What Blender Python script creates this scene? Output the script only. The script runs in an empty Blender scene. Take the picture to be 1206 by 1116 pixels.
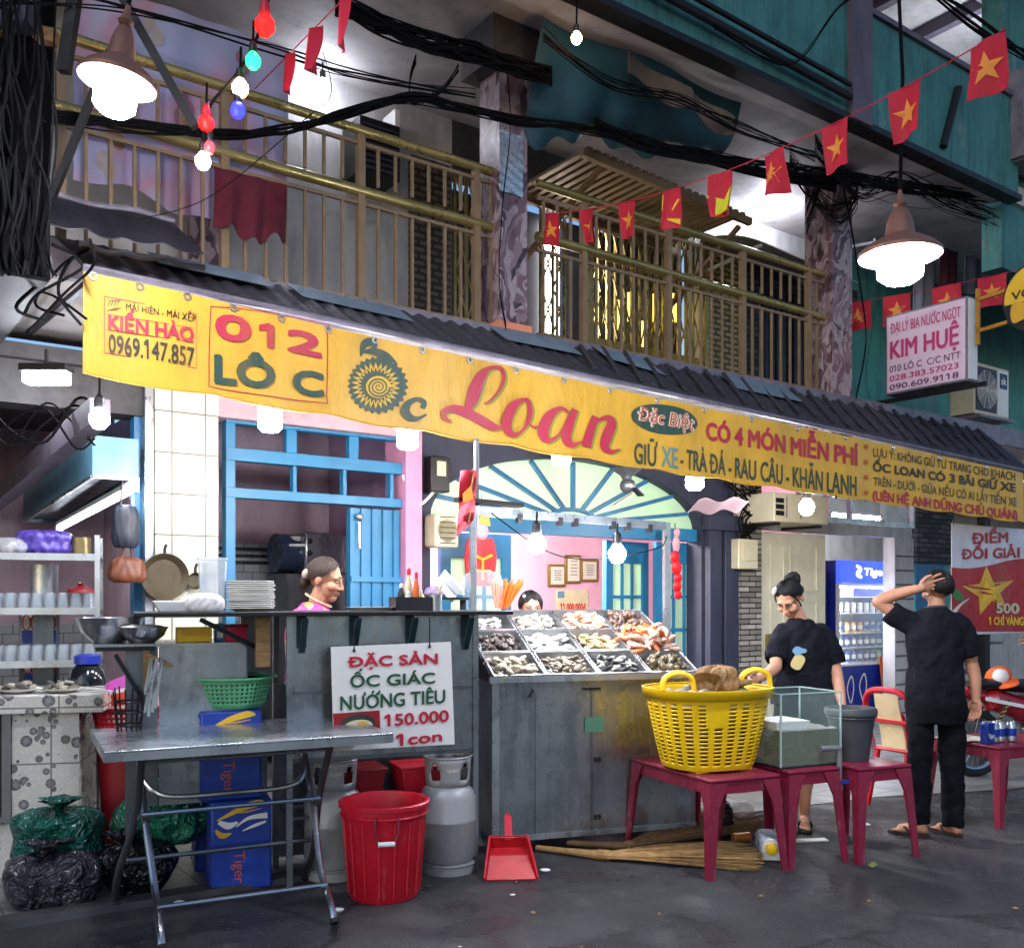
import bpy, bmesh, math, random
from mathutils import Matrix, Vector
R = math.radians; PI = math.pi; SIN = math.sin; COS = math.cos
random.seed(7)
scn = bpy.context.scene
COL = scn.collection
# ------------------------------------------------------------------ camera
F = 1150.0; CX, HY = 603.0, 705.0; CAMZ = 1.47      # focal length / horizon in pixels of the 1206 x 1116 photo
cam = bpy.data.cameras.new('camera'); camo = bpy.data.objects.new('camera', cam); COL.objects.link(camo)
camo.location = (0, 0, CAMZ); camo.rotation_euler = (R(90), 0, 0)
cam.sensor_fit = 'HORIZONTAL'; cam.sensor_width = 36.0; cam.lens = 36.0 * F / 1206
cam.shift_x = 0.0; cam.shift_y = (HY - 558.0) / 1206
cam.clip_start = 0.05; cam.clip_end = 600
scn.camera = camo
# ------------------------------------------------------------------ sky, exposure
world = bpy.data.worlds.new('World'); scn.world = world; world.use_nodes = True
wn = world.node_tree; bg = wn.nodes['Background']
sky = wn.nodes.new('ShaderNodeTexSky'); sky.sky_type = 'NISHITA'; sky.sun_disc = False
sky.sun_elevation = R(24); sky.sun_rotation = R(200); sky.ozone_density = 4.0
wn.links.new(sky.outputs['Color'], bg.inputs['Color']); bg.inputs['Strength'].default_value = 0.09
moon = bpy.data.lights.new('sun', 'SUN'); moon.energy = 0.02; moon.angle = R(10); moon.color = (1, .95, .9)
mo = bpy.data.objects.new('sun', moon); COL.objects.link(mo); mo.rotation_euler = (R(50), 0, R(20))
scn.view_settings.view_transform = 'Standard'; scn.view_settings.look = 'None'
scn.view_settings.gamma = 1.0; scn.view_settings.exposure = 1.0
scn.render.engine = 'CYCLES'
scn.cycles.use_denoising = True; scn.cycles.max_bounces = 7; scn.cycles.diffuse_bounces = 3
scn.cycles.glossy_bounces = 3; scn.cycles.transmission_bounces = 6; scn.cycles.transparent_max_bounces = 10
scn.cycles.caustics_reflective = False; scn.cycles.caustics_refractive = False
scn.cycles.sample_clamp_indirect = 4.0
# ------------------------------------------------------------------ coordinates
def at(px, py, Y): return Vector(((px - CX) / F * Y, Y, CAMZ + (HY - py) / F * Y))
def gnd(px, py):
    Y = CAMZ * F / (py - HY); return Vector(((px - CX) / F * Y, Y, 0))
FA = math.atan2(.584, .811); A0 = 6.05               # the house front recedes to the right
MF = Matrix.Translation((0, A0, 0)) @ Matrix.Rotation(FA, 4, 'Z')
MFI = MF.inverted()
def fq(px, py, w):
    """(u, z) on the plane w metres behind the banner, parallel to the house front"""
    a = A0 + w / COS(FA); t = (px - CX) / F
    Y = a / (1 - math.tan(FA) * t)
    p = MFI @ Vector((t * Y, Y, CAMZ + (HY - py) / F * Y)); return p.x, p.z
def fr(x, y, z, deg): return Matrix.Translation((x, y, z)) @ Matrix.Rotation(R(deg), 4, 'Z')
I4 = Matrix.Identity(4)
# ------------------------------------------------------------------ materials
def hx(h):
    c = [int(h[i:i+2], 16) / 255 for i in (0, 2, 4)]
    return tuple(x / 12.92 if x <= .04045 else ((x + .055) / 1.055) ** 2.4 for x in c) + (1,)
MATS = {}
class NT:
    def __init__(s, name):
        s.m = bpy.data.materials.new(name); s.m.use_nodes = True; s.t = s.m.node_tree
        s.b = s.t.nodes['Principled BSDF']; MATS[name] = s.m
    def n(s, typ, **kw):
        nd = s.t.nodes.new('ShaderNode' + typ)
        for k, v in kw.items():
            if k in nd.inputs: nd.inputs[k].default_value = v
            else: setattr(nd, k, v)
        return nd
    def l(s, a, b): s.t.links.new(a, b)
    def coord(s, kind='Object', sc=(1, 1, 1), wall=False):
        tc = s.n('TexCoord'); out = tc.outputs[kind]
        if wall:
            sp = s.n('SeparateXYZ'); s.l(out, sp.inputs[0]); ad = s.n('Math', operation='ADD'); s.l(sp.outputs[0], ad.inputs[0]); s.l(sp.outputs[1], ad.inputs[1])
            cb = s.n('CombineXYZ'); s.l(ad.outputs[0], cb.inputs[0]); s.l(sp.outputs[2], cb.inputs[1]); out = cb.outputs[0]
        mp = s.n('Mapping'); mp.inputs['Scale'].default_value = sc; s.l(out, mp.inputs[0]); return mp.outputs[0]
    def noise(s, vec, scale, detail=5, rough=.6):
        nz = s.n('TexNoise'); nz.inputs['Scale'].default_value = scale; nz.inputs['Detail'].default_value = detail; nz.inputs['Roughness'].default_value = rough
        s.l(vec, nz.inputs['Vector']); return nz.outputs['Fac']
    def ramp(s, fac, stops, interp='LINEAR'):
        r = s.n('ValToRGB'); cr = r.color_ramp; cr.interpolation = interp
        while len(cr.elements) < len(stops): cr.elements.new(.5)
        for e, (p, c) in zip(cr.elements, stops):
            e.position = p; e.color = c if isinstance(c, tuple) else (c, c, c, 1)
        s.l(fac, r.inputs[0]); return r.outputs[0]
    def mix(s, fac, a, b, mode='MIX'):
        m = s.n('Mix', data_type='RGBA', blend_type=mode)
        for inp, v in ((m.inputs[0], fac), (m.inputs[6], a), (m.inputs[7], b)):
            if isinstance(v, (int, float)): inp.default_value = v
            elif isinstance(v, tuple): inp.default_value = v
            else: s.l(v, inp)
        return m.outputs[2]
    def bump(s, h, strength=.3, dist=.01):
        b = s.n('Bump'); b.inputs['Strength'].default_value = strength; b.inputs['Distance'].default_value = dist
        s.l(h, b.inputs['Height']); s.l(b.outputs[0], s.b.inputs['Normal'])
def scale_c(c, k): return (min(1, c[0] * k), min(1, c[1] * k), min(1, c[2] * k), 1)
def mat(name, col, rough=.6, metal=0., var=.18, scale=7., bump=0., grime=0., scuff=0., sc=(1, 1, 1), coat=0., spec=None, alpha=1., trans=0.):
    if name in MATS: return MATS[name]
    n = NT(name); c = hx(col) if isinstance(col, str) else col
    v = n.coord('Object', sc); f = n.noise(v, scale)
    colr = n.ramp(f, [(.3, scale_c(c, 1 - var)), (.7, scale_c(c, 1 + var * .6))])
    if grime:
        g = n.noise(v, scale * .35, 8, .7); gm = n.ramp(g, [(.48, 0.), (.68, grime)])
        colr = n.mix(gm, colr, scale_c(c, .28))
    if scuff:
        lt = (c[0] * .6 + .4, c[1] * .6 + .36, c[2] * .6 + .36, 1)
        colr = n.mix(n.ramp(n.noise(n.coord('Object', (1, 1, .35)), scale * 5, 9, .75), [(.56, 0.), (.72, scuff)]), colr, lt)
    n.l(colr, n.b.inputs['Base Color'])
    rr = n.ramp(n.noise(v, scale * 1.7), [(.3, max(.03, rough - .1)), (.7, min(1., rough + .1))]); n.l(rr, n.b.inputs['Roughness'])
    n.b.inputs['Metallic'].default_value = metal
    if coat: n.b.inputs['Coat Weight'].default_value = coat
    if spec is not None: n.b.inputs['Specular IOR Level'].default_value = spec
    if alpha < 1: n.b.inputs['Alpha'].default_value = alpha
    if trans: n.b.inputs['Transmission Weight'].default_value = trans
    if bump: n.bump(n.noise(v, scale * 3), bump, .01)
    return n.m
def emit(name, col, strength):
    if name in MATS: return MATS[name]
    n = NT(name); c = hx(col); n.b.inputs['Base Color'].default_value = c
    n.b.inputs['Emission Color'].default_value = c; n.b.inputs['Emission Strength'].default_value = strength; return n.m
def steel(name, col='a4a8ad', rough=.25, sc=(5, 5, .7), grime=.35, metal=.9):
    if name in MATS: return MATS[name]
    n = NT(name); c = hx(col); v = n.coord('Object'); vs = n.coord('Object', sc)
    f = n.noise(vs, 2.3, 6, .62); g = n.noise(v, 1.6, 4, .6); h = n.noise(v, 8, 7, .72)
    cc = n.ramp(g, [(.32, scale_c(c, .68)), (.68, scale_c(c, 1.12))])
    cc = n.mix(n.ramp(f, [(.5, 0.), (.72, grime)]), cc, scale_c(c, .4))
    cc = n.mix(n.ramp(h, [(.56, 0.), (.74, grime)]), cc, (.10, .085, .07, 1))
    n.l(cc, n.b.inputs['Base Color']); n.b.inputs['Metallic'].default_value = metal
    n.l(n.ramp(n.mix(.45, f, h), [(.34, max(.06, rough - .14)), (.66, rough + .2)]), n.b.inputs['Roughness'])
    n.bump(n.noise(v, 2.1, 2), .16, .03); return n.m
def brick(name, c1, c2, mortar, bw, bh, mort=.012, off=.5, rough=.5, bump=.3, wall=True, coat=0., grime=.2):
    n = NT(name); v = n.coord('Object', wall=wall)
    b = n.n('TexBrick', offset=off); n.l(v, b.inputs['Vector']); b.inputs['Scale'].default_value = 1
    b.inputs['Brick Width'].default_value = bw; b.inputs['Row Height'].default_value = bh; b.inputs['Mortar Size'].default_value = mort * bh
    b.inputs['Mortar Smooth'].default_value = .1; b.inputs['Bias'].default_value = 0
    b.inputs['Color1'].default_value = hx(c1); b.inputs['Color2'].default_value = hx(c2); b.inputs['Mortar'].default_value = hx(mortar)
    f = n.noise(n.coord('Object'), 6, 7, .7)
    c = n.mix(n.ramp(f, [(.45, 0.), (.75, grime)]), b.outputs['Color'], (.05, .045, .04, 1))
    n.l(c, n.b.inputs['Base Color']); n.b.inputs['Roughness'].default_value = rough
    if coat: n.b.inputs['Coat Weight'].default_value = coat
    if bump:
        inv = n.n('Math', operation='SUBTRACT'); inv.inputs[0].default_value = 1; n.l(b.outputs['Fac'], inv.inputs[1])
        n.bump(inv.outputs[0], bump, .02)
    return n.m
def glass(name, col=(.9, .97, .95, 1), rough=.02, alpha=.18):
    """thin panes: mostly clear with a gloss"""
    if name in MATS: return MATS[name]
    n = NT(name); n.b.inputs['Base Color'].default_value = col; n.b.inputs['Roughness'].default_value = rough
    n.b.inputs['Alpha'].default_value = alpha; n.b.inputs['Specular IOR Level'].default_value = .8; return n.m
def M(k): return MATS[k]

def ink(name, col):
    n = NT(name); v = n.coord('Object'); vs = n.coord('Object', (3, 3, .5)); c = n.mix(n.ramp(n.noise(vs, 2.4, 9, .72), [(.45, .04), (.72, .34)]), hx(col), hx('a87a2c')); c = n.mix(n.ramp(n.noise(v, 40, 6, .8), [(.6, 0.), (.75, .5)]), c, hx('b98a34')); n.l(c, n.b.inputs['Base Color']); n.b.inputs['Roughness'].default_value = .5
# ground: dark asphalt, damp in patches
n = NT('asphalt'); v = n.coord('Object')
sp = n.ramp(n.noise(v, 95, 3, .85), [(.34, hx('161618')), (.5, hx('39393c')), (.62, hx('606062')), (.78, hx('9c9a97'))])
big = n.ramp(n.noise(v, .9, 6, .65), [(.35, .5), (.65, 1.2)])
cc = n.mix(1., sp, big, 'MULTIPLY'); spk = n.n('TexVoronoi'); spk.inputs['Scale'].default_value = 42; n.l(v, spk.inputs['Vector'])
cc = n.mix(n.ramp(spk.outputs['Distance'], [(.05, .25), (.08, 0.)]), cc, hx('9a9792'))
dw = n.n('VectorMath', operation='MULTIPLY_ADD'); wn_ = n.n('TexNoise'); wn_.inputs['Scale'].default_value = 1.7; wn_.inputs['Detail'].default_value = 6; n.l(v, wn_.inputs['Vector']); n.l(wn_.outputs['Color'], dw.inputs[0]); dw.inputs[1].default_value = (.6, .6, 0); n.l(v, dw.inputs[2]); ck = n.n('TexVoronoi', feature='DISTANCE_TO_EDGE'); ck.inputs['Scale'].default_value = .55; n.l(dw.outputs[0], ck.inputs['Vector'])
cc = n.mix(n.ramp(ck.outputs['Distance'], [(.004, .8), (.012, 0.)]), cc, hx('0c0c0d')); cc = n.mix(n.ramp(n.noise(v, .55, 3, .5), [(.50, 0.), (.515, .35)]), cc, hx('1d1d20')); cc = n.mix(n.ramp(n.noise(v, 2.6, 9, .75), [(.56, 0.), (.68, .4)]), cc, hx('7a7876'))
n.l(cc, n.b.inputs['Base Color']); n.l(n.ramp(n.noise(v, 1.3, 5, .6), [(.40, .22), (.58, .8)]), n.b.inputs['Roughness'])
n.bump(n.noise(v, 95, 4, .85), .9, .02)
n = NT('paving'); v = n.coord('Object'); b = n.n('TexBrick', offset=0.); n.l(v, b.inputs['Vector']); b.inputs['Scale'].default_value = 1
b.inputs['Brick Width'].default_value = .3; b.inputs['Row Height'].default_value = .3; b.inputs['Mortar Size'].default_value = .006
b.inputs['Color1'].default_value = hx('8b8a88'); b.inputs['Color2'].default_value = hx('7d7c7b'); b.inputs['Mortar'].default_value = hx('3c3a38')
cc = n.mix(n.ramp(n.noise(v, 2.5, 8, .7), [(.4, 0.), (.7, .75)]), b.outputs['Color'], hx('2c2a29'))
n.l(cc, n.b.inputs['Base Color']); n.b.inputs['Roughness'].default_value = .45; n.bump(b.outputs['Fac'], -.2, .01)
# white tiles printed with grey bubbles
n = NT('bubble_tile'); v = n.coord('Object', wall=True); vo = n.n('TexVoronoi'); vo.inputs['Scale'].default_value = 16; n.l(v, vo.inputs['Vector'])
sepc = n.n('SeparateColor'); n.l(vo.outputs['Color'], sepc.inputs[0])
rad = n.n('MapRange'); rad.inputs['To Min'].default_value = .2; rad.inputs['To Max'].default_value = .6; n.l(sepc.outputs[0], rad.inputs[0])
dv = n.n('Math', operation='DIVIDE'); n.l(vo.outputs['Distance'], dv.inputs[0]); n.l(rad.outputs[0], dv.inputs[1])
bub = n.ramp(dv.outputs[0], [(0., hx('8f949c')), (.5, hx('5d6068')), (.86, hx('2e3036')), (.93, hx('c9c6bf'))])
dots = n.n('TexVoronoi'); dots.inputs['Scale'].default_value = 55; n.l(v, dots.inputs['Vector'])
bs = n.mix(n.ramp(dots.outputs['Distance'], [(.2, .0), (.5, .3)]), bub, hx('9c9992'))
bk = n.n('TexBrick', offset=0.); n.l(v, bk.inputs['Vector']); bk.inputs['Scale'].default_value = 1; bk.inputs['Brick Width'].default_value = .3; bk.inputs['Row Height'].default_value = .3; bk.inputs['Mortar Size'].default_value = .004
n.l(n.mix(bk.outputs['Fac'], bs, hx('6a6763')), n.b.inputs['Base Color']); n.b.inputs['Roughness'].default_value = .25
# column cladding: irregular pink, white and dark shapes
n = NT('mosaic_column'); v = n.coord('Object', (1, 1, .55), wall=False); nz = n.noise(v, 3.2, 3, .5)
va = n.n('VectorMath', operation='ADD'); n.l(v, va.inputs[0]); cmb = n.n('CombineXYZ'); n.l(nz, cmb.inputs[0]); n.l(nz, cmb.inputs[2]); n.l(cmb.outputs[0], va.inputs[1])
vo = n.n('TexVoronoi'); vo.inputs['Scale'].default_value = 17; n.l(va.outputs[0], vo.inputs['Vector']); sc_ = n.n('SeparateColor'); n.l(vo.outputs['Color'], sc_.inputs[0])
cc = n.ramp(sc_.outputs[0], [(0., hx('a8969b')), (.34, hx('8a7278')), (.58, hx('74535b')), (.8, hx('4d3540')), (.93, hx('2a1f27'))], 'CONSTANT')
n.l(n.mix(n.ramp(n.noise(v, 25, 4), [(.4, 0.), (.7, .5)]), cc, hx('6a5a5d')), n.b.inputs['Base Color']); n.b.inputs['Roughness'].default_value = .35
def relief(name, c1, c2):
    n = NT(name); v = n.coord('Object', wall=True); b = n.n('TexBrick', offset=.5); n.l(v, b.inputs['Vector']); b.inputs['Scale'].default_value = 1
    b.inputs['Brick Width'].default_value = .13; b.inputs['Row Height'].default_value = .055; b.inputs['Mortar Size'].default_value = .013
    b.inputs['Color1'].default_value = hx(c1); b.inputs['Color2'].default_value = scale_c(hx(c1), .75); b.inputs['Mortar'].default_value = hx(c2)
    n.l(b.outputs['Color'], n.b.inputs['Base Color']); n.b.inputs['Roughness'].default_value = .4; n.bump(b.outputs['Fac'], -.6, .03)
relief('relief_brown', '6b5d4e', '2a241f'); relief('relief_lit', 'b9a76a', '4d4326')  # second relief has the yellow light on its panel put into the colours
brick('pillar_tile', 'cfcdb8', 'd6d3c0', '6f6b60', .22, .27, .02, 0., .22, .2, grime=.12)
brick('grey_tile', '8d9296', '969b9e', '54585c', .16, .09, .05, .5, .3, .2)
brick('stone_cladding', 'b5aea4', '67625c', '1d1a18', .23, .055, .12, .43, .8, .9, grime=.4)
brick('dark_stone', '55585c', '25282c', '101112', .2, .06, .12, .43, .8, .9, grime=.4)
# streaky painted concrete
def painted(name, col, stain, amt=.6, rough=.65, sc=(3, 3, .7)):
    n = NT(name); v = n.coord('Object'); vs = n.coord('Object', sc); c = hx(col)
    cc = n.ramp(n.noise(v, 3, 6), [(.3, scale_c(c, .85)), (.7, scale_c(c, 1.1))])
    cc = n.mix(n.ramp(n.noise(vs, 2.4, 9, .72), [(.47, 0.), (.72, amt)]), cc, hx(stain))
    if name.startswith('teal'):
        cc = n.mix(n.ramp(n.noise(v, 1.1, 10, .78), [(.575, 0.), (.60, .32)]), cc, (.22, .25, .25, 1)); cc = n.mix(n.ramp(n.noise(n.coord('Object', (9, 9, .35)), 1.5, 6, .7), [(.56, 0.), (.70, .6)]), cc, hx('10191b'))
    n.l(cc, n.b.inputs['Base Color']); n.b.inputs['Roughness'].default_value = rough
    if name == 'banner_yellow': n.bump(n.noise(n.coord('Object', (2, 2, .8)), 3, 4, .6), .5, .03)
    else: n.bump(n.noise(v, 30, 4), .15, .01)
painted('teal_wall', '3a7573', '1c3236', .7); painted('teal_light', '4f9c97', '2d5552', .6)
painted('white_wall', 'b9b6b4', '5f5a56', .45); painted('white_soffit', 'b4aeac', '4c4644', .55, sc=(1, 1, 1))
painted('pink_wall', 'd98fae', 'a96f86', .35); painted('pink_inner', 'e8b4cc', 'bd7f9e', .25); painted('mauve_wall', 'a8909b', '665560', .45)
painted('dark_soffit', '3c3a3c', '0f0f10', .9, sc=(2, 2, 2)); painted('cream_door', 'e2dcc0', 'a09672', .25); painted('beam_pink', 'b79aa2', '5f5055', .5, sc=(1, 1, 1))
painted('arch_navy', '2e3347', '15171f', .6); painted('blue_paint', '24749f', '14507c', .4, .4); painted('blue_dark_paint', '2a6f9c', '123a55', .5, .4)
painted('banner_yellow', 'dfab35', '8f661c', .2, .45, (3, 3, .5))
painted('pilaster', '5c5360', '2c2830', .6)
n = NT('mint_pane'); dfs = n.n('BsdfDiffuse', Color=hx('c0e6c8')); trl = n.n('BsdfTranslucent', Color=hx('e2fae0')); mxs = n.n('MixShader'); mxs.inputs[0].default_value = .6
n.l(dfs.outputs[0], mxs.inputs[1]); n.l(trl.outputs[0], mxs.inputs[2]); n.l(mxs.outputs[0], n.t.nodes['Material Output'].inputs['Surface'])
steel('steel'); steel('steel_dark', '74787d', .4, grime=.5); steel('steel_bright', 'c4c7ca', .28, grime=.18); steel('chrome', 'b9bbbe', .18, (1, 1, 1), .3, .95)
steel('steel_top', 'c2c7cb', .26, (1.5, 1.5, 1.5), .3, .85)
mat('black_iron', '141417', .5, .3, .3, 6); mat('black_plastic', '111114', .45, 0, .3); mat('black_rubber', '0d0d0e', .7)
mat('cable_black', '08080a', .85, 0, .3, 3, spec=.15); mat('gold_rail', 'b09c62', .3, .7, .25, 4, grime=.3); mat('bronze_bar', '8c7355', .5, .2, .25, 6, grime=.3)
mat('red_plastic', 'c4102a', .45, 0, .2, 4, grime=.4, scuff=.2); mat('maroon_plastic', '7e1935', .42, 0, .2, 5, grime=.3, scuff=.4); mat('bright_red', 'd0141f', .45, 0, .1)
mat('dark_red', '8a0f1c', .5); mat('yellow_plastic', 'f2c40a', .45, 0, .16, 5, grime=.32, scuff=.16); mat('green_plastic', '5fae7c', .4, 0, .12, 6)
mat('white_plastic', 'dcdcd8', .4, 0, .08); mat('white_cloth', 'cfccca', .8, 0, .15); mat('gas_grey', '9a9d9d', .4, .1, .12, 5, grime=.4, scuff=.2)
mat('blue_crate', '1a3c9c', .42, 0, .2, 6, grime=.35, scuff=.15); ink('ink_red', 'b51c46'); ink('ink_green', '12463f'); ink('ink_dark', '1c2a2b')
mat('ink_black', '141416', .5); mat('ink_white', 'e8e4da', .5, 0, .05); mat('ink_yellow', 'e6b92d', .5, 0, .1); mat('ink_orange', 'c85b22', .5); mat('ink_gold', 'd8a62c', .45, 0, .2)
mat('ink_lime', '8f9a2a', .5); mat('ink_signgreen', '0f4a2c', .5); mat('ink_signred', 'b40f2e', .5); mat('ink_pink', 'c23a72', .5); mat('ink_plum', '6a2a5c', .5)
mat('wood', '8a6a40', .7, 0, .35, 14, sc=(1, 1, 6)); mat('straw', 'a47f4c', .8, 0, .4, 20); mat('straw_dark', '6b4f2e', .8, 0, .4, 20)
mat('skin', 'c28d70', .55, 0, .14, 14, bump=.12); mat('skin_tan', 'ad7a5e', .55, 0, .16, 14, bump=.12)
for k_ in ('skin', 'skin_tan'): b_ = MATS[k_].node_tree.nodes['Principled BSDF']; b_.inputs['Subsurface Weight'].default_value = .12; b_.inputs['Subsurface Radius'].default_value = (.012, .005, .003); mat('hair', '0b0909', .6, 0, .3, 60, spec=.3, sc=(1, 1, .3)); mat('hair_grey', '33261f', .6, 0, .5, 90, spec=.3, sc=(1, 1, .3)); mat('lip', 'a2544f', .45)
mat('eye_white', 'd8d2cc', .3); mat('black_cloth', '14161d', .9, 0, .3, 6, bump=.2, spec=.12); mat('black_cloth2', '0e0f15', .9, 0, .3, 6, bump=.2, spec=.12)
mat('flag_red', 'b40e2c', .7, 0, .12, 4); mat('flag_star', 'e08a2a', .6); mat('burgundy_cloth', '561021', .9, 0, .25, 8, bump=.2)
mat('ivory_plastic', 'c9c1a2', .5, 0, .12, 6, grime=.3); mat('ceramic', 'e2e0d8', .2, 0, .05); mat('styrofoam', 'e6e8ea', .7, 0, .05)
mat('corrugated', '47464d', .55, .4, .3, 4, grime=.5, sc=(1, 4, 4)); mat('roof_edge', '7d7884', .5, .3, .3, 9, grime=.5)
mat('brown_panel', '5a4433', .5, 0, .3, 5, sc=(1, 1, .4)); mat('shutter_grey', '3a3d4a', .5, .4, .25, 5); mat('tarp_teal', '1f4a58', .6, 0, .35, 3, bump=.3); mat('black_tarp', '0b0d18', .6, 0, .4, 3, bump=.2)

def bagmat(name, col, rough=.2):
    n = NT(name); v = n.coord('Object'); c = hx(col); wv = n.n('TexNoise'); wv.inputs['Scale'].default_value = 5; n.l(v, wv.inputs['Vector']); ad = n.n('VectorMath', operation='MULTIPLY_ADD'); n.l(wv.outputs['Color'], ad.inputs[0]); ad.inputs[1].default_value = (.25, .25, .25); n.l(v, ad.inputs[2])
    h = None
    for k, (sc_, am) in enumerate(((7, 1.), (15, .5), (34, .22))):
        vo = n.n('TexVoronoi', feature='DISTANCE_TO_EDGE'); vo.inputs['Scale'].default_value = sc_; mp = n.n('Mapping'); mp.inputs['Scale'].default_value = (1, 1, .45 + .2 * k); n.l(ad.outputs[0], mp.inputs[0]); n.l(mp.outputs[0], vo.inputs['Vector'])
        q = n.ramp(vo.outputs['Distance'], [(0., 1.), (.28, 0.)], 'EASE'); mu = n.n('Math', operation='MULTIPLY'); n.l(q, mu.inputs[0]); mu.inputs[1].default_value = am; s = mu.outputs[0]
        if h is not None: a2 = n.n('Math', operation='ADD'); n.l(h, a2.inputs[0]); n.l(s, a2.inputs[1]); s = a2.outputs[0]
        h = s
    n.l(n.ramp(n.noise(v, 6), [(.3, scale_c(c, .7)), (.7, scale_c(c, 1.25))]), n.b.inputs['Base Color']); n.b.inputs['Roughness'].default_value = rough; n.bump(h, .9, .03); return n.m
bagmat('bag_green', '0f5448'); bagmat('bag_green2', '1f6a50'); bagmat('bag_black', '15151a'); bagmat('bag_grey', '33333a', .25)
mat('purple_bag', '4a3a94', .3, 0, .3, 8, bump=.3); mat('brown_leather', '6e3a22', .5, 0, .3); mat('navy_bag', '1d2533', .5); mat('brass_pot', '8a7a55', .35, .6, .3, 5); mat('wok_brown', '4f4633', .45, .4, .45, 4, grime=.5)
mat('fridge_blue', '12288c', .35, 0, .1); mat('orange_card', 'c2501e', .5); mat('gold_frame', '8d6f3a', .4, .5); mat('paper', 'd8d4c6', .7, 0, .06); mat('pink_floral', 'cf4a7c', .8, 0, .3, 20)
mat('orange_straw', 'e4571a', .45, 0, .2, 40); mat('clear_bag', 'd0d2d4', .2, alpha=.35); mat('clear_plastic', 'd6e0ea', .15, alpha=.55)
mat('burlap', '8d6d48', .95, 0, .35, 30, bump=.6); mat('silver_can', 'a9adb3', .25, .8, .1); mat('blue_can', '1d3c9c', .3, .3, .1); mat('gold_can', 'c98a1d', .3, .4, .1); mat('lime_can', 'a6c81f', .35)
glass('pane_glass'); glass('tank_glass', (.45, .62, .6, 1), .02, .05); glass('drink_glass', (.42, .48, .54, 1), .04, .22)
n = NT('murky_water'); n.b.inputs['Base Color'].default_value = hx('6a6f55'); n.b.inputs['Alpha'].default_value = .62; n.b.inputs['Roughness'].default_value = .1
emit('bulb_white', 'f6f8ff', 185); emit('bulb_stall', 'f8f8ff', 210); emit('bulb_room', 'fff6ec', 1700); emit('bulb_cool', 'e6eeff', 150); emit('flood_white', 'eef4ff', 90); emit('tube_kitchen', 'eef4ff', 20); emit('letter_white', 'ffffff', 1.3); emit('tube_white', 'f2f6ff', 170); emit('bulb_red', 'ff0a08', 5); emit('bulb_green', '18d060', 3.5)
emit('bulb_dim', 'e6eeff', 70); mat('matte_black_board', '0a0a0d', .95, 0, .4, 4, spec=.05)  # board colour is an even matte near-black
emit('bulb_blue', '1418ff', 7); emit('bulb_warm', 'ffcf9a', 26); emit('lamp_core', 'f6f6ff', 250); emit('led_strip', 'eef4ff', 70); emit('fridge_sign', '2a3fd0', 1.5); emit('sign_glow', 'd9b6cc', .35); emit('room_panel', 'fff4ea', 9)
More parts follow.
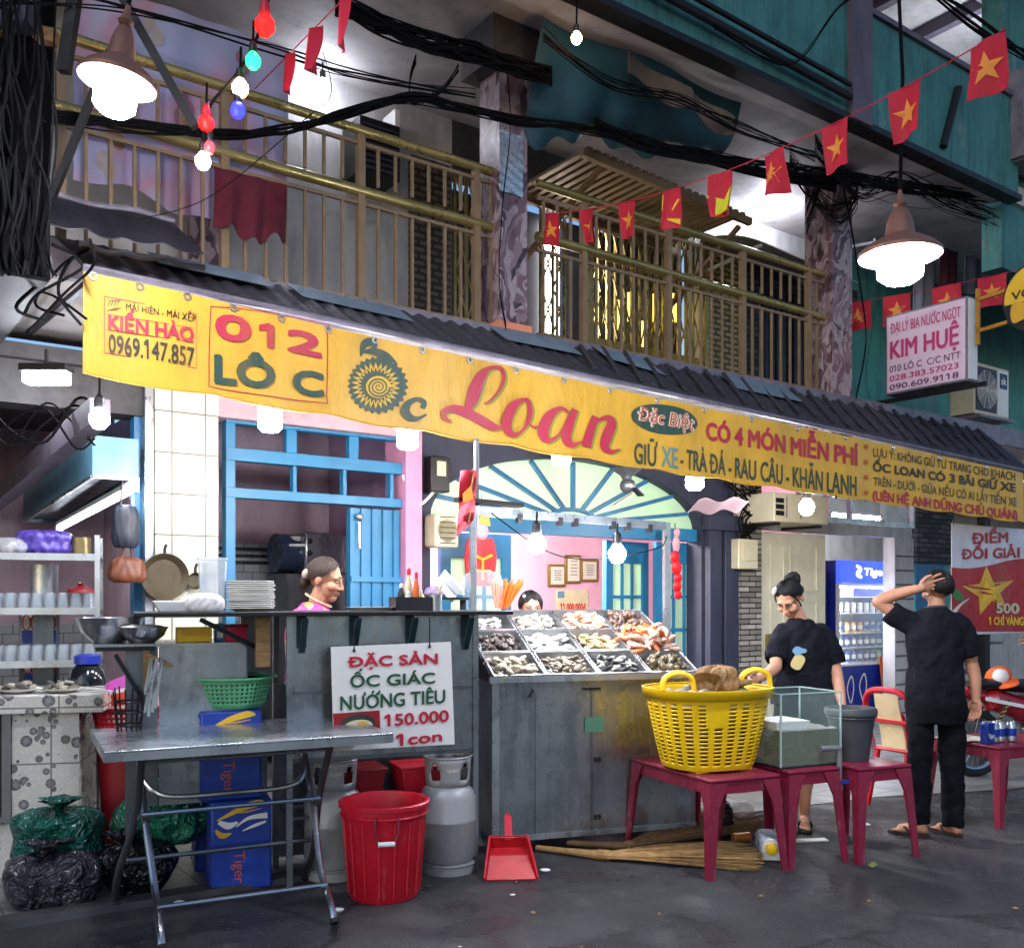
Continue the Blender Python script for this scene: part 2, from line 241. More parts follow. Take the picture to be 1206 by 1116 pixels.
# ------------------------------------------------------------------ mesh helpers
def V(*a): return Vector(a)
class MB:
    smooth = None
    def __init__(s): s.v = []; s.f = []
    def add(s, vs, fs):
        o = len(s.v); s.v += [tuple(p) for p in vs]; s.f += [tuple(i + o for i in f) for f in fs]; return s
    def merge(s, m, X=I4): return s.add([X @ Vector(p) for p in m.v], m.f)
    def box(s, x0, y0, z0, x1, y1, z1, X=I4):
        p = [(x, y, z) for z in (z0, z1) for y in (y0, y1) for x in (x0, x1)]
        return s.add([X @ Vector(q) for q in p], [(0, 2, 3, 1), (4, 5, 7, 6), (0, 1, 5, 4), (2, 6, 7, 3), (0, 4, 6, 2), (1, 3, 7, 5)])
    def bx(s, c, d, rz=0, rx=0, ry=0):
        X = Matrix.Translation(c) @ Matrix.Rotation(R(rz), 4, 'Z') @ Matrix.Rotation(R(ry), 4, 'Y') @ Matrix.Rotation(R(rx), 4, 'X')
        return s.box(-d[0]/2, -d[1]/2, -d[2]/2, d[0]/2, d[1]/2, d[2]/2, X)
    def taper(s, c, d0, d1, h):
        """frustum: bottom d0 (x, y), top d1, standing on c"""
        p = []
        for (w, e, z) in ((d0[0], d0[1], 0), (d1[0], d1[1], h)):
            p += [(c[0] + sx * w / 2, c[1] + sy * e / 2, c[2] + z) for sx, sy in ((-1, -1), (1, -1), (1, 1), (-1, 1))]
        return s.add(p, [(3, 2, 1, 0), (4, 5, 6, 7)] + [(i, (i + 1) % 4, (i + 1) % 4 + 4, i + 4) for i in range(4)])
    def bar(s, a, b, w, h):
        """rectangular bar from a to b"""
        a, b = Vector(a), Vector(b); t = (b - a).normalized(); up = V(0, 0, 1) if abs(t.z) < .95 else V(0, 1, 0)
        x = t.cross(up).normalized(); y = x.cross(t).normalized()
        p = [q + x * sx * w / 2 + y * sy * h / 2 for q in (a, b) for sx, sy in ((-1, -1), (1, -1), (1, 1), (-1, 1))]
        return s.add(p, [(3, 2, 1, 0), (4, 5, 6, 7)] + [(i, (i + 1) % 4, (i + 1) % 4 + 4, i + 4) for i in range(4)])
    def tube(s, pts, r, n=8, cap=True, closed=False, flat=1.):
        pts = [Vector(p) for p in pts]; m = len(pts); rs = r if isinstance(r, (list, tuple)) else [r] * m
        o = len(s.v); nrm = None
        for i, p in enumerate(pts):
            a = pts[i - 1] if (i or closed) else p; b = pts[(i + 1) % m] if (i < m - 1 or closed) else p
            t = (b - a); t = t.normalized() if t.length > 1e-9 else V(0, 0, 1)
            if nrm is None:
                nrm = t.cross(V(0, 0, 1) if abs(t.z) < .9 else V(0, 1, 0)).normalized()
            else:
                nrm = (nrm - t * nrm.dot(t)); nrm = nrm.normalized() if nrm.length > 1e-6 else t.orthogonal().normalized()
            bn = t.cross(nrm)
            for k in range(n):
                g = 2 * PI * k / n; s.v.append(tuple(p + nrm * COS(g) * rs[i] + bn * SIN(g) * rs[i] * flat))
        for i in range(m if closed else m - 1):
            for k in range(n):
                a = o + i * n; b = o + ((i + 1) % m) * n; s.f.append((a + k, a + (k + 1) % n, b + (k + 1) % n, b + k))
        if cap and not closed: s.f.append(tuple(o + k for k in reversed(range(n)))); s.f.append(tuple(o + (m - 1) * n + k for k in range(n)))
        return s
    def lathe(s, prof, n=24, c=(0, 0, 0), X=I4, sx=1., sy=1.):
        o = len(s.v); m = len(prof)
        for (r, z) in prof:
            for k in range(n):
                g = 2 * PI * k / n; s.v.append(tuple(X @ V(c[0] + r * COS(g) * sx, c[1] + r * SIN(g) * sy, c[2] + z)))
        for i in range(m - 1):
            for k in range(n): a = o + i * n; s.f.append((a + k, a + (k + 1) % n, a + n + (k + 1) % n, a + n + k))
        if prof[0][0] > 1e-4: s.f.append(tuple(o + k for k in reversed(range(n))))
        if prof[-1][0] > 1e-4: s.f.append(tuple(o + (m - 1) * n + k for k in range(n)))
        return s
    def ell(s, c, r, nu=16, nv=10, X=I4):
        r = (r, r, r) if isinstance(r, (int, float)) else r
        prof = [(SIN(PI * i / nv), -COS(PI * i / nv)) for i in range(nv + 1)]
        T = Matrix.Translation(c) @ X @ Matrix.Diagonal((r[0], r[1], r[2], 1))
        return s.lathe([(max(a, 1e-5), b) for a, b in prof], nu, X=T)
    def prism(s, poly, y0, y1, X=I4):
        """polygon in x-z, extruded along y"""
        n = len(poly); return s.add([X @ V(x, y, z) for y in (y0, y1) for x, z in poly], [tuple(range(n)), tuple(reversed(range(n, 2 * n)))] + [(i, i + n, (i + 1) % n + n, (i + 1) % n) for i in range(n)])
    def grid(s, fn, nu, nv):
        o = len(s.v)
        for i in range(nu + 1):
            for j in range(nv + 1): s.v.append(tuple(fn(i / nu, j / nv)))
        for i in range(nu):
            for j in range(nv): a = o + i * (nv + 1) + j; s.f.append((a, a + nv + 1, a + nv + 2, a + 1))
        return s
    def sheet(s, fn, nu, nv, th, ax):
        """grid with thickness th along axis vector ax"""
        ax = Vector(ax); s.grid(fn, nu, nv); m = MB().grid(lambda a, b: Vector(fn(a, b)) + ax * th, nu, nv)
        s.add(m.v, [tuple(reversed(f)) for f in m.f]); w = nv + 1; o = len(s.v) - 2 * (nu + 1) * w; d = (nu + 1) * w
        bd = [i * w for i in range(nu + 1)] + [nu * w + j for j in range(1, w)] + [i * w + nv for i in range(nu - 1, -1, -1)] + [j for j in range(nv - 1, 0, -1)]
        for a, b in zip(bd, bd[1:] + bd[:1]): s.f.append((o + a, o + a + d, o + b + d, o + b))
        return s
    def mesh(s, name, m, smooth=35):
        me = bpy.data.meshes.new(name); me.from_pydata(s.v, [], s.f); me.validate()
        if m is not None: me.materials.append(MATS[m] if isinstance(m, str) else m)
        bm = bmesh.new(); bm.from_mesh(me); bmesh.ops.recalc_face_normals(bm, faces=bm.faces); bm.to_mesh(me); bm.free()
        smooth = s.smooth or smooth
        if smooth: me.shade_smooth(); me.set_sharp_from_angle(angle=R(smooth))
        else: me.shade_flat()
        return me
    def bounds(s):
        return [min(p[i] for p in s.v) for i in range(3)], [max(p[i] for p in s.v) for i in range(3)]
def props(o, label, cat, group=None, kind=None):
    if label: o['label'] = label
    if cat: o['category'] = cat
    if group: o['group'] = group
    if kind: o['kind'] = kind
def bevel(o, w, seg=2):
    if w: md = o.modifiers.new('bevel', 'BEVEL'); md.width = w; md.segments = seg; md.limit_method = 'ANGLE'; md.angle_limit = R(40)
class Thing:
    def __init__(s, name, label, cat, X=I4, group=None, kind=None):
        s.o = bpy.data.objects.new(name, None); s.o.empty_display_size = .05; COL.objects.link(s.o); s.X = X
        props(s.o, label, cat, group, kind); s.kids = []; s.lo = [1e9] * 3; s.hi = [-1e9] * 3
    def p(s, name, mb, m, parent=None, smooth=35, bev=0, label=None):
        me = mb if isinstance(mb, bpy.types.Mesh) else mb.mesh(name, m, smooth)
        o = bpy.data.objects.new(name, me); COL.objects.link(o); bevel(o, bev)
        if label: o['label'] = label
        if parent is None: o.parent = s.o; s.kids.append(o)
        else: o.parent = parent
        for v in me.vertices:
            for i in range(3): s.lo[i] = min(s.lo[i], v.co[i]); s.hi[i] = max(s.hi[i], v.co[i])
        return o
    def rep(s, name, mb, m, offs, parent=None, smooth=35):
        """the same part several times, moved by each offset (copies share the mesh)"""
        first = None
        for d in offs:
            if first is None: o = first = s.p(name, mb, m, parent, smooth)
            else:
                o = first.copy(); COL.objects.link(o); o.parent = first.parent
                if parent is None: s.kids.append(o)
            o.location = d
        for d in offs:
            for v in (first.data.vertices[0], first.data.vertices[-1]):
                for i in range(3): s.lo[i] = min(s.lo[i], v.co[i] + d[i]); s.hi[i] = max(s.hi[i], v.co[i] + d[i])
    def done(s, base=None):
        b = Vector(base) if base else V((s.lo[0] + s.hi[0]) / 2, (s.lo[1] + s.hi[1]) / 2, s.lo[2])
        for k in s.kids: k.location = k.location - b
        s.o.matrix_world = s.X @ Matrix.Translation(b); return s.o
def one(name, mb, m, label=None, cat=None, X=I4, group=None, kind=None, smooth=35, bev=0, origin=None):
    lo, hi = mb.bounds(); b = Vector(origin) if origin else V((lo[0] + hi[0]) / 2, (lo[1] + hi[1]) / 2, lo[2])
    mb.v = [tuple(Vector(p) - b) for p in mb.v]
    o = bpy.data.objects.new(name, mb.mesh(name, m, smooth)); COL.objects.link(o); bevel(o, bev)
    props(o, label, cat, group, kind); o.matrix_world = X @ Matrix.Translation(b); return o
def dup(root, X, label=None, group=None):
    r = root.copy(); COL.objects.link(r); r.matrix_world = X
    if label: r['label'] = label
    if group: r['group'] = group
    for ch in list(root.children):
        c = ch.copy(); COL.objects.link(c); c.parent = r
        for g in list(ch.children):
            d = g.copy(); COL.objects.link(d); d.parent = c
    return r
def cat_rom(pts, n=6):
    pts = [Vector(p) for p in pts]; out = []
    for i in range(len(pts) - 1):
        a = pts[max(i - 1, 0)]; b = pts[i]; c = pts[i + 1]; d = pts[min(i + 2, len(pts) - 1)]
        for k in range(n):
            t = k / n; out.append(.5 * ((2 * b) + (c - a) * t + (2 * a - 5 * b + 4 * c - d) * t * t + (3 * b - a - 3 * c + d) * t ** 3))
    return out + [pts[-1]]
def sag(a, b, s, n=14):
    a, b = Vector(a), Vector(b); return [a.lerp(b, i / n) - V(0, 0, s * 4 * (i / n) * (1 - i / n)) for i in range(n + 1)]
# ------------------------------------------------------------------ lettering
FONT = None; TXT = {}
def glyphs(text, shear=0.):
    """(verts, faces, width) of a text line: baseline 0, capital height 1; the bar of a barred D is added by hand"""
    k = (text, shear)
    if k in TXT: return TXT[k]
    def raw(tx):
        cu = bpy.data.curves.new('txt', 'FONT'); cu.body = tx; cu.size = 1; cu.shear = shear; cu.resolution_u = 3
        o = bpy.data.objects.new('txt', cu); COL.objects.link(o)
        me = bpy.data.meshes.new_from_object(o.evaluated_get(bpy.context.evaluated_depsgraph_get()))
        q = 1 / .728; vs = [(v.co.x * q, v.co.y * q) for v in me.vertices]; fs = [tuple(p.vertices) for p in me.polygons]
        bpy.data.objects.remove(o); bpy.data.curves.remove(cu); bpy.data.meshes.remove(me); return vs, fs
    plain = text.translate(str.maketrans('ĐđỚỜớờ', 'DdÓÒóò')); vs, fs = raw(plain)
    for i, ch in enumerate(text):
        if ch in 'Đđ':
            xr = max(v[0] for v in raw(plain[:i + 1])[0]); w = raw(plain[i])[0]; w = max(v[0] for v in w) - min(v[0] for v in w); n0 = len(vs)
            x0, x1, y0, y1 = (xr - w - .11, xr - w + .36, .45, .56) if ch == 'Đ' else (xr - .30, xr + .10, .80, .90)
            vs += [(x0, y0), (x1, y0), (x1, y1), (x0, y1)]; fs.append((n0, n0 + 1, n0 + 2, n0 + 3))
        elif ch == '1' and shear == 0:
            xr = max(v[0] for v in raw(plain[:i + 1])[0]); n0 = len(vs); vs += [(xr - .1, 1.), (xr - .1, .8), (xr - .36, .66), (xr - .36, .82)]; fs.append((n0, n0 + 1, n0 + 2, n0 + 3))
        elif ch in 'ỚỜớờ':
            xr = max(v[0] for v in raw(plain[:i + 1])[0]); n0 = len(vs); cap = 1. if ch in 'ỚỜ' else .74; vs += [(xr - .22, cap * .93), (xr - .02, cap * .88), (xr + .12, cap * 1.16), (xr - .0, cap * 1.18), (xr - .06, cap * 1.0), (xr - .2, cap * 1.02)]; fs.append(tuple(range(n0, n0 + 6)))
    x0 = min(v[0] for v in vs); x1 = max(v[0] for v in vs)
    TXT[k] = ([((x - x0) / (x1 - x0), y) for x, y in vs], fs, x1 - x0); return TXT[k]
def text_on(mb, text, fn, quad, bold=.02, shear=0.):
    """lay a line on a surface: quad = (xl, top_l, bottom_l, xr, top_r, bottom_r) in the surface's own 2-D units, fn maps those to 3-D.
    bold letters are thin shifted copies lying one on another"""
    vs, fs, w = glyphs(text, shear); xl, tl, bl, xr, tr, br = quad; hy = (abs(tl - bl) + abs(tr - br)) / 2; ar = abs(xr - xl) / w / hy
    cx, cy = (xl + xr) / 2, (bl + br) / 2; e = hy * .2; c0 = Vector(fn(cx, cy)); nn = (Vector(fn(cx + e, cy)) - c0).cross(Vector(fn(cx, cy + e)) - c0).normalized()
    if nn.y > 0: nn = -nn
    k = 8 if bold > .03 else 4; sh = [(0, 0)] + [(bold * COS(2 * PI * (i + .5) / k), bold * SIN(2 * PI * (i + .5) / k)) for i in range(k)] if bold > .004 else [(0, 0)]
    for j, (dx, dy) in enumerate(sh):
        pts = []
        for (s, y) in vs:
            s2 = s + dx / w / max(ar, .3); y2 = y + dy; b = bl + (br - bl) * s2; t = tl + (tr - tl) * s2; pts.append(Vector(fn(xl + (xr - xl) * s2, b + (t - b) * y2)) + nn * (.00025 * j + (.0001 if 'Đ' in text else 0)))
        mb.add(pts, fs)
    return mb
def poly_on(mb, pts, fn):
    return mb.add([fn(x, y) for x, y in pts], [tuple(range(len(pts)))])
def ribbon_on(mb, pts, ws, fn, n=6, closed=False):
    """brush stroke of varying width on a surface"""
    p3 = cat_rom([(x, y, w) for (x, y), w in zip(pts, ws)], n); o = len(mb.v)
    for i, p in enumerate(p3):
        a = p3[max(i - 1, 0)]; b = p3[min(i + 1, len(p3) - 1)]; t = V(b.x - a.x, b.y - a.y); t = t.normalized() if t.length > 1e-9 else V(1, 0)
        nx, ny = -t.y * p.z / 2, t.x * p.z / 2; mb.v.append(tuple(fn(p.x + nx, p.y + ny))); mb.v.append(tuple(fn(p.x - nx, p.y - ny)))
    for i in range(len(p3) - 1): a = o + 2 * i; mb.f.append((a, a + 1, a + 3, a + 2))
    return mb
def frame_on(mb, x0, y0, x1, y1, t, fn):
    """thin rectangular outline"""
    for (a, b, c, d) in ((x0, y0, x1, y0 + t), (x0, y1 - t, x1, y1), (x0, y0 + t, x0 + t, y1 - t), (x1 - t, y0 + t, x1, y1 - t)):
        poly_on(mb, [(a, b), (c, b), (c, d), (a, d)], fn)
    return mb
def star_pts(cx, cy, r, rot=0., k=.4, n=5):
    return [(cx + (r if i % 2 == 0 else r * k) * SIN(PI * i / n + rot), cy + (r if i % 2 == 0 else r * k) * COS(PI * i / n + rot)) for i in range(2 * n)]
def star_on(mb, cx, cy, r, fn, rot=0.):
    p = star_pts(cx, cy, r, rot); o = len(mb.v); mb.v += [tuple(fn(cx, cy))] + [tuple(fn(*q)) for q in p]
    mb.f += [(o, o + 1 + i, o + 1 + (i + 1) % 10) for i in range(10)]; return mb
# ------------------------------------------------------------------ ground
one('street', MB().grid(lambda a, b: V(-150 + 300 * a, -60 + 260 * b, 0), 4, 4), 'asphalt', 'dark grey asphalt street in front of the seafood stall', 'street', kind='structure')
g = MB(); g.add([V(-7, .22, .005), V(-2.2, .12, .005), V(.5, -.2, .005), V(2.9, -.62, .005), V(4.0, -1.05, .005), V(14, -1.7, .005), V(14, 9, .005), V(-7, 9, .005)], [tuple(range(8))])
one('pavement', g, 'paving', 'worn grey paving tiles under the stalls and shop fronts', 'pavement', X=MF, kind='structure')
one('kerb', MB().add([V(u, w, z) for u, w, z in ((-7, .14, 0), (-.35, -.2, 0), (-.35, -.06, 0), (-7, .28, 0), (-7, .15, .035), (-.35, -.19, .03), (-.35, -.07, .03), (-7, .27, .035))], [(3, 2, 1, 0), (4, 5, 6, 7), (0, 1, 5, 4), (1, 2, 6, 5), (2, 3, 7, 6), (3, 0, 4, 7)]), mat('kerb_stone', '3f3e3f', .7, 0, .5, 6, bump=.5, grime=.7), 'dirty low kerb between the asphalt and the stall paving', 'kerb', X=MF, kind='structure')
# ------------------------------------------------------------------ the house
WW = 1.906                                             # house wall, metres behind the banner
def U(px, w=WW): return fq(px, 700, w)[0]
def Z(px, py, w=WW): return fq(px, py, w)[1]
H = Thing('shop_house', 'teal three-storey house with open shops below and railed balcony above', 'house', MF)
def wallbox(name, px0, px1, z0, z1, m, w0=WW, w1=WW + .2, bev=0, label=None):
    return H.p(name, MB().box(U(px0, w0), w0, z0, U(px1, w0), w1, z1), m, bev=bev, label=label)
H.p('balcony_slab', MB().box(-3.6, .62, 3.18, 12, 2.2, 3.3), 'white_soffit')
H.p('balcony_fascia', MB().box(-3.6, .56, 3.14, 12, .617, 3.33), 'roof_edge')
H.p('third_floor_slab', MB().box(-9, .06, 5.42, 12, 2.4, 5.6), 'white_soffit')
pu0 = U(560, 0); pu1 = U(1192, 0)
H.p('parapet', MB().box(pu0, -.06, 5.40, pu1, .055, 6.32), 'teal_wall')
H.p('parapet_coping', MB().box(pu0, -.09, 6.323, pu1, .08, 6.37), 'pilaster')
H.p('parapet_pilaster', MB().box(U(990, 0), -.12, 5.36, U(1013, 0), -.062, 6.6), 'pilaster')
H.p('parapet_drip', MB().box(pu0, -.10, 5.345, pu1, .04, 5.397), 'black_iron')
for du in (0, .09): pass
H.p('drain_pipe', MB().tube([V(pu0, -.13, 5.62), V(U(990, 0) - .05, -.13, 5.5)], .03).tube([V(pu0, -.13, 5.72), V(U(990, 0) - .05, -.13, 5.6)], .02), 'black_iron')
H.p('drain_pipe', MB().tube([V(U(1118, 0), -.09, 6.1), V(U(1100, 0), -.09, 5.5)], .035), 'black_iron')
H.p('top_soffit', MB().box(pu0, -.5, 7.9, 13, 2.4, 8.05), 'white_soffit')
H.p('top_wall', MB().box(pu0, 2.0, 5.6, 13, 2.2, 7.9), 'white_wall')
tb = MB()
for u in (3.0, 3.9, 4.8, 5.7, 6.6): tb.box(u, -.5, 7.76, u + .1, 2.0, 7.9)
tb.box(2, .4, 7.70, 9, .52, 7.757); H.p('ceiling_beam', tb, 'pilaster')
H.p('parapet_end_wall', MB().box(U(1190, 0) + .02, .1, 4.75, 12, .3, 7.9), 'teal_wall')
# upper wall, left to right
H.p('upper_wall', MB().box(-9, WW + .01, 3.3, U(533), WW + .2, 5.42), 'white_wall')
H.p('upper_wall', MB().box(U(825), WW + .01, 3.3, U(985), WW + .2, 5.42), 'white_wall')
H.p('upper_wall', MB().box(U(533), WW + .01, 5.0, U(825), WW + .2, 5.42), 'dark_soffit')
H.p('upper_wall', MB().box(U(985), WW + .01, 3.3, 12, WW + .2, 5.42), 'teal_light')
wallbox('upper_pilaster', 224, 268, 3.3, 5.4, 'mosaic_column', WW - .06, WW + .005)
wallbox('relief_panel', 485, 531, 3.3, 5.0, 'relief_brown', WW - .05, WW + .005)
wallbox('relief_panel', 833, 876, 3.3, 5.0, 'relief_lit', WW - .05, WW + .005, label='yellow lit relief panel')
wallbox('door_jamb', 878, 894, 3.3, 4.9, 'dark_stone', WW - .03, WW + .005)
def gate(px0, px1, m, low, name, z1=4.98, wv=WW - .02):
    """folding scissor gate: uprights, crossing lattice, solid lower sheet"""
    a, b = U(px0), U(px1); o = H.p(name, MB().box(a, wv, 3.31, b, wv + .02, 3.31 + low), m)
    k = max(2, int((b - a) / .1)); up = MB(); x = MB()
    for i in range(k + 1):
        u = a + (b - a) * i / k; up.box(u - .011, wv - .025, 3.31, u + .011, wv - .002, z1)
        if i < k:
            u2 = a + (b - a) * (i + 1) / k
            for zz in (3.32 + low, 3.72 + low, 4.12 + low):
                x.bar(V(u, wv - .03, zz), V(u2, wv - .03, zz + .36), .008, .014); x.bar(V(u, wv - .036, zz + .36), V(u2, wv - .036, zz), .008, .014)
    H.p('upright_bars', up, m, o); H.p('lattice', x, m, o); return o
H.p('dark_opening', MB().box(U(530), WW + .32, 3.3, U(830), WW + .36, 5.0), 'arch_navy')
gate(533, 586, 'gold_rail', .45, 'folding_gate'); gate(634, 662, 'gold_rail', .5, 'folding_gate'); gate(682, 830, 'gold_rail', .55, 'folding_gate')
H.p('gate_post', MB().box(U(688) - .03, WW - .1, 3.3, U(688) + .03, WW - .06, 5.0).box(U(824) - .03, WW - .1, 3.3, U(824) + .03, WW - .06, 5.0), 'gold_rail')
H.p('lit_room', MB().box(U(664), WW + .26, 3.35, U(680), WW + .3, 4.95), 'room_panel')
for px, z in ((745, 4.2), (760, 4.3), (775, 4.05), (790, 4.35), (804, 4.1), (812, 4.4)):
    H.p('lit_pane', MB().box(U(px) - .03, WW + .2, z - .14, U(px) + .03, WW + .22, z + .14), emit('pane_glow', 'e8d060', 1.6))
sl = MB(); a, b = U(897), U(1000)
for i in range(16): u = a + (b - a) * i / 16; sl.box(u, WW - .05, 3.3, u + (b - a) / 16 * .55, WW + .005, 4.75)
wallbox('upper_shutter_back', 897, 1000, 3.3, 4.75, 'black_iron', WW - .012, WW + .006); H.p('upper_shutter', sl, 'shutter_grey')
wallbox('upper_lintel', 880, 1010, 4.753, 5.0, 'dark_stone', WW - .04, WW + .005)
# columns of the balcony
H.p('column', MB().box(U(588, .6), .6, 3.3, U(588, .6) + .24, .84, 5.42), 'mosaic_column')
H.p('column_cap', MB().box(U(588, .6) - .12, .50, 5.12, U(588, .6) + .36, .9, 5.42), 'dark_soffit')
H.p('column', MB().box(U(980, .6), .6, 2.9, U(980, .6) + .30, .9, 5.42), 'mosaic_column')
H.p('column_base', MB().box(U(588, .6) - .02, .57, 3.3, U(588, .6) + .26, .86, 3.38), emit('peach_glow', 'c77a5a', .12))  # base glows faintly: warm light put into its material
# ground floor wall
H.p('tiled_pillar', MB().box(U(183, 1.6), 1.6, 0, U(257, 1.6), 2.1, 3.18), 'pillar_tile')
H.p('pillar_edge', MB().box(U(172, 1.6), 1.62, 0, U(182, 1.6), 1.95, 2.95), 'steel_bright')
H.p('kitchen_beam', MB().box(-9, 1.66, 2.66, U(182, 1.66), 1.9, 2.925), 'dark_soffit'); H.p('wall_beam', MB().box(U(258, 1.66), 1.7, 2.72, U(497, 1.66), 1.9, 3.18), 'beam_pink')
wallbox('pink_pillar', 478, 497, 0, 3.18, 'pink_wall', WW - .18, WW + .15)
# blue steel doorway: frame, transom bars, sheet gate
bf = MB(); a, b = U(259), U(478); w0 = WW - .12; w1 = WW - .04; zt = 2.70
bf.box(a, w0, 0, a + .07, w1, zt).box(b - .07, w0, 0, b, w1, zt)
for z0, z1 in ((zt - .0, zt + .09), (2.44, 2.53), (2.18, 2.25)): bf.box(a, w0 - .004, z0, b, w1 - .004, z1)
for u in (a + .45, a + .95, a + 1.45): bf.box(u, w0 + .004, 2.53, u + .08, w1 - .01, zt)
for u in (a + .5, a + .9, a + 1.3): bf.box(u, w0 + .004, 2.25, u + .03, w1 - .01, 2.44)
H.p('blue_door_frame', bf, 'blue_paint', bev=.004)
sh = MB(); g0, g1 = U(405), U(474)
for i in range(11): u = g0 + (g1 - g0) * i / 11; sh.box(u, w0 + .01 + (i % 2) * .02, .05, u + (g1 - g0) / 11, w1 - .005, 2.16)
sh.box(g0, w0 - .01, 1.6, g1, w0 + .008, 1.64); so = H.p('blue_sheet_gate', sh, 'blue_paint')
H.p('gate_bolt', MB().tube([V(g0 + .06, w0 - .02, 2.05), V(g0 + .06, w0 - .02, 1.85)], .012).ell(V(g0 + .06, w0 - .02, 2.09), .03), 'steel_bright', so)
# room behind the doorway: tiles and pink wall
H.p('back_room_wall', MB().box(U(258) - .1, 3.6, 1.97, U(497), 3.7, 3.18), 'mauve_wall')
H.p('back_room_tiles', MB().box(U(258) - .1, 3.58, 0, U(497), 3.68, 1.967), 'grey_tile')
band = MB(); a = U(258) - .1; b = U(480)
for j in range(3):
    band = MB()
    for i in range(24): band.box(a + (b - a) * i / 24 + (j % 2) * .04, 3.56, 1.78 + j * .06, a + (b - a) * i / 24 + .06 + (j % 2) * .04, 3.579, 1.81 + j * .06)
    H.p('tile_border', band, 'black_iron')
H.p('back_room_side', MB().box(U(497) - .02, WW + .1, 0, U(497) + .03, 3.7, 3.18), 'mauve_wall')
# arch front
aw = WW - .05; a, b = U(497, aw), U(868, aw); L0, L1 = U(507, aw), U(826, aw); zl = 2.14; cu_ = (L0 + L1) / 2; rx = (L1 - L0) / 2; rz = .58
ar = [(cu_ + rx * COS(PI * i / 32), zl + rz * SIN(PI * i / 32)) for i in range(33)]
m = MB()
for i in range(32):                                    # wall above the arch in strips
    (x0, z0), (x1, z1) = ar[i + 1], ar[i]; m.add([V(x0, aw, z0), V(x1, aw, z1), V(x1, aw, 3.18), V(x0, aw, 3.18), V(x0, aw + .2, z0), V(x1, aw + .2, z1)], [(0, 1, 2, 3), (0, 4, 5, 1)])
m.box(a, aw, 0, L0, aw + .2, 3.18).box(L1, aw, 0, b, aw + .2, 3.18)
H.p('arch_wall', m, 'arch_navy')
cl = MB().box(U(832, aw - .03), aw - .08, 0, U(846, aw - .03), aw - .003, 2.15).box(U(850, aw - .03), aw - .08, 0, U(866, aw - .03), aw - .003, 2.15).box(U(828, aw - .03), aw - .12, 2.15, U(868, aw - .03), aw - .003, 2.3)
H.p('arch_column', cl, 'arch_navy', bev=.008)
fw = aw + .1; pg = MB().prism([(x, z) for x, z in ar], fw + .02, fw + .03); fan = H.p('fan_window', pg, 'mint_pane')
sp = MB()
for k in range(1, 10):
    g = PI * k / 10; sp.bar(V(cu_ + .32 * COS(g), fw, zl + .14 * SIN(g)), V(cu_ + (rx - .01) * COS(g), fw, zl + (rz - .01) * SIN(g)), .035, .035)
sp.tube([V(cu_ + .32 * COS(PI * i / 14), fw, zl + .14 * SIN(PI * i / 14)) for i in range(15)], .02, 6); H.p('muntin', sp, 'blue_dark_paint', fan)
H.p('arch_lintel', MB().box(L0, aw + .06, zl - .1, L1, aw + .16, zl + .02), 'blue_paint')
def leaf(px0, px1, wv, name, ang=0.):
    """blue door leaf with mint panes in a 3 x 4 grid"""
    a, b = U(px0, wv), U(px1, wv); wd = b - a; X = Matrix.Translation((a, wv, 0)) @ Matrix.Rotation(R(ang), 4, 'Z'); f = MB(); g = MB()
    f.box(0, 0, .0, .1, .05, 2.03, X).box(wd - .1, 0, 0, wd, .05, 2.03, X).box(.1, 0, 1.82, wd - .1, .05, 2.03, X).box(.1, 0, 0, wd - .1, .05, .5, X)
    for i in (1, 2): f.box(.1 + (wd - .2) * i / 3 - .015, .005, .5, .1 + (wd - .2) * i / 3 + .015, .045, 1.82, X)
    for j in (1, 2, 3): f.box(.1, .008, .5 + 1.32 * j / 4 - .015, wd - .1, .042, .5 + 1.32 * j / 4 + .015, X)
    o = H.p(name, f, 'blue_paint'); g.box(.1, .02, .5, wd - .1, .03, 1.82, X); H.p('pane', g, 'mint_pane', o); return o
leaf(519, 602, aw + .2, 'blue_door'); leaf(714, 772, aw + .3, 'blue_door', 8); leaf(773, 827, aw + .2, 'blue_door')
# pink room behind the arch
ra, rb = U(497), U(868)
H.p('pink_room_wall', MB().box(ra, 4.2, 0, rb + 1.2, 4.3, 3.0).box(ra - .02, WW + .18, 0, ra + .06, 4.2, 3.0).box(rb + 1.2, WW + .2, 0, rb + 1.3, 4.2, 3.0), 'pink_inner')
H.p('room_ceiling', MB().box(ra, WW + .2, 2.9, rb + 1.3, 4.3, 2.98), 'white_soffit')
# stone, cream door, drinks shop
wallbox('stone_pier', 868, 897, 0, 3.18, 'stone_cladding', WW - .1, WW + .2)
dd = MB(); w0 = WW - .02; a, b = U(897, w0), U(972, w0); dw = b - a
dd.box(a, w0, .02, b, w0 + .05, 2.18); do = H.p('cream_door', dd, 'cream_door')
pm = MB()
for x0, x1, z0, z1 in ((.12, .34, 1.55, 2.05), (.42, .86, 1.55, 2.05), (.12, .34, .9, 1.45), (.42, .86, .9, 1.45), (.12, .34, .15, .75), (.42, .86, .15, .75)):
    q0, q1 = a + dw * x0, a + dw * x1; pm.box(q0, w0 - .012, z0, q1, w0 - .002, z0 + .02).box(q0, w0 - .012, z1 - .02, q1, w0 - .002, z1).box(q0, w0 - .012, z0 + .02, q0 + .02, w0 - .002, z1 - .02).box(q1 - .02, w0 - .012, z0 + .02, q1, w0 - .002, z1 - .02)
H.p('door_moulding', pm, 'cream_door', do); H.p('door_handle', MB().box(a + dw * .05, w0 - .05, .95, a + dw * .09, w0 - .003, 1.1), 'gold_rail', do)
wallbox('shop_lintel', 897, 1074, 2.2, 2.32, 'white_wall', WW - .04, WW + .1)
sf = MB(); a, b = U(972), U(1125)
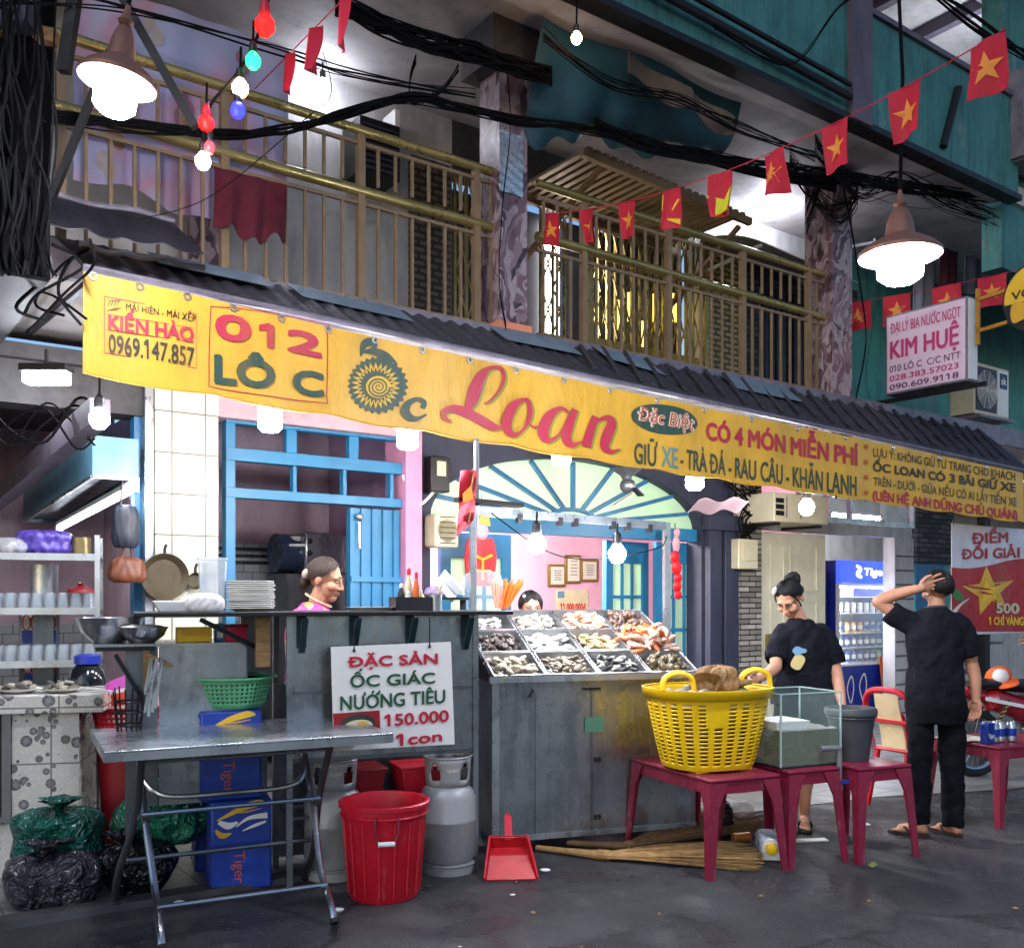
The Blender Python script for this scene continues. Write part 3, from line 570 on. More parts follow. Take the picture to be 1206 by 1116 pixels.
for z in (2.33, 2.62): sf.box(a, WW - .03, z, b, WW + .02, z + .05)
for px in (976, 1000, 1040, 1074, 1100): sf.box(U(px) - .02, WW - .034, 2.33, U(px) + .02, WW + .024, 3.1)
H.p('transom_grille', sf, 'steel_bright'); H.p('transom_glass', MB().box(a, WW + .03, 2.33, b, WW + .04, 3.1), 'pane_glass')
wallbox('shop_post', 1054, 1076, 0, 2.2, 'white_wall', WW - .06, WW + .1)
pl = MB()
for i in range(12): pl.box(U(1054, WW - .06) + .02, WW - .066, .1 + i * .17, U(1076, WW - .06) - .01, WW - .062, .12 + i * .17)
H.p('post_groove', pl, 'pilaster')
H.p('shop_back_wall', MB().box(U(972), 4.2, 0, 17, 4.3, 3.18), 'white_wall')
H.p('shop_ceiling', MB().box(U(972), WW + .1, 3.0, 17, 4.2, 3.1), 'white_soffit')
wallbox('dark_pier', 1080, 1122, 1.9, 3.18, 'dark_stone', WW - .05, WW + .2)
wallbox('shop_wall', 1078, 1118, 0, 1.9, 'teal_light', WW - .02, WW + .1)
wallbox('shop_mural', 1079, 1112, 1.1, 1.9, 'blue_dark_paint', WW - .04, WW - .023)
wallbox('end_post', 1160, 1166, 0, 3.18, 'black_iron', WW - .4, WW - .3)
# kitchen on the left
H.p('kitchen_wall', MB().box(-9, 4.4, 0, U(258) - .1, 4.5, 3.6), 'mauve_wall')
H.p('kitchen_tiles', MB().box(-9, 4.36, 0, U(258) - .1, 4.397, 1.25), 'grey_tile')
H.p('kitchen_side_wall', MB().box(U(257, 1.6) - .08, 2.1, 0, U(257, 1.6), 4.4, 3.0), 'mauve_wall')
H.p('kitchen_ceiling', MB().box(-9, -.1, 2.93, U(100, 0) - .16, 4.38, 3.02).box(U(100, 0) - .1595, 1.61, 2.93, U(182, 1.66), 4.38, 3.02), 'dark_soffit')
H.p('kitchen_fascia', MB().box(-9, -.16, 2.9, U(100, 0) - .18, -.105, 3.35), 'matte_black_board')
H.p('blue_post', MB().box(U(158, 1.7), 1.7, 0, U(169, 1.7), 1.8, 2.66), 'blue_dark_paint')
H.p('kitchen_brace', MB().bar(MFI @ at(118, 484, 5.0), MFI @ at(-25, 606, 8.2), .10, .13), 'pilaster')
H.done()
# ------------------------------------------------------------------ balcony railings
def railing(px0, px1, label):
    w = .69; u0, u1 = U(px0, w), U(px1, w); t = Thing('balcony_railing', label, 'railing', MF, group='balcony railings')
    t.p('top_rail', MB().tube([V(u0, w, 4.46), V(u1, w, 4.44)], .03, 12), 'gold_rail'); t.p('middle_rail', MB().tube([V(u0, w, 4.08), V(u1, w, 4.05)], .034, 12), 'gold_rail')
    for z in (4.35, 3.97, 3.36): t.p('thin_rail', MB().box(u0, w - .012, z, u1, w + .012, z + .022), 'bronze_bar')
    k = int((u1 - u0) / .125); us = [u0 + (u1 - u0) * (i + .5) / k for i in range(k)]
    t.rep('baluster', MB().box(-.009, w - .009, 3.382, .009, w + .009, 3.97), 'bronze_bar', [V(u, 0, 0) for i, u in enumerate(us) if i % 7 != 3])
    t.rep('short_baluster', MB().box(-.009, w - .009, 4.11, .009, w + .009, 4.35), 'bronze_bar', [V(u, 0, 0) for i, u in enumerate(us) if i % 7 != 3])
    t.rep('post', MB().box(-.024, w - .024, 3.33, .024, w + .024, 4.42), 'bronze_bar', [V(u, 0, 0) for i, u in enumerate(us) if i % 7 == 3])
    t.done()
railing(-40, 587, 'gold railing with brown bars and a dark red cloth drying over it')
railing(632, 977, 'gold railing with brown bars before the lit folding gates, between two columns')
# ------------------------------------------------------------------ awning and its yellow banner
BT = [(98, 319), (250, 352), (400, 388), (600, 431), (800, 474), (1000, 514), (1206, 557)]
BB = [(98, 440), (250, 465), (400, 491), (600, 525), (800, 557), (1000, 586), (1206, 615)]
def interp(tab, x):
    for (x0, y0), (x1, y1) in zip(tab, tab[1:]):
        if x <= x1: return y0 + (y1 - y0) * (x - x0) / (x1 - x0)
    return tab[-1][1]
def rip(u, z): return .005 * SIN(7 * u + 2.5 * z) + .004 * SIN(12.3 * u - 3 * z + 1)
def BP(off):
    def f(px, py):
        u, z = fq(px, py, 0); return V(u, rip(u, z) - off, z)
    return f
aw_ = Thing('awning', 'grey corrugated awning sloping from the balcony down to the yellow banner', 'awning', MF)
ua, ub = U(98, 0), U(1206, 0) + .25
def topz(u): return 3.02 + (2.735 - 3.02) * (u - U(98, 0)) / (U(1206, 0) - U(98, 0))
def roofp(a, b, lift=0.):
    u = ua + (ub - ua) * a; z0 = topz(u) + .02; z1 = 3.36 - .06 * a; w = .03 + b * .6
    return V(u, w, z0 + (z1 - z0) * b + .012 * SIN(u * 2 * PI / .12) + lift)
aw_.p('roof_sheet', MB().sheet(lambda a, b: roofp(a, b), 620, 4, .01, (0, 0, -1)), 'corrugated')
aw_.p('front_edge', MB().tube([V(ua + (ub - ua) * i / 8, .015, topz(ua + (ub - ua) * i / 8) + .015) for i in range(9)], .02, 8), 'roof_edge')
fl = MB(); random.seed(3)
for i in range(26):                                    # loose ribbed flashing strips lying on the sheet
    a = .36 + i * .024; q = roofp(min(a, .985), .12, .03); r_ = roofp(min(a + .03, .995), .92, .03); fl.bar(q, r_, .03, .012)
aw_.p('ribs', fl, 'corrugated')
mat('pale_sheet', '6c7f8c', .5, 0, .2)
for a0, a1 in ((.05, .12), (.14, .22), (.30, .37), (.40, .46), (.55, .64)): aw_.p('skylight_sheet', MB().add([roofp(a0, .55, .03), roofp(a1, .5, .03), roofp(a1, .9, .03), roofp(a0, .95, .03)], [(0, 1, 2, 3)]), 'pale_sheet')
for px in (110, 560, 900, 1190): aw_.p('support_arm', MB().bar(V(U(px, 0), .05, topz(U(px, 0)) - .03), V(U(px, 0), 1.7, 3.1), .03, .03), 'black_iron')
aw_.done()
bn = Thing('shop_banner', 'long yellow valance banner lettered Ốc Loan under the awning edge', 'banner', MF)
def bfn(a, b):
    px = 98 + (1206 - 98) * a; u, zt = fq(px, interp(BT, px), 0); _, zb = fq(px, interp(BB, px), 0)
    zb += -.019 * abs(SIN(u * PI / .62)) + .01; z = zt + (zb - zt) * b; return V(u, rip(u, z), z)
bn.p('cloth', MB().sheet(bfn, 260, 8, .004, (0, 1, 0)), 'banner_yellow')
ey_ = [V(*bfn(i / 20 + .01, .035)) - V(0, .006, 0) for i in range(20)]; bn.rep('eyelet', MB().tube([V(.016 * COS(2 * PI * k / 12), 0, .016 * SIN(2 * PI * k / 12)) for k in range(12)], .005, 6, closed=True), 'steel_bright', ey_)
bn.p('hem', MB().tube([bfn(i / 260, 1) for i in range(261)], .006, 6), 'banner_yellow')
f1, f2, f3, f0 = BP(.006), BP(.009), BP(.012), BP(.004)
def bt(text, q, ink, bold=.03, shear=0., fn=f1, name='lettering'):
    bn.p(name, text_on(MB(), text, fn, q, bold, shear), ink, smooth=0)
bt('MÁI HIÊN - MÁI XẾP', (148, 357, 365, 230, 371, 380), 'ink_black', .01)
bt('KIẾN HÀO', (128, 370, 387, 227, 386, 403), 'ink_red', .05); bt('0969.147.857', (128, 392, 415, 228, 409, 432), 'ink_dark', .02)
bn.p('border', ribbon_on(MB(), [(123, 349), (231, 370), (231, 434), (123, 415), (123, 349)], [1.1] * 5, f0, 1), 'ink_red', smooth=0)
bn.p('divider', ribbon_on(MB(), [(126, 388), (228, 404)], [1, 1], f0, 2).merge(ribbon_on(MB(), [(126, 370), (228, 387)], [.8, .8], f0, 2)), 'ink_red', smooth=0)
for k in range(4): bn.p('emblem', ribbon_on(MB(), [(127 + k * 3.4, 361), (130 + k * 3.4, 354), (133 + k * 3, 355)], [.6, 1.4, .6], f0, 2).merge(ribbon_on(MB(), [(126 + k * 3.4, 366), (137 + k * 2, 362)], [.9, .4], f0, 2)), 'ink_dark', smooth=0)
bt('0', (255, 368, 397, 294, 374, 403), 'ink_red', .075); bt('1', (306, 379, 406, 321, 383, 410), 'ink_red', .05); bt('2', (339, 387, 412, 377, 394, 421), 'ink_red', .07)
bt('LÔ', (254, 417, 450, 322, 426, 457), 'ink_green', .07); bt('C', (346, 434, 462, 379, 439, 467), 'ink_green', .07)
rr = [(250, 361), (290, 364), (380, 381), (385, 390), (384, 466), (378, 474), (300, 464), (252, 456), (246, 446), (248, 368), (250, 361)]
bn.p('border', ribbon_on(MB(), rr, [1.2] * len(rr), f0, 3), 'ink_red', smooth=0)
# the snail drawn for the letter O: toothed shell, light spiral
sx, sy = 442, 452; sh = []
for i in range(56):
    g = 2 * PI * i / 56; r_ = (37 if i % 2 else 33) * (1 + .09 * COS(g - .6)); sh.append((sx + r_ * COS(g), sy + r_ * SIN(g) * .93))
def fanpoly(pts, c, fn):
    m = MB(); k = len(pts); m.v = [tuple(fn(*c))]
    for q in (.25, .5, .75, 1.): m.v += [tuple(fn(c[0] + (x - c[0]) * q, c[1] + (y - c[1]) * q)) for x, y in pts]
    m.f = [(0, 1 + i, 1 + (i + 1) % k) for i in range(k)] + [(1 + j * k + i, 1 + j * k + k + i, 1 + j * k + k + (i + 1) % k, 1 + j * k + (i + 1) % k) for j in range(3) for i in range(k)]; return m
bn.p('snail_drawing', fanpoly(sh, (sx, sy), f0), 'ink_green', smooth=0)
zz = [(sx + (29 if i % 2 else 18) * COS(2 * PI * i / 52), sy + 2 + (27 if i % 2 else 17) * SIN(2 * PI * i / 52)) for i in range(53)]
bn.p('snail_drawing', ribbon_on(MB(), zz, [1.6] * 53, f1, 2), 'ink_yellow', smooth=0)
bn.p('snail_drawing', fanpoly([(sx + 3 + 15.5 * COS(2 * PI * i / 30), sy + 4 + 13 * SIN(2 * PI * i / 30)) for i in range(30)], (sx + 3, sy + 4), f2), 'ink_yellow', smooth=0)
spi = [(sx + 3 + (14 - 13 * i / 40) * COS(i * .48), sy + 4 + (12 - 11 * i / 40) * SIN(i * .48)) for i in range(41)]
bn.p('snail_drawing', ribbon_on(MB(), spi, [2.2 - 1.2 * i / 40 for i in range(41)], f3, 2), 'ink_green', smooth=0)
bn.p('snail_drawing', ribbon_on(MB(), [(424, 420), (428, 406), (437, 403), (441, 408), (432, 414)], [2, 9, 10, 6, 2], f0).merge(ribbon_on(MB(), [(424, 415), (440, 414), (455, 420), (468, 428)], [2, 8, 10, 1], f1)), 'ink_green', smooth=0)
bn.p('letter_c', ribbon_on(MB(), [(497, 481), (499, 474), (491, 470), (481, 475), (477, 484), (482, 491), (491, 493), (502, 488)], [6, 6, 5, 8, 11, 9, 5, 2], f1), 'ink_green', smooth=0)
def zp(pts): return [(400 + x / 3.015, 300 + y / 3.015) for x, y in pts]
LO = [([(508, 530), (530, 520), (562, 485), (580, 440), (570, 405), (535, 402), (503, 425), (482, 470), (466, 520), (450, 548)], [5, 8, 10, 13, 14, 15, 30, 46, 40, 22]),
      ([(392, 592), (368, 580), (372, 556), (405, 546), (450, 560), (500, 590), (540, 612), (574, 616)], [10, 16, 22, 26, 30, 34, 28, 6]),
      ([(655, 512), (612, 540), (588, 598), (608, 640), (650, 622), (676, 570), (672, 524), (655, 512)], [12, 34, 40, 22, 10, 18, 16, 12]),
      ([(672, 600), (690, 612), (706, 608)], [4, 8, 4]),
      ([(806, 560), (780, 546), (742, 575), (722, 630), (740, 660), (775, 640), (806, 590)], [10, 16, 34, 38, 20, 8, 5]), ([(832, 550), (812, 600), (800, 650), (822, 676), (858, 664)], [24, 32, 34, 20, 5]),
      ([(905, 574), (886, 630), (872, 682)], [26, 32, 34]), ([(880, 640), (912, 592), (950, 580), (962, 602), (944, 650), (938, 682), (958, 700), (992, 690)], [6, 10, 22, 34, 36, 30, 16, 4])]
for off, fn, ink in (((9, 4), f0, 'ink_lime'), ((0, 0), f2, 'ink_red')):
    m = MB()
    for p, w in LO: ribbon_on(m, zp([(x + off[0], y + off[1]) for x, y in p]), [q / 3.015 for q in w], fn)
    bn.p('script_lettering', m, ink, smooth=0)
bn.p('script_lettering', ribbon_on(MB(), zp([(520, 425), (497, 470), (480, 515)]), [1.2, 2.2, .8], f3).merge(ribbon_on(MB(), zp([(395, 560), (450, 578), (520, 610)]), [.6, 1.6, .5], f3)), 'ink_pink', smooth=0)
bn.p('oval', fanpoly([(782 + 39 * COS(2 * PI * i / 40), 494 + 17.5 * SIN(2 * PI * i / 40) + 5 * COS(2 * PI * i / 40)) for i in range(40)], (782, 494), f0), 'ink_green', smooth=0)
bt('Đặc Biệt', (751, 478, 494, 816, 490, 507), 'ink_white', .055, .2, f1); bt('Đặc Biệt', (752, 478, 494, 815, 490, 507), 'ink_orange', .012, .2, f2)
bt('GIỮ', (747, 520, 545, 774, 524, 549), 'ink_green', .02); bt('XE', (779, 524, 549, 797, 527, 552), mat('ink_faded', '5f8f8f', .6), .02); bt('- TRÀ ĐÁ - RAU CÂU - KHĂN LẠNH', (800, 527, 551, 1007, 560, 584), 'ink_green', .02)
bt('CÓ 4 MÓN MIỄN PHÍ', (832, 496, 517, 1009, 527, 548), 'ink_red', .04)
bt('LƯU Ý: KHÔNG GIỮ TƯ TRANG CHO KHÁCH', (1029, 527, 537, 1194, 556, 566), 'ink_dark', .012); bt('ỐC LOAN CÓ 3 BÃI GIỮ XE', (1029, 544, 554, 1194, 569, 579), 'ink_dark', .05)
bt('TRÊN - DƯỚI - GIỮA NẾU CÓ AI LẤY TIỀN XE', (1029, 561, 571, 1196, 586, 596), 'ink_green', .012); bt('(LIÊN HỆ ANH DŨNG CHỦ QUÁN)', (1028, 577, 588, 1197, 601, 612), 'ink_red', .04)
sm = MB()
for y in (526, 544, 562, 580): star_on(sm, 1020, y, 4.5, f1)
bn.p('star_mark', sm, 'ink_orange', smooth=0)
bn.done()
# ------------------------------------------------------------------ lamps that are lit
def bulb(px, py, Y, r, glow, label, group=None, socket='black_plastic', stretch=1.15, cord=.25, name='light_bulb', cat='light bulb', hang=True, tilt=0):
    c = at(px, py, Y); t = Thing(name, label, cat, Matrix.Translation(c) @ Matrix.Rotation(R(tilt), 4, 'X'), group=group)
    t.p('glass', MB().lathe([(.001, -r * stretch), (r * .55, -r * stretch * .85), (r * .9, -r * .5), (r, 0), (r * .95, r * .35), (r * .6, r * .85), (r * .42, r * 1.1)], 14), glow)
    t.p('socket', MB().lathe([(r * .5, r * 1.1), (r * .55, r * 1.2), (r * .5, r * 2.2), (r * .25, r * 2.5)], 12), socket)
    if cord: t.p('cord', MB().tube([V(0, 0, r * 2.4), V(.003, 0, r * 2.4 + cord)], .006, 6), 'cable_black')
    return t.done(base=(0, 0, 0))
def ledbulb(px, py, w, r, h, label, glow='bulb_white'):
    u, z = fq(px, py, w); t = Thing('led_bulb', label, 'light bulb', MF @ Matrix.Translation((u, w, z)), group='white bulbs under the awning')
    t.p('diffuser', MB().lathe([(.001, -h / 2 - .012), (r * .7, -h / 2 - .008), (r, -h / 2 + .012), (r, h / 2 - .01), (r * .8, h / 2)], 18), glow)
    t.p('socket', MB().lathe([(r * .8, h / 2), (r * .6, h / 2 + .05), (.025, h / 2 + .1), (.02, h / 2 + .16)], 14), 'white_plastic')
    t.p('cord', MB().tube([V(0, 0, h / 2 + .15), V(0, .02, h / 2 + .45)], .006, 6), 'cable_black'); t.done(base=(0, 0, 0))
ledbulb(318, 491, .12, .062, .14, 'square white bulb glowing below the C of the address'); ledbulb(480, 515, .12, .062, .12, 'white bulb glowing under the small teal c of the banner')
ledbulb(661, 540, .12, .062, .075, 'white bulb glowing under the big red name on the banner'); ledbulb(818, 568, .12, .065, .09, 'white bulb glowing beside the navy arch, right of the black ceiling fan')
bulb(117, 493, 4.75, .047, 'bulb_white', 'round bulb glowing below the left end of the yellow banner'); bulb(950, 597, 8.3, .065, 'bulb_white', 'round bulb glowing before the old white air conditioner')
for i, (px, py, Y, r, lb) in enumerate(((632, 640, 5.9, .055, 'bulb hanging from the stall frame left of the certificates'), (727, 652, 6.2, .055, 'bulb hanging from the stall frame right of the certificates'))):
    bulb(px, py, Y, r, 'bulb_stall', lb, group='bulbs over the seafood', cord=.06)
c_, cz = fq(580, 613, 2.6); bulb(580, 613, 8.9, .06, 'bulb_room', 'bulb glowing in the pink room behind the hanging red figure', cord=.5)
t = Thing('floodlight', 'flat white floodlight glowing under the dark ceiling at the far left', 'light', Matrix.Translation(at(55, 445, 5.5)))
t.p('panel', MB().box(-.12, -.05, -.035, .12, .05, .03), 'flood_white', bev=.015); t.p('housing', MB().box(-.13, -.06, .031, .13, .06, .07).tube([V(0, 0, .07), V(0, 0, .16)], .012), 'black_plastic'); t.done()
a = at(71, 622, 7.9); b = at(158, 576, 6.0); t = Thing('tube_light', 'slanting fluorescent tube glowing under the blue cooker hood', 'light')
t.p('tube', MB().tube([a, b], .018, 10), 'tube_kitchen'); d_ = V(0, 0, .035); t.p('fitting', MB().bar(a + d_, b + d_, .06, .03), 'white_plastic')
for q in (a, b): t.p('end_cap', MB().bx(q + V(0, 0, .01), (.05, .04, .06)), 'white_plastic')
t.done()
def street_lamp(px, py, Y, r, label, lean):
    t = Thing('pendant_lamp', label, 'lamp', Matrix.Translation(at(px, py, Y)) @ Matrix.Rotation(R(lean), 4, 'Y'), group='street pendant lamps')
    t.p('shade', MB().lathe([(r, -.02), (r * 1.01, -.005), (r * .86, .022), (r * .6, .05), (r * .36, .075), (r * .3, .14), (r * .2, .185), (r * .11, .2)], 36), mat('lamp_copper', '8a5f4e', .45, .3, .2)); t.p('reflector', MB().lathe([(r * .985, -.021), (r * .84, .01), (r * .56, .036), (r * .34, .06)], 36), mat('enamel', 'f0ece4', .4, 0, .03))
    t.p('finial', MB().lathe([(.02, .2), (.03, .215), (.014, .24), (.008, .28)], 12), 'lamp_copper')
    t.p('bulb', MB().lathe([(.001, -.14), (r * .36, -.135), (r * .54, -.11), (r * .56, -.03), (r * .36, .03)], 20), 'lamp_core')
    t.p('cord', MB().tube([V(0, 0, .27), V(.02, .02, .8), V(0, .05, 1.5)], .009, 6), 'cable_black'); t.done(base=(0, 0, 0))
street_lamp(139, 92, 3.7, .142, 'copper pendant street lamp glowing over the left of the banner', 8); street_lamp(1060, 297, 4.4, .18, 'copper pendant street lamp glowing above the pink light box sign', 0)
for px, py, r, gl, lb in ((312, 30, .046, 'bulb_red', 'large red festoon bulb at the top of the coloured string'), (298, 72, .036, 'bulb_green', 'green festoon bulb under the large red one'), (283, 104, .038, 'bulb_warm', 'warm white festoon bulb just above the blue one'),
        (280, 130, .034, 'bulb_blue', 'blue festoon bulb on the coloured string'), (243, 145, .036, 'bulb_red', 'small red festoon bulb left of the blue one'), (239, 190, .036, 'bulb_warm', 'warm white festoon bulb at the bottom of the string')):
    bulb(px, py, 4.55, r, gl, lb, 'coloured festoon bulbs', 'red_plastic' if gl == 'bulb_red' else 'black_plastic', cord=.1)
bulb(247, 174, 4.55, .03, mat('pink_glass', 'c25a6a', .2, alpha=.7), 'unlit pink festoon bulb on the coloured string', 'coloured festoon bulbs', cord=.08)
bulb(380, 101, 7.2, .045, 'bulb_dim', 'white bulb glowing by the white wall of the balcony, far from the flags'); bulb(679, 45, 6.3, .035, 'bulb_warm', 'small bulb glowing by the top of the patterned column, near the tarpaulin'); bulb(905, 250, 9.85, .07, 'bulb_cool', 'white bulb glowing before the grey shutter of the balcony')
bulb(1193, 93, 10.3, .1, 'bulb_cool', 'bulb glowing under the white ceiling at the top right corner', cord=.2)
u0_, z0_ = fq(978, 606, 2.9); t = Thing('tube_light', 'fluorescent tube glowing in the open drinks shop behind the old air conditioner', 'light', MF)
t.p('tube', MB().tube([V(u0_, 2.9, z0_), V(u0_ + 1.1, 2.9, z0_)], .02, 10), 'tube_white'); t.p('fitting', MB().box(u0_ - .03, 2.87, z0_ + .025, u0_ + 1.13, 2.93, z0_ + .06), 'white_plastic'); t.p('stem', MB().tube([V(u0_ + .5, 2.9, z0_ + .06), V(u0_ + .5, 2.9, 3.02)], .01), 'white_plastic'); t.done()
# ------------------------------------------------------------------ things on the balcony and overhead
def cloth(name, px0, py0, px1, py1, w, m, label, cat, amp=.03, waves=3, slant=0., ragged=0., extra=None):
    u0, z1 = fq(px0, py0, w); u1, _ = fq(px1, py0, w); _, z0 = fq(px0, py1, w)
    def f(a, b):
        rg = ragged * (SIN(9 * a) * .5 + SIN(23 * a + 2) * .3) * b
        return V(u0 + (u1 - u0) * a, w + amp * SIN(2 * PI * waves * a + 1.5 * b) * (.3 + b) + slant * b, z1 + (z0 - z1) * b + rg)
    t = Thing(name, label, cat, MF); o = t.p('fabric', MB().sheet(f, 40, 16, .006, (0, 1, 0)), m)
    if extra: extra(t, o, f)
    t.done(); return f
n = NT('blanket'); v = n.coord('Object'); base = n.ramp(n.noise(v, 2.2, 2, .4), [(.38, hx('9aa0c0')), (.48, hx('a398b8')), (.58, hx('b58a9c')), (.68, hx('a9aecb'))]); n.l(base, n.b.inputs['Base Color']); n.b.inputs['Roughness'].default_value = .9
def blank_extra(t, o, f):
    random.seed(11); cols = (mat('pastel_pink', 'a06a80', .9), mat('pastel_orange', 'a57a55', .9), mat('pastel_cream', 'a49a98', .9))
    for i in range(15):
        a, b = random.uniform(.08, .92), random.uniform(.06, .9); r_ = random.uniform(.02, .045); m = MB()
        for k in range(2):
            c = (a + k * .03, b + k * .05); pts = [(c[0] + r_ * COS(g) * .8, c[1] + r_ * SIN(g) * 1.2) for g in [2 * PI * j / 14 for j in range(14)]]
            m.v += [tuple(f(*p) - V(0, .006 + .003 * k, 0)) for p in pts]; m.f.append(tuple(range(len(m.v) - 14, len(m.v))))
        t.p('printed_patch', m, cols[i % 3].name, o, smooth=0)
cloth('blanket', 88, -30, 340, 215, .98, 'blanket', 'pale blue and pink printed blanket hanging inside the balcony on the left', 'blanket', .03, 4, 0, .1, blank_extra)
cloth('drying_cloth', 253, 196, 338, 268, .64, 'burgundy_cloth', 'dark red cloth drying over the balcony railing', 'cloth', .02, 3, 0, .06)
# scalloped black awning cloth left
def btf(a, b):
    px = -12 + 218 * a; u, zt = fq(px, 222 + 44 * max(0, a - .1), .4); return V(u, .4 - .5 * b + .02 * SIN(14 * a), zt - (.30 + .02 * abs(SIN(a * 16))) * b)
t = Thing('cloth_awning', 'black cloth awning with a pale edge at the far left', 'awning', MF); t.p('cloth', MB().sheet(btf, 50, 8, .006, (0, 0, -1)), 'black_tarp')
t.p('pole', MB().tube([btf(i / 20, 0) + V(0, 0, .012) for i in range(21)], .016, 8), 'roof_edge'); t.p('pole', MB().tube([btf(i / 20, 1) + V(0, 0, -.07) for i in range(7, 21)], .014, 8), 'black_iron'); t.done()
# teal tarpaulin sagging under the parapet with wet cardboard
def tpf(a, b):
    px = 640 + 235 * a; u, zt = fq(px, 20 + 100 * a, .25); ln = .62 * (1 - a * .55) * (1 + .13 * SIN(13 * a) + .1 * SIN(31 * a))
    return V(u + .1 * b, .25 + .35 * b + .04 * SIN(9 * a + 3 * b), zt - ln * b - .06 * SIN(PI * b) )
t = Thing('tarpaulin', 'torn teal tarpaulin sagging under the parapet beside the patterned column', 'tarpaulin', MF); t.p('sheet', MB().sheet(tpf, 60, 14, .006, (0, 1, 0)), 'tarp_teal')
for px, py, s in ((775, 92, .3), (835, 128, .22)):
    u, z = fq(px, py, .16); t.p('cardboard', MB().sheet(lambda a, b: V(u - s + 2 * s * a, .14 + .04 * SIN(5 * a), z + .10 - .16 * b - .12 * a + .04 * SIN(7 * a) * b), 12, 4, .01, (0, 1, 0)), mat('wet_card', '5f5248', .9, 0, .4, 6, grime=.6))
t.done()
# slatted canopy over the lit gate
t = Thing('slatted_canopy', 'brown slatted wooden canopy over the gold folding gates', 'canopy', MF); u0, u1 = U(650, 1.3), U(836, 1.3)
for i in range(22): u = u0 + (u1 - u0) * i / 22; t.p('slat', MB().box(u, .85, 4.93 - .1 * i / 22, u + .05, 1.88, 4.955 - .1 * i / 22), 'bronze_bar')
t.p('front_rail', MB().bar(V(u0 - .05, .87, 4.9), V(u1 + .05, .87, 4.80), .05, .06), 'bronze_bar'); t.p('rear_rail', MB().bar(V(u0 - .05, 1.8, 4.9), V(u1 + .05, 1.8, 4.80), .05, .06), 'bronze_bar')
t.p('bracket', MB().bar(V(u0 + .05, 1.86, 4.3), V(u0 + .2, .9, 4.88), .05, .03), 'wood'); t.p('bracket', MB().bar(V(u1, 1.86, 4.25), V(u1, .95, 4.78), .05, .03), 'bronze_bar'); t.done()
t = Thing('window_canopy', 'small curved white canopy over the grey shutter with a bulb below', 'canopy', MF); ua_, ub_ = U(868, 1.4), U(985, 1.4)
t.p('sheet', MB().sheet(lambda a, b: V(ua_ + (ub_ - ua_) * b, 1.88 - .75 * a, 5.02 - .22 * a * a - .1 * b), 8, 8, .012, (0, 0, 1)), 'white_soffit'); t.p('arm', MB().bar(V(ua_ + .05, 1.86, 4.72), V(ua_ + .05, 1.15, 4.78), .03, .03), 'white_plastic'); t.done()
# window unit and light on the white wall
u, z = fq(437, 185, 1.75); t = Thing('window_air_conditioner', 'dark louvred air conditioner leaning out of the white balcony wall', 'air conditioner', MF)
t.p('case', MB().box(u - .17, 1.6, z - .2, u + .17, 1.9, z + .22), 'black_iron', bev=.01)
for i in range(8): t.p('louvre', MB().box(u - .15, 1.585, z - .17 + i * .045, u + .15, 1.597, z - .15 + i * .045), 'shutter_grey')
t.p('bracket', MB().box(u + .18, 1.7, z - .1, u + .22, 1.9, z + .4), 'white_plastic'); t.done()
u, z = fq(607, 165, .585); one('foil_wrap', MB().sheet(lambda a, b: V(U(588, .6) - .004 + .2 * a, .59 + .004 * SIN(40 * b + 9 * a), 4.28 + .42 * b), 10, 24, .003, (0, 1, 0)), mat('foil', 'c9cbd2', .3, .85, .15, 30, bump=.5), 'crinkled silver foil wrapped on the nearer patterned column', 'foil', MF)
# ------------------------------------------------------------------ cables
def cable(name, pts, w, r, label, k=1, jit=.05, sd=1, n=8, group=None, cat='cable'):
    random.seed(sd); m = MB()
    for j in range(k if k == 1 else int(k * 1.7)):
        q = []
        for px, py in pts:
            ww = w + random.uniform(-1, 1) * jit; u, z = fq(px, py, ww); q.append(V(u, ww, z + random.uniform(-1, 1) * jit))
        m.tube(cat_rom(q, n), r * random.uniform(.28, .66), 6)
    one(name, m, 'cable_black', label, cat, MF, group=group)
cable('cable_bundle', [(395, 5), (440, 25), (500, 48), (560, 62), (600, 75), (650, 90)], .35, .013, 'thick tangle of black cables running into the top of the nearer column', 22, .07, 2, cat='cables')
cable('cable_bundle', [(-25, 122), (80, 140), (170, 150), (260, 158), (340, 152), (400, 135), (480, 116), (540, 127), (610, 142), (700, 155), (800, 178), (900, 205), (985, 222)], .3, .012, 'long drooping bundle of black cables passing before both columns', 9, .035, 3, cat='cables')
cable('cable_bundle', [(700, 148), (760, 170), (830, 185), (905, 198), (960, 205), (1010, 212), (1080, 222), (1206, 238)], .25, .011, 'messy bundle of cables spreading across the top of the farther column', 14, .06, 4, cat='cables')
cable('cable_bundle', [(960, 170), (985, 200), (1015, 225), (1060, 215), (1120, 240), (1215, 275)], .2, .008, 'loose cables fanning out right of the farther column', 12, .1, 5, cat='cables')
cable('cable_bundle', [(930, 190), (960, 230), (990, 250), (1010, 225), (975, 205), (950, 260)], .5, .007, 'snarl of loose wires coiled round the farther column', 12, .12, 6, 10, cat='cables')
cable('cable_bundle', [(990, 200), (1003, 270), (1012, 330), (1020, 400), (1008, 470)], .5, .006, 'wires running down the farther column', 5, .04, 7, cat='cables')
cable('cable_bundle', [(596, 70), (601, 150), (592, 240), (588, 330), (596, 385)], .53, .006, 'wires running down the nearer column', 4, .03, 8, cat='cables')
cable('cable_bundle', [(-20, 8), (70, 0), (170, 15), (330, 60), (420, 88), (560, 110)], -.2, .009, 'pair of black cables crossing in front of the blanket', 3, .03, 9, cat='cables')
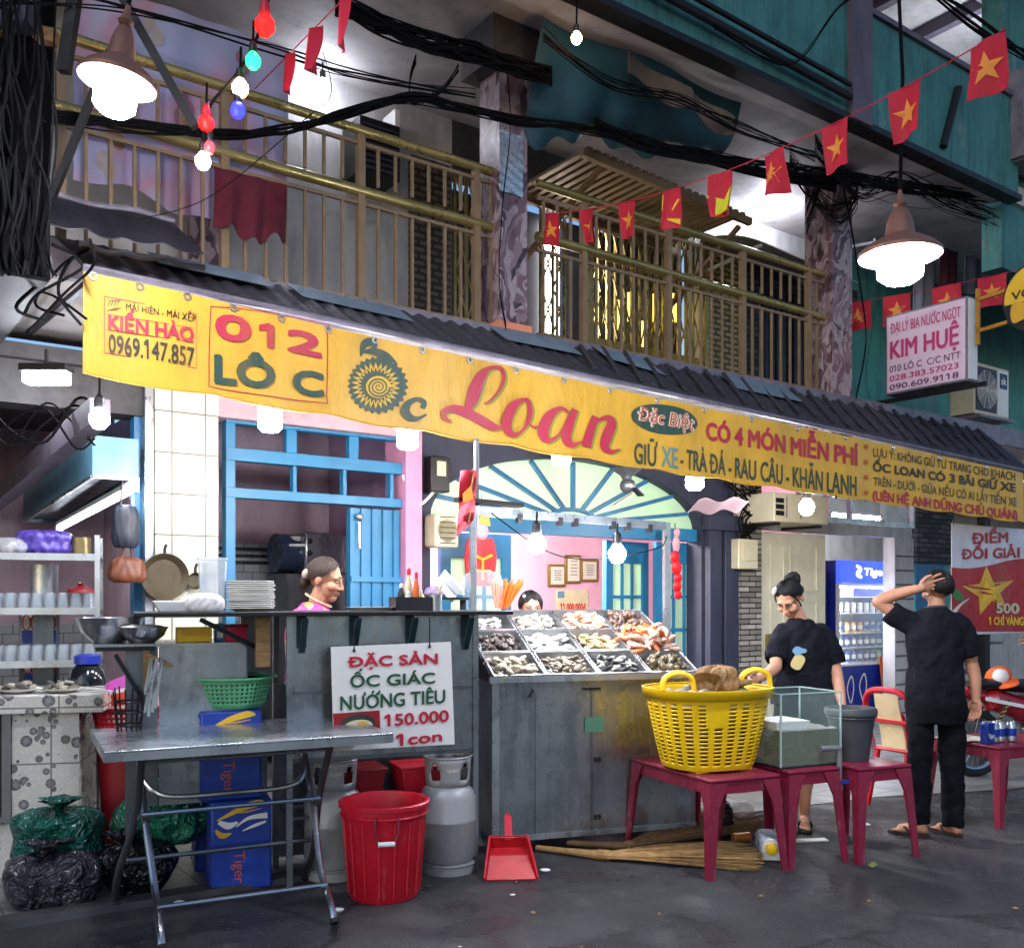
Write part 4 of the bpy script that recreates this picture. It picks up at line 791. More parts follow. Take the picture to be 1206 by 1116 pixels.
cable('cable_bundle', [(490, 70), (483, 95), (486, 118), (520, 105), (540, 80)], .4, .008, 'loop of cables hanging under the white soffit', 5, .03, 10, cat='cables')
cable('cable_bundle', [(640, 40), (720, 100), (800, 118), (870, 150), (960, 185)], .05, .009, 'cables strung along the underside of the tarpaulin', 6, .05, 11, cat='cables')
cable('cable_bundle', [(840, 30), (930, 75), (990, 5), (1040, -20)], -.25, .008, 'cables crossing the teal parapet near its pilaster', 3, .02, 12, cat='cables')
cable('cable_bundle', [(1090, -10), (1150, 30), (1215, 70)], -.6, .016, 'thick black cables at the top right corner', 5, .08, 13, cat='cables')
cable('hanging_wire', [(380, 60), (390, 110), (360, 140), (250, 230), (165, 258)], .1, .006, 'thin wire slanting from the bulbs to the black awning', 1, 0, 14)
cable('hanging_wire', [(1020, 225), (1100, 205), (1215, 165)], .1, .006, 'thin wire rising from the farther column to the right edge', 1, 0, 15)
cable('hanging_wire', [(1020, 230), (1100, 245), (1215, 210)], .1, .006, 'thin wire sagging from the farther column to the right edge', 1, 0, 16)
cable('hanging_wire', [(1015, 290), (1035, 330), (1020, 440), (1030, 480)], .4, .006, 'wire drooping beside the pink light box', 1, 0, 17)
random.seed(21); m = MB()
for j in range(20):
    x = random.uniform(-20, 58); q = [at(x + random.uniform(-14, 14), y, 4.25 + random.uniform(-.08, .08)) for y in (-15, 70, 150, 230, 290, 325)]
    m.tube(cat_rom(q, 6), random.uniform(.003, .008), 6)
one('cable_bundle', m, 'cable_black', 'dense curtain of black cables hanging at the far left edge', 'cables')
random.seed(22); m = MB()
for j in range(10):
    q = [at(60 + random.uniform(-50, 50), y + random.uniform(-12, 12), 4.6 + random.uniform(-.2, .2)) for y in (290, 320, 350, 380)] if j < 6 else [at(x, 500 + 26 * SIN(x * .05 + j) + random.uniform(-8, 8), 5.3) for x in (-10, 20, 55, 90, 112)]
    m.tube(cat_rom(q, 6), random.uniform(.004, .009), 6)
one('cable_bundle', m, 'cable_black', 'sagging cables below the dark ceiling beside the floodlight', 'cables')
t = Thing('steel_pole', 'black steel utility pole with leaning braces at the top left', 'pole')
q = at(28, 240, 4.5); t.p('shaft', MB().tube([q - V(0, 0, .2), q + V(0, 0, 1.6)], .06, 12), mat('matte_black_board', '0a0a0d', .95, 0, .4, 4, spec=.05))
t.p('brace', MB().bar(at(75, 85, 4.4), at(92, -30, 4.4), .05, .05), 'black_iron'); t.p('brace', MB().bar(at(30, 310, 4.5), at(130, 60, 4.5), .03, .03), 'black_iron'); t.p('brace', MB().bar(at(140, -10, 4.6), at(230, 150, 4.6), .04, .04), 'black_iron')
t.p('dark_backing', MB().add([at(-60, -20, 4.75), at(66, -20, 4.75), at(58, 215, 4.75), at(-60, 215, 4.75)] + [at(-60, -20, 4.8), at(66, -20, 4.8), at(58, 215, 4.8), at(-60, 215, 4.8)], [(0, 1, 2, 3), (7, 6, 5, 4), (0, 4, 5, 1), (1, 5, 6, 2), (2, 6, 7, 3), (3, 7, 4, 0)]), mat('matte_black_board', '0a0a0d', .95, 0, .4, 4, spec=.05)); t.p('cross_arm', MB().bar(at(-12, 30, 4.5), at(66, 45, 4.5), .06, .06), 'wood'); t.p('meter_box', MB().bx(at(20, 8, 4.4), (.16, .12, .2)), 'shutter_grey', bev=.01); t.p('meter_box', MB().bx(at(8, 150, 4.6), (.14, .1, .24)), 'matte_black_board', bev=.01); t.done()  # board behind is an added dark sheet filling in the darkness behind the cables
# ------------------------------------------------------------------ flags
def flag_string(a, b, pxs, label_fn, sname, slabel, wd=.27, ht=.21, face=0., sagz=0.0, kind='star', group='flags on strings', ys=None):
    a, b = Vector(a), Vector(b)
    pts = [];
    for px in pxs:
        t = (px - CX) / F; d = b - a; s = (t * a.y - a.x) / (d.x - t * d.y); pts.append((a + d * s, s))
    d = (b - a).normalized()
    def sgz(s): return sagz * 4 * s * (1 - s)
    line = [a.lerp(b, i / 30) - V(0, 0, sgz(i / 30)) for i in range(31)]
    one('flag_string', MB().tube(line, .003, 5), 'flag_red', slabel, 'string')
    hd = V(d.x, d.y, 0).normalized(); ang = math.atan2(hd.y, hd.x)
    for i, (p, s) in enumerate(pts):
        lb, k = label_fn(i); slope = (b.z - a.z) / max(.01, V(b.x - a.x, b.y - a.y).length) - sagz * 4 * (1 - 2 * s) / max(.01, (b - a).length)
        X = Matrix.Translation(p - V(0, 0, sgz(s))) @ Matrix.Rotation(ang, 4, 'Z'); random.seed(100 + i + len(pxs)); ph = random.uniform(0, 6); tw = random.uniform(.5, 1.5)
        def f(x, z): return V(x, .018 * tw * .8 * SIN(9 * x / wd * .5 + ph + 3 * z / ht * .7) * (1 - z / ht if z < 0 else 1) + .012 * tw * (z / ht), z + slope * x)
        t = Thing('flag', lb, 'flag', X, group=group)
        o = t.p('cloth', MB().sheet(lambda u_, v_: f(-wd / 2 + wd * u_, -ht * v_), 10, 8, .002, (0, 1, 0)), 'flag_red')
        for sgn in (-.003, .005):
            g_ = lambda x, z: f(x, z) + V(0, sgn, 0)
            if k == 'star': t.p('star', star_on(MB(), 0, -ht * .52, ht * .30, g_), 'flag_star', o, smooth=0)
            elif k == 'party':
                t.p('yellow_print', MB().add([g_(-wd / 2, -ht * .98), g_(wd * .35, -ht * .98), g_(wd * .49, -ht * .5), g_(0, -ht * .62), g_(-wd * .49, -ht * .35)], [(0, 1, 2, 3, 4)]), mat('lime_print', 'd2d020', .6), o, smooth=0)
            elif k == 'stripe':
                t.p('yellow_print', MB().add([g_(wd * .48, -ht * .05), g_(wd * .48, -ht * .5), g_(-wd * .1, -ht * .55), g_(-wd * .45, -ht * .3)], [(0, 1, 2, 3)]).add([g_(wd * .45, -ht * .7), g_(-wd * .45, -ht * .95), g_(-wd * .45, -ht * .8)], [(0, 1, 2)]), 'ink_yellow', o, smooth=0)
        t.done(base=(0, 0, 0))
L1 = ['largest starred flag at the top right corner', 'starred flag second from the top right, before the teal parapet', 'starred flag before the lower edge of the teal parapet, at the pilaster', 'starred flag just above the bulb of the grey shutter',
      'flag printed with lime yellow below red, among the starred flags', 'red flag with a yellow slash among the starred flags', 'starred flag at the end of the slatted canopy', 'starred flag below the middle of the slatted canopy', 'smallest starred flag beside the nearer patterned column']
K1 = ['star'] * 4 + ['party', 'stripe'] + ['star'] * 3
flag_string(at(1185, 34, 3.75), at(637, 252, 6.55), [1162, 1066, 984, 911, 848, 790, 739, 692, 649], lambda i: (L1[i], K1[i]), 'flag_string', 'red string carrying the starred flags across the balcony', sagz=.16, wd=.145)
L2 = ['starred flag against the farther column, left of the pink light box', 'starred flag half hidden behind the pink light box', 'starred flag poking up above the pink light box', 'starred flag above the outdoor air conditioner beside the round sign']
flag_string(at(1000, 357, 10.0), at(1215, 314, 9.5), [1010, 1056, 1115, 1168], lambda i: (L2[i], 'star'), 'flag_string', 'red string carrying the flags above the pink light box', wd=.26, ht=.30, sagz=.02)
L3 = ['narrow red pennant nearest the coloured bulbs', 'middle of the three red pennants at the top', 'red pennant cut off by the top of the picture']
flag_string(at(300, 105, 6.0), at(425, -22, 3.6), [341, 371, 405], lambda i: (L3[i], 'plain'), 'flag_string', 'string carrying the red pennants past the coloured bulbs', wd=.15, ht=.2, group='red pennants')
def wire(px, pts3, label, r=.005): one('bulb_wire', MB().tube(cat_rom(pts3, 6), r, 6), 'cable_black', label, 'wire')
wire(0, [at(320, -20, 4.55), at(312, 15, 4.55), at(298, 55, 4.55), at(275, 92, 4.55), at(246, 128, 4.55), at(240, 178, 4.55)], 'black wire carrying the coloured festoon bulbs', .008)
# ------------------------------------------------------------------ signs and units on the right
d9 = FA - PI / 2                                       # pointing from the house to the street
XK = Matrix.Translation(at(1043, 466, 9.4)) @ Matrix.Rotation(d9, 4, 'Z')      # x runs towards the street, -y faces the photo's left
t = Thing('light_box_sign', 'pink light box sign lettered Kim Huệ jutting out beside the farther column', 'sign', XK)
sb = t.p('case', MB().box(0, 0, 0, .82, .16, .76), 'roof_edge', bev=.006); t.p('face', MB().box(.02, -.006, .02, .80, -.001, .74), mat('sign_pink', 'e2c6d8', .5, 0, .08), sb); t.p('end_panel', MB().box(.821, .01, .02, .828, .15, .74), 'white_plastic', sb)
fk = lambda x, z: V(x, -.010, z)
for s_, q, ink, bo in (('ĐẠI LÝ BIA NƯỚC NGỌT', (.06, .68, .58, .76, .68, .58), 'ink_pink', .015), ('KIM HUỆ', (.06, .51, .34, .74, .51, .34), 'ink_pink', .035), ('010 LÔ C  C/C NTT', (.05, .275, .21, .76, .275, .21), 'ink_plum', .012), ('028.383.57023', (.05, .18, .125, .74, .18, .125), 'ink_pink', .03), ('090.609.9118', (.05, .095, .04, .74, .095, .04), 'ink_plum', .03)):
    t.p('lettering', text_on(MB(), s_, fk, q, bo), ink, sb, smooth=0)
t.p('bracket', MB().bar(V(-.5, .08, -.04), V(.95, .08, -.04), .03, .04), 'black_iron'); t.done()
XV = XK @ Matrix.Translation((1.42, .08, .62)); rv = .30
t = Thing('round_sign', 'round yellow and black drink sign on a yellow bracket at the right edge', 'sign', XV)
cy = MB().lathe([(rv, -.05), (rv, .05)], 48, X=Matrix.Rotation(PI / 2, 4, 'X')); rd = t.p('disc', cy, 'ink_black'); fv = lambda off: (lambda x, z: V(x, -.052 - off, z))
t.p('face', fanpoly([(rv * .95 * COS(2 * PI * i / 48), rv * .95 * SIN(2 * PI * i / 48)) for i in range(48)], (0, 0), fv(.001)), 'ink_yellow', rd, smooth=0)
t.p('face', fanpoly([(rv * .95 * COS(PI + PI * i / 24), rv * .95 * SIN(PI + PI * i / 24) * .96 - .03) for i in range(25)], (0, -.1), fv(.003)), 'ink_black', rd, smooth=0)
t.p('lettering', text_on(MB(), 'VODKA', fv(.003), (-.22, .075, .0, .24, .095, .02), .03), 'ink_black', rd, smooth=0); t.p('printed_mark', MB().add([fv(.003)(*q) for q in ((-.05, .14), (.12, .14), (.12, .22), (-.05, .22))], [(0, 1, 2, 3)]), 'ink_black', rd, smooth=0)
t.p('picture', fanpoly([(-.1 + .13 * COS(2 * PI * i / 20), -.11 + .1 * SIN(2 * PI * i / 20) + .03 * SIN(6 * PI * i / 20)) for i in range(20)], (-.1, -.11), fv(.005)), 'ink_gold', rd, smooth=0)
t.p('picture', fanpoly([(.1 + .1 * COS(2 * PI * i / 20), -.16 + .07 * SIN(2 * PI * i / 20) + .02 * SIN(8 * PI * i / 20)) for i in range(20)], (.1, -.16), fv(.006)), 'ivory_plastic', rd, smooth=0)
t.p('bracket', MB().bar(V(-.56, 0, .1), V(-rv, 0, .12), .03, .03).bar(V(-.56, 0, -.18), V(-rv + .02, 0, -.16), .03, .03).bar(V(-.55, 0, -.3), V(-.55, 0, .2), .03, .03), mat('yellow_iron', 'b07a1e', .5)); t.done()
u, z = fq(1147, 486, .75); XA = MF @ Matrix.Translation((u, .75, z)); t = Thing('air_conditioner', 'white outdoor air conditioner with round fan grille under the round sign', 'air conditioner', XA)
ac = t.p('case', MB().box(0, 0, 0, .74, .28, .56), 'ivory_plastic', bev=.012); t.p('fan_recess', MB().box(.03, -.004, .04, .47, -.001, .52), 'shutter_grey', ac); gr = MB()
for i in range(1, 9): gr.tube([V(.25 + .025 * i * COS(2 * PI * k / 28), -.012, .28 + .025 * i * SIN(2 * PI * k / 28)) for k in range(28)], .0035, 5, closed=True)
for k in range(10): g = 2 * PI * k / 10; gr.bar(V(.25, -.012, .28), V(.25 + .22 * COS(g), -.012, .28 + .22 * SIN(g)), .004, .004)
t.p('grille', gr, 'white_plastic', ac); t.p('hub', MB().lathe([(.03, -.02), (.03, .0)], 16, (0, 0, 0), Matrix.Translation((.25, 0, .28)) @ Matrix.Rotation(PI / 2, 4, 'X')), 'white_plastic', ac); t.p('panel', MB().box(.50, -.003, .03, .72, -.0005, .53), 'white_plastic', ac)
t.p('badge', MB().box(.53, -.006, .33, .69, -.0035, .5), mat('badge_blue', '1d2a5a', .4), ac); t.p('lettering', text_on(MB(), 'sk', lambda x, z: V(x, -.008, z), (.56, .46, .38, .66, .46, .38), .04), 'ink_white', ac, smooth=0)
t.p('bracket', MB().bar(V(.05, -.05, -.03), V(.05, 1.1, -.03), .04, .04).bar(V(.65, -.05, -.03), V(.65, 1.1, -.03), .04, .04).bar(V(0, -.05, -.03), V(.74, -.05, -.03), .03, .03), 'roof_edge'); t.done()
u, z = fq(1186, 180, .0); t = Thing('dark_box', 'dark grey unit fixed at the right end of the teal parapet', 'box', MF); t.p('case', MB().box(u, -.15, z, u + .7, .08, z + .72), 'black_iron', bev=.01); t.p('frame', MB().box(u - .05, -.18, z - .1, u - .005, .05, z + .74).box(u, -.18, z - .12, u + .7, .05, z - .02), 'roof_edge'); t.done()
for (x0, y0, x1, y1, w, m_, lb) in ((1078, 285, 1102, 365, 1.2, mat('cloth_white', '8d93a8', .9), 'white shirt drying left of the street lamp bulb'), (1108, 290, 1128, 350, 1.1, mat('cloth_plum', '5d3040', .9), 'plum cloth drying above the pink light box'), (1138, 262, 1170, 345, 1.15, 'cloth_white', 'pale towel drying above the round sign bracket'), (1176, 285, 1206, 345, 1.2, mat('cloth_blue', '35406a', .9), 'blue cloth drying at the right edge of the balcony')):
    cloth('laundry', x0, y0, x1, y1, w, m_ if isinstance(m_, str) else m_.name, lb, 'laundry', .02, 2)
t = Thing('drying_pole', 'pole with hanging laundry on the right balcony', 'pole', MF); u0, z0 = fq(1030, 282, 1.15); u1, z1 = fq(1215, 262, 1.15); t.p('bar', MB().tube([V(u0, 1.15, z0), V(u1, 1.15, z1)], .015), 'roof_edge'); t.p('bracket', MB().bar(V(u0 + .1, 1.15, z0), V(u0 + .1, WW, z0 + .1), .03, .03), 'roof_edge'); t.done()
# ------------------------------------------------------------------ street-level helpers
def lp(X, px, py, y):
    """point of the sight line where it meets the plane y of frame X, in that frame"""
    Xi = X.inverted(); c = Xi @ V(0, 0, CAMZ); d = Xi.to_3x3() @ V((px - CX) / F, 1, (HY - py) / F); return c + d * ((y - c.y) / d.y)
def hz(px, py, z):
    Y = (CAMZ - z) * F / (py - HY); return V((px - CX) / F * Y, Y, z)
def rnd_bag(seed, r, amp=.16, squash=1.):
    random.seed(seed); ph = [(random.uniform(0, 6), random.uniform(0, 6), random.randint(2, 9), random.randint(1, 7)) for _ in range(9)]
    def f(a, b):
        th = 2 * PI * a; fi = PI * b; k = 1.
        for i, (p, q, m_, n_) in enumerate(ph): k += amp / (1.7 + i * .5) * abs(SIN(m_ * th + p + 1.2 * SIN(fi * (n_ % 3)))) * SIN((n_ % 4 + 1) * fi + q) * .6
        p_ = SIN(fi) ** .85; x = r[0] * p_ * COS(th) * k; y = r[1] * p_ * SIN(th) * k; z = -COS(fi) * r[2] * (1 + (k - 1) * .6)
        return V(x, y, max(z, -r[2] * .82) + r[2] * .82)
    g = MB().grid(f, 72, 34); g.smooth = 75; return g
# ------------------------------------------------------------------ metal folding table in front
XT = fr(-1.68, 4.02, 0, 27); tw, td, th = 1.26, .80, .84
t = Thing('folding_table', 'empty stainless steel folding table standing before the beer crates', 'table', XT)
top = t.p('tabletop', MB().box(0, 0, th - .008, tw, td, th), 'steel_top', bev=.003); t.p('rim', MB().box(0, 0, th - .045, tw, .012, th - .0085).box(0, td - .012, th - .045, tw, td, th - .0085).box(0, .0125, th - .045, .012, td - .0125, th - .0085).box(tw - .012, .0125, th - .045, tw, td - .0125, th - .0085), 'steel_top', top)
LX = ((.21, .03, .66, .10), (.95, .03, .66, .95), (.13, .66, .10, .13), (1.03, .66, .10, 1.0))
for i, (x, yf, yt, xt) in enumerate(((.22, .02, .64, .20), (.96, .02, .64, .98), (.10, .64, .14, .16), (1.02, .64, .14, 1.0))):
    sgn = -1 if i % 2 == 0 else 1; q = cat_rom([V(xt, yt, th - .05), V(xt, yt * .6 + yf * .4, .5), V(x, yt * .25 + yf * .75, .2), V(x, yf + (.01 if i > 1 else -.02), .07), V(x + .0 * sgn, yf + (.06 if i > 1 else -.07), .012)], 6)
    lg = t.p('leg', MB().tube(q, .017, 10), 'chrome' if i < 2 else 'steel_dark'); t.p('foot_cap', MB().tube([q[-3], q[-1] + (q[-1] - q[-3]) * .3], .021, 10), 'black_rubber', lg)
def xb(z, ya, yb, xa, xb_, r=.011, m='chrome'): t.p('crossbar', MB().tube([V(xa, ya, z), V(xb_, yb, z)], r, 8), m)
xb(.15, .07, .07, .22, .96); xb(.24, .57, .57, .11, 1.02, m='steel_dark'); xb(.50, .32, .32, .18, 1.0); xb(.76, .17, .17, .17, 1.0)
t.p('brace_hoop', MB().tube(cat_rom([V(.2, .45, .64), V(.24, .42, .59), V(.33, .4, .555), V(.6, .4, .55), V(.85, .4, .555), V(.94, .42, .6), V(.97, .5, .72)], 6), .013, 8), 'chrome'); t.done()
# ------------------------------------------------------------------ red bin, gas bottles, dustpan
B = hz(446, 1068, 0) + V(0, .2, 0); t = Thing('plastic_bin', 'bright red plastic bin with white grip standing right of the folding table', 'bin', Matrix.Translation(B))
bp = [(.18, .0), (.19, .012), (.226, .40), (.235, .42), (.236, .445), (.25, .45), (.252, .47), (.245, .475), (.226, .472), (.218, .42), (.185, .02), (.001, .018)]
bp = [(r_ * .9, z_) for r_, z_ in bp]; t.p('body', MB().lathe(bp, 48), 'red_plastic'); rb_ = MB()
for k in range(16): g = 2 * PI * k / 16; rb_.bar(V(.176 * COS(g), .176 * SIN(g), .03), V(.204 * COS(g), .204 * SIN(g), .39), .008, .008)
t.p('ribs', rb_, 'red_plastic'); t.p('hoop', MB().tube([V(.213 * COS(2 * PI * k / 40), .213 * SIN(2 * PI * k / 40), .415) for k in range(40)], .006, 6, closed=True), 'red_plastic')
for s in (-1, 1):
    ga = -PI / 2 + .18 if s < 0 else PI / 2; c, sn = COS(ga), SIN(ga); tx, ty = -sn, c; e = lambda k, z, o=.225: V(o * c + tx * k, o * sn + ty * k, z)
    h_ = t.p('handle', MB().tube([e(-.055, .43), e(-.058, .36), e(-.04, .305, .222), e(.04, .305, .222), e(.058, .36), e(.055, .43)], .006, 6), 'maroon_plastic'); t.p('grip', MB().tube([e(-.04, .305, .224), e(.04, .305, .224)], .012, 8), 'white_plastic', h_)
t.done(base=(0, 0, 0))
def gas(px, py, label, off=.153):
    b = hz(px, py, 0) + V(0, off, 0); t = Thing('gas_cylinder', label, 'gas cylinder', Matrix.Translation(b), group='grey gas cylinders')
    r = .152; t.p('body', MB().lathe([(.09, .05), (r - .02, .06), (r, .09), (r, .27), (r + .003, .275), (r + .003, .285), (r, .29), (r, .40), (r - .015, .44), (r - .05, .47), (.04, .48)], 40), 'gas_grey')
    fr_ = MB().lathe([(r - .012, 0), (r - .006, .0), (r - .006, .045), (r + .002, .05), (r - .02, .058), (r - .012, 0)], 40); t.p('foot_ring', fr_, 'gas_grey')
    cm = MB(); nn = 48; zs = [.465, .50, .53, .56, .59, .62]; hole = {(k, j) for k0 in (30, 41, 8, 19) for k in range(k0, k0 + 4) for j in (1, 2)} | {(k, 3) for k0 in (30, 41, 8, 19) for k in (k0 + 1, k0 + 2)}
    for z in zs:
        rr_ = .118 + .012 * (z - .465) / .155
        for k in range(nn): cm.v.append((rr_ * COS(2 * PI * k / nn), rr_ * SIN(2 * PI * k / nn), z))
    for j in range(5):
        for k in range(nn):
            if (k, j) not in hole: cm.f.append((j * nn + k, j * nn + (k + 1) % nn, (j + 1) * nn + (k + 1) % nn, (j + 1) * nn + k))
    co = t.p('collar', cm, 'gas_grey'); sd = co.modifiers.new('thick', 'SOLIDIFY'); sd.thickness = .005
    t.p('rim', MB().tube([V(.13 * COS(2 * PI * k / 40), .13 * SIN(2 * PI * k / 40), .62) for k in range(40)], .006, 6, closed=True), 'gas_grey', co)
    t.p('lettering', text_on(MB(), '12-2017', lambda x, z: V(.1285 * SIN(x / .12), -.1285 * COS(x / .12), z), (.005, .565, .548, .065, .565, .548), .02), 'ink_white', co, smooth=0)
    vl = t.p('valve', MB().tube([V(0, 0, .48), V(0, 0, .56)], .02).tube([V(0, 0, .54), V(.06, 0, .54)], .012), mat('brass', '8d7034', .35, .8)); t.p('knob', MB().lathe([(.03, .56), (.032, .575), (.01, .59)], 12), 'black_plastic', vl)
    t.p('hose', MB().tube(cat_rom([V(.06, 0, .54), V(.12, .05, .6), V(.1, .2, .64), V(0, .35, .75)], 6), .008, 6), 'cable_black'); t.done(base=(0, 0, 0))
gas(525, 1033, 'grey gas cylinder standing right of the red bin, beside the counter post'); gas(386, 1040, 'grey gas cylinder half hidden behind the folding table legs')
XD = Matrix.Translation(hz(602, 1037, 0)) @ Matrix.Rotation(R(4), 4, 'Z') @ Matrix.Rotation(R(27), 4, 'X'); t = Thing('dustpan', 'dirty red plastic dustpan propped on the ground before the steel stall', 'dustpan', XD)
dp = MB().add([V(-.135, 0, .004), V(.135, 0, .004), V(.1, .25, .004), V(-.1, .25, .004), V(-.14, 0, .02), V(-.105, .26, .075), V(.105, .26, .075), V(.14, 0, .02), V(-.128, 0, .012), V(.128, 0, .012), V(.095, .245, .012), V(-.095, .245, .012), V(-.098, .25, .075), V(.098, .25, .075)], [(3, 2, 1, 0), (0, 4, 5, 3), (3, 5, 6, 2), (2, 6, 7, 1), (8, 9, 10, 11), (8, 11, 12, 4), (11, 10, 13, 12), (10, 9, 7, 13), (0, 1, 9, 8), (4, 12, 5), (5, 12, 13, 6), (6, 13, 7)])
t.p('pan', dp, mat('dirty_red', 'b8141f', .5, 0, .2, 12, grime=.6)); t.p('rim', MB().tube([V(-.14, 0, .02), V(-.105, .26, .077), V(.105, .26, .077), V(.14, 0, .02)], .006, 6), 'red_plastic'); t.p('handle', MB().bar(V(0, .25, .06), V(0, .37, .12), .04, .018).tube([V(-.015, .36, .115), V(0, .39, .13), V(.015, .36, .115)], .008, 6), 'red_plastic'); t.done(base=(0, 0, 0))
# ------------------------------------------------------------------ counter with black top
XC = fr(-1.143, 4.94, 0, 22.3); t = Thing('metal_counter', 'patched grey metal counter with thin black top and bracketed overhang', 'counter', XC)
t.p('top', MB().box(-.72, -.13, 1.385, 1.19, .45, 1.405), 'black_iron', bev=.003)
t.p('front_panel', MB().box(.03, -.01, .64, 1.0, .0, 1.384), 'steel', bev=.002); t.p('panel_seam', MB().box(.035, -.017, .985, .995, -.0105, 1.0).box(.035, -.016, .64, .995, -.0105, .66), 'steel_dark')
for x in (0, 1.0): t.p('post', MB().box(x, -.02, 0, x + .03, .012, 1.384), 'steel')
t.p('post', MB().box(0, .42, 0, .03, .45, 1.384), 'steel_dark'); t.p('post', MB().box(1.0, .42, 0, 1.03, .45, 1.384), 'steel_dark'); t.p('dark_upright', MB().box(-.17, .44, .35, -.03, .48, 1.384), 'steel_dark')
t.p('low_rail', MB().box(.031, .43, .3, .999, .45, .33).box(.031, .43, .6, .999, .45, .63), 'steel_dark')
for x in (.05, .32, .62, .93): t.p('bracket', MB().box(x, -.012, 1.22, x + .05, -.0105 + .0, 1.384).bar(V(x + .025, -.12, 1.37), V(x + .025, -.02, 1.2), .03, .015), mat('bracket_teal', '12323a', .5, .2, .3, 8, grime=.5))
t.p('bracket', MB().bar(V(-.42, -.1, 1.37), V(-.15, .04, 1.23), .02, .02), 'black_iron'); t.p('dark_back_sheet', MB().box(.0, .46, .05, 1.03, .47, 1.0), 'steel_dark'); t.p('wood_upright', MB().box(-.15, -.01, 1.13, -.08, .04, 1.384), 'wood')  # sheet at the back is added to keep the space under the counter dark
t.p('lower_top', MB().box(-.90, .1, 1.235, -.18, .6, 1.25), 'steel'); t.p('lower_panel', MB().box(-.60, .12, .45, -.18, .135, 1.234), 'steel'); t.p('side_panel', MB().box(-.755, .125, .45, -.605, .14, 1.234), 'steel_dark')
t.p('lower_bracket', MB().bar(V(-.89, .09, 1.228), V(-.62, .09, 1.228), .02, .02).bar(V(-.80, .1, 1.2), V(-.66, .11, .95), .015, .02), 'black_iron'); t.p('rail', MB().bar(V(-.66, .06, 1.22), V(-.66, .06, .98), .03, .02).bar(V(-.66, .05, 1.2), V(-.54, .05, 1.14), .02, .02), 'wood')
for x in (-.755, -.2): t.p('post', MB().box(x, .14, 0, x + .03, .17, 1.23), 'steel_dark')
t.done()
# utensils hanging left
random.seed(5)
for i, (px, lb) in enumerate(((176, 'steel tongs hanging at the left of the counter, longest of three'), (183, 'steel tongs hanging in the middle of three at the counter'), (189, 'steel tongs hanging nearest the counter panel'))):
    p = lp(XC, px + 2, 775, .03); m = MB()
    for s in (-1, 1): m.bar(p, p + V(-.03 + s * .018 - .01 * i, -.0, -.28 + .02 * i), .014, .006)
    one('tongs', m, 'steel_bright', lb, 'tongs', XC, group='steel tongs')
p = lp(XC, 152, 838, .02); t = Thing('wire_basket', 'black wire utensil basket hanging below the lower counter', 'basket', XC @ Matrix.Translation(p)); wm = MB()
for k in range(14): g = 2 * PI * k / 14; wm.tube([V(.05 * COS(g), .05 * SIN(g), -.12), V(.07 * COS(g), .07 * SIN(g), .08 + .02 * (k % 3))], .004, 5)
for z in (-.12, -.06, 0, .05): wm.tube([V((.06 + .06 * z) * COS(2 * PI * k / 18), (.06 + .06 * z) * SIN(2 * PI * k / 18), z) for k in range(18)], .005, 5, closed=True)
t.p('wires', wm, 'black_iron'); t.p('bottom', MB().lathe([(.001, -.125), (.05, -.122), (.05, -.1)], 16), 'black_iron'); t.done()
# sign hung on the counter
s0, s1 = lp(XC, 389.7, 761.5, -.15), lp(XC, 531, 755.5, -.15); s2, s3 = lp(XC, 393, 884, -.15), lp(XC, 535.5, 876, -.15)
t = Thing('menu_sign', 'white hanging sign offering peppered snails for 150.000 each', 'sign', XC)
def sg(px, py): return lp(XC, px, py, -.155)
bd = t.p('board', MB().add([s0, s1, s3, s2] + [p + V(0, .006, 0) for p in (s0, s1, s3, s2)], [(0, 1, 2, 3), (7, 6, 5, 4), (0, 4, 5, 1), (1, 5, 6, 2), (2, 6, 7, 3), (3, 7, 4, 0)]), mat('sign_white', 'd6d4d0', .4, 0, .06))
for s_, q, ink, bo in (('ĐẶC SẢN', (410, 773, 785, 515, 769, 781), 'ink_signred', .055), ('ỐC GIÁC', (413, 795, 809, 512, 791, 804), 'ink_signgreen', .035), ('NƯỚNG TIÊU', (401, 819, 836, 524, 811, 827), 'ink_signgreen', .03), ('150.000', (453, 841, 855, 528, 835, 849), 'ink_signred', .04), ('1con', (467, 864, 878, 520, 860, 872), 'ink_signred', .05)):
    t.p('lettering', text_on(MB(), s_, sg, q, bo), ink, bd, smooth=0)
t.p('photo_panel', poly_on(MB(), [(392, 840), (447, 836), (448, 866), (394, 869)], sg), 'dark_red', bd, smooth=0); f_ = lambda x, y: lp(XC, x, y, -.158); f__ = lambda x, y: lp(XC, x, y, -.161)
t.p('shell_picture', fanpoly([(421 + 21 * COS(2 * PI * i / 24), 853 + 12.5 * SIN(2 * PI * i / 24) - 2 * COS(2 * PI * i / 24)) for i in range(24)], (421, 853), f_), mat('shell_pic', '2b2c22', .5), bd, smooth=0); t.p('shell_picture', fanpoly([(422 + 17 * COS(2 * PI * i / 24), 855 + 8 * SIN(2 * PI * i / 24 - .2)) for i in range(24)], (422, 855), f__), 'ivory_plastic', bd, smooth=0); t.p('shell_picture', fanpoly([(427 + 7 * COS(2 * PI * i / 16), 855 + 6.5 * SIN(2 * PI * i / 16)) for i in range(16)], (427, 855), lambda x, y: lp(XC, x, y, -.163)), 'ink_gold', bd, smooth=0)
for px, py in ((417, 766), (506, 761)): t.p('hook', MB().tube([sg(px, py), lp(XC, px, py - 14, -.135), lp(XC, px, py - 34, -.12)], .004, 6).ell(sg(px, py), .008, 8, 6), 'black_iron')
t.done()
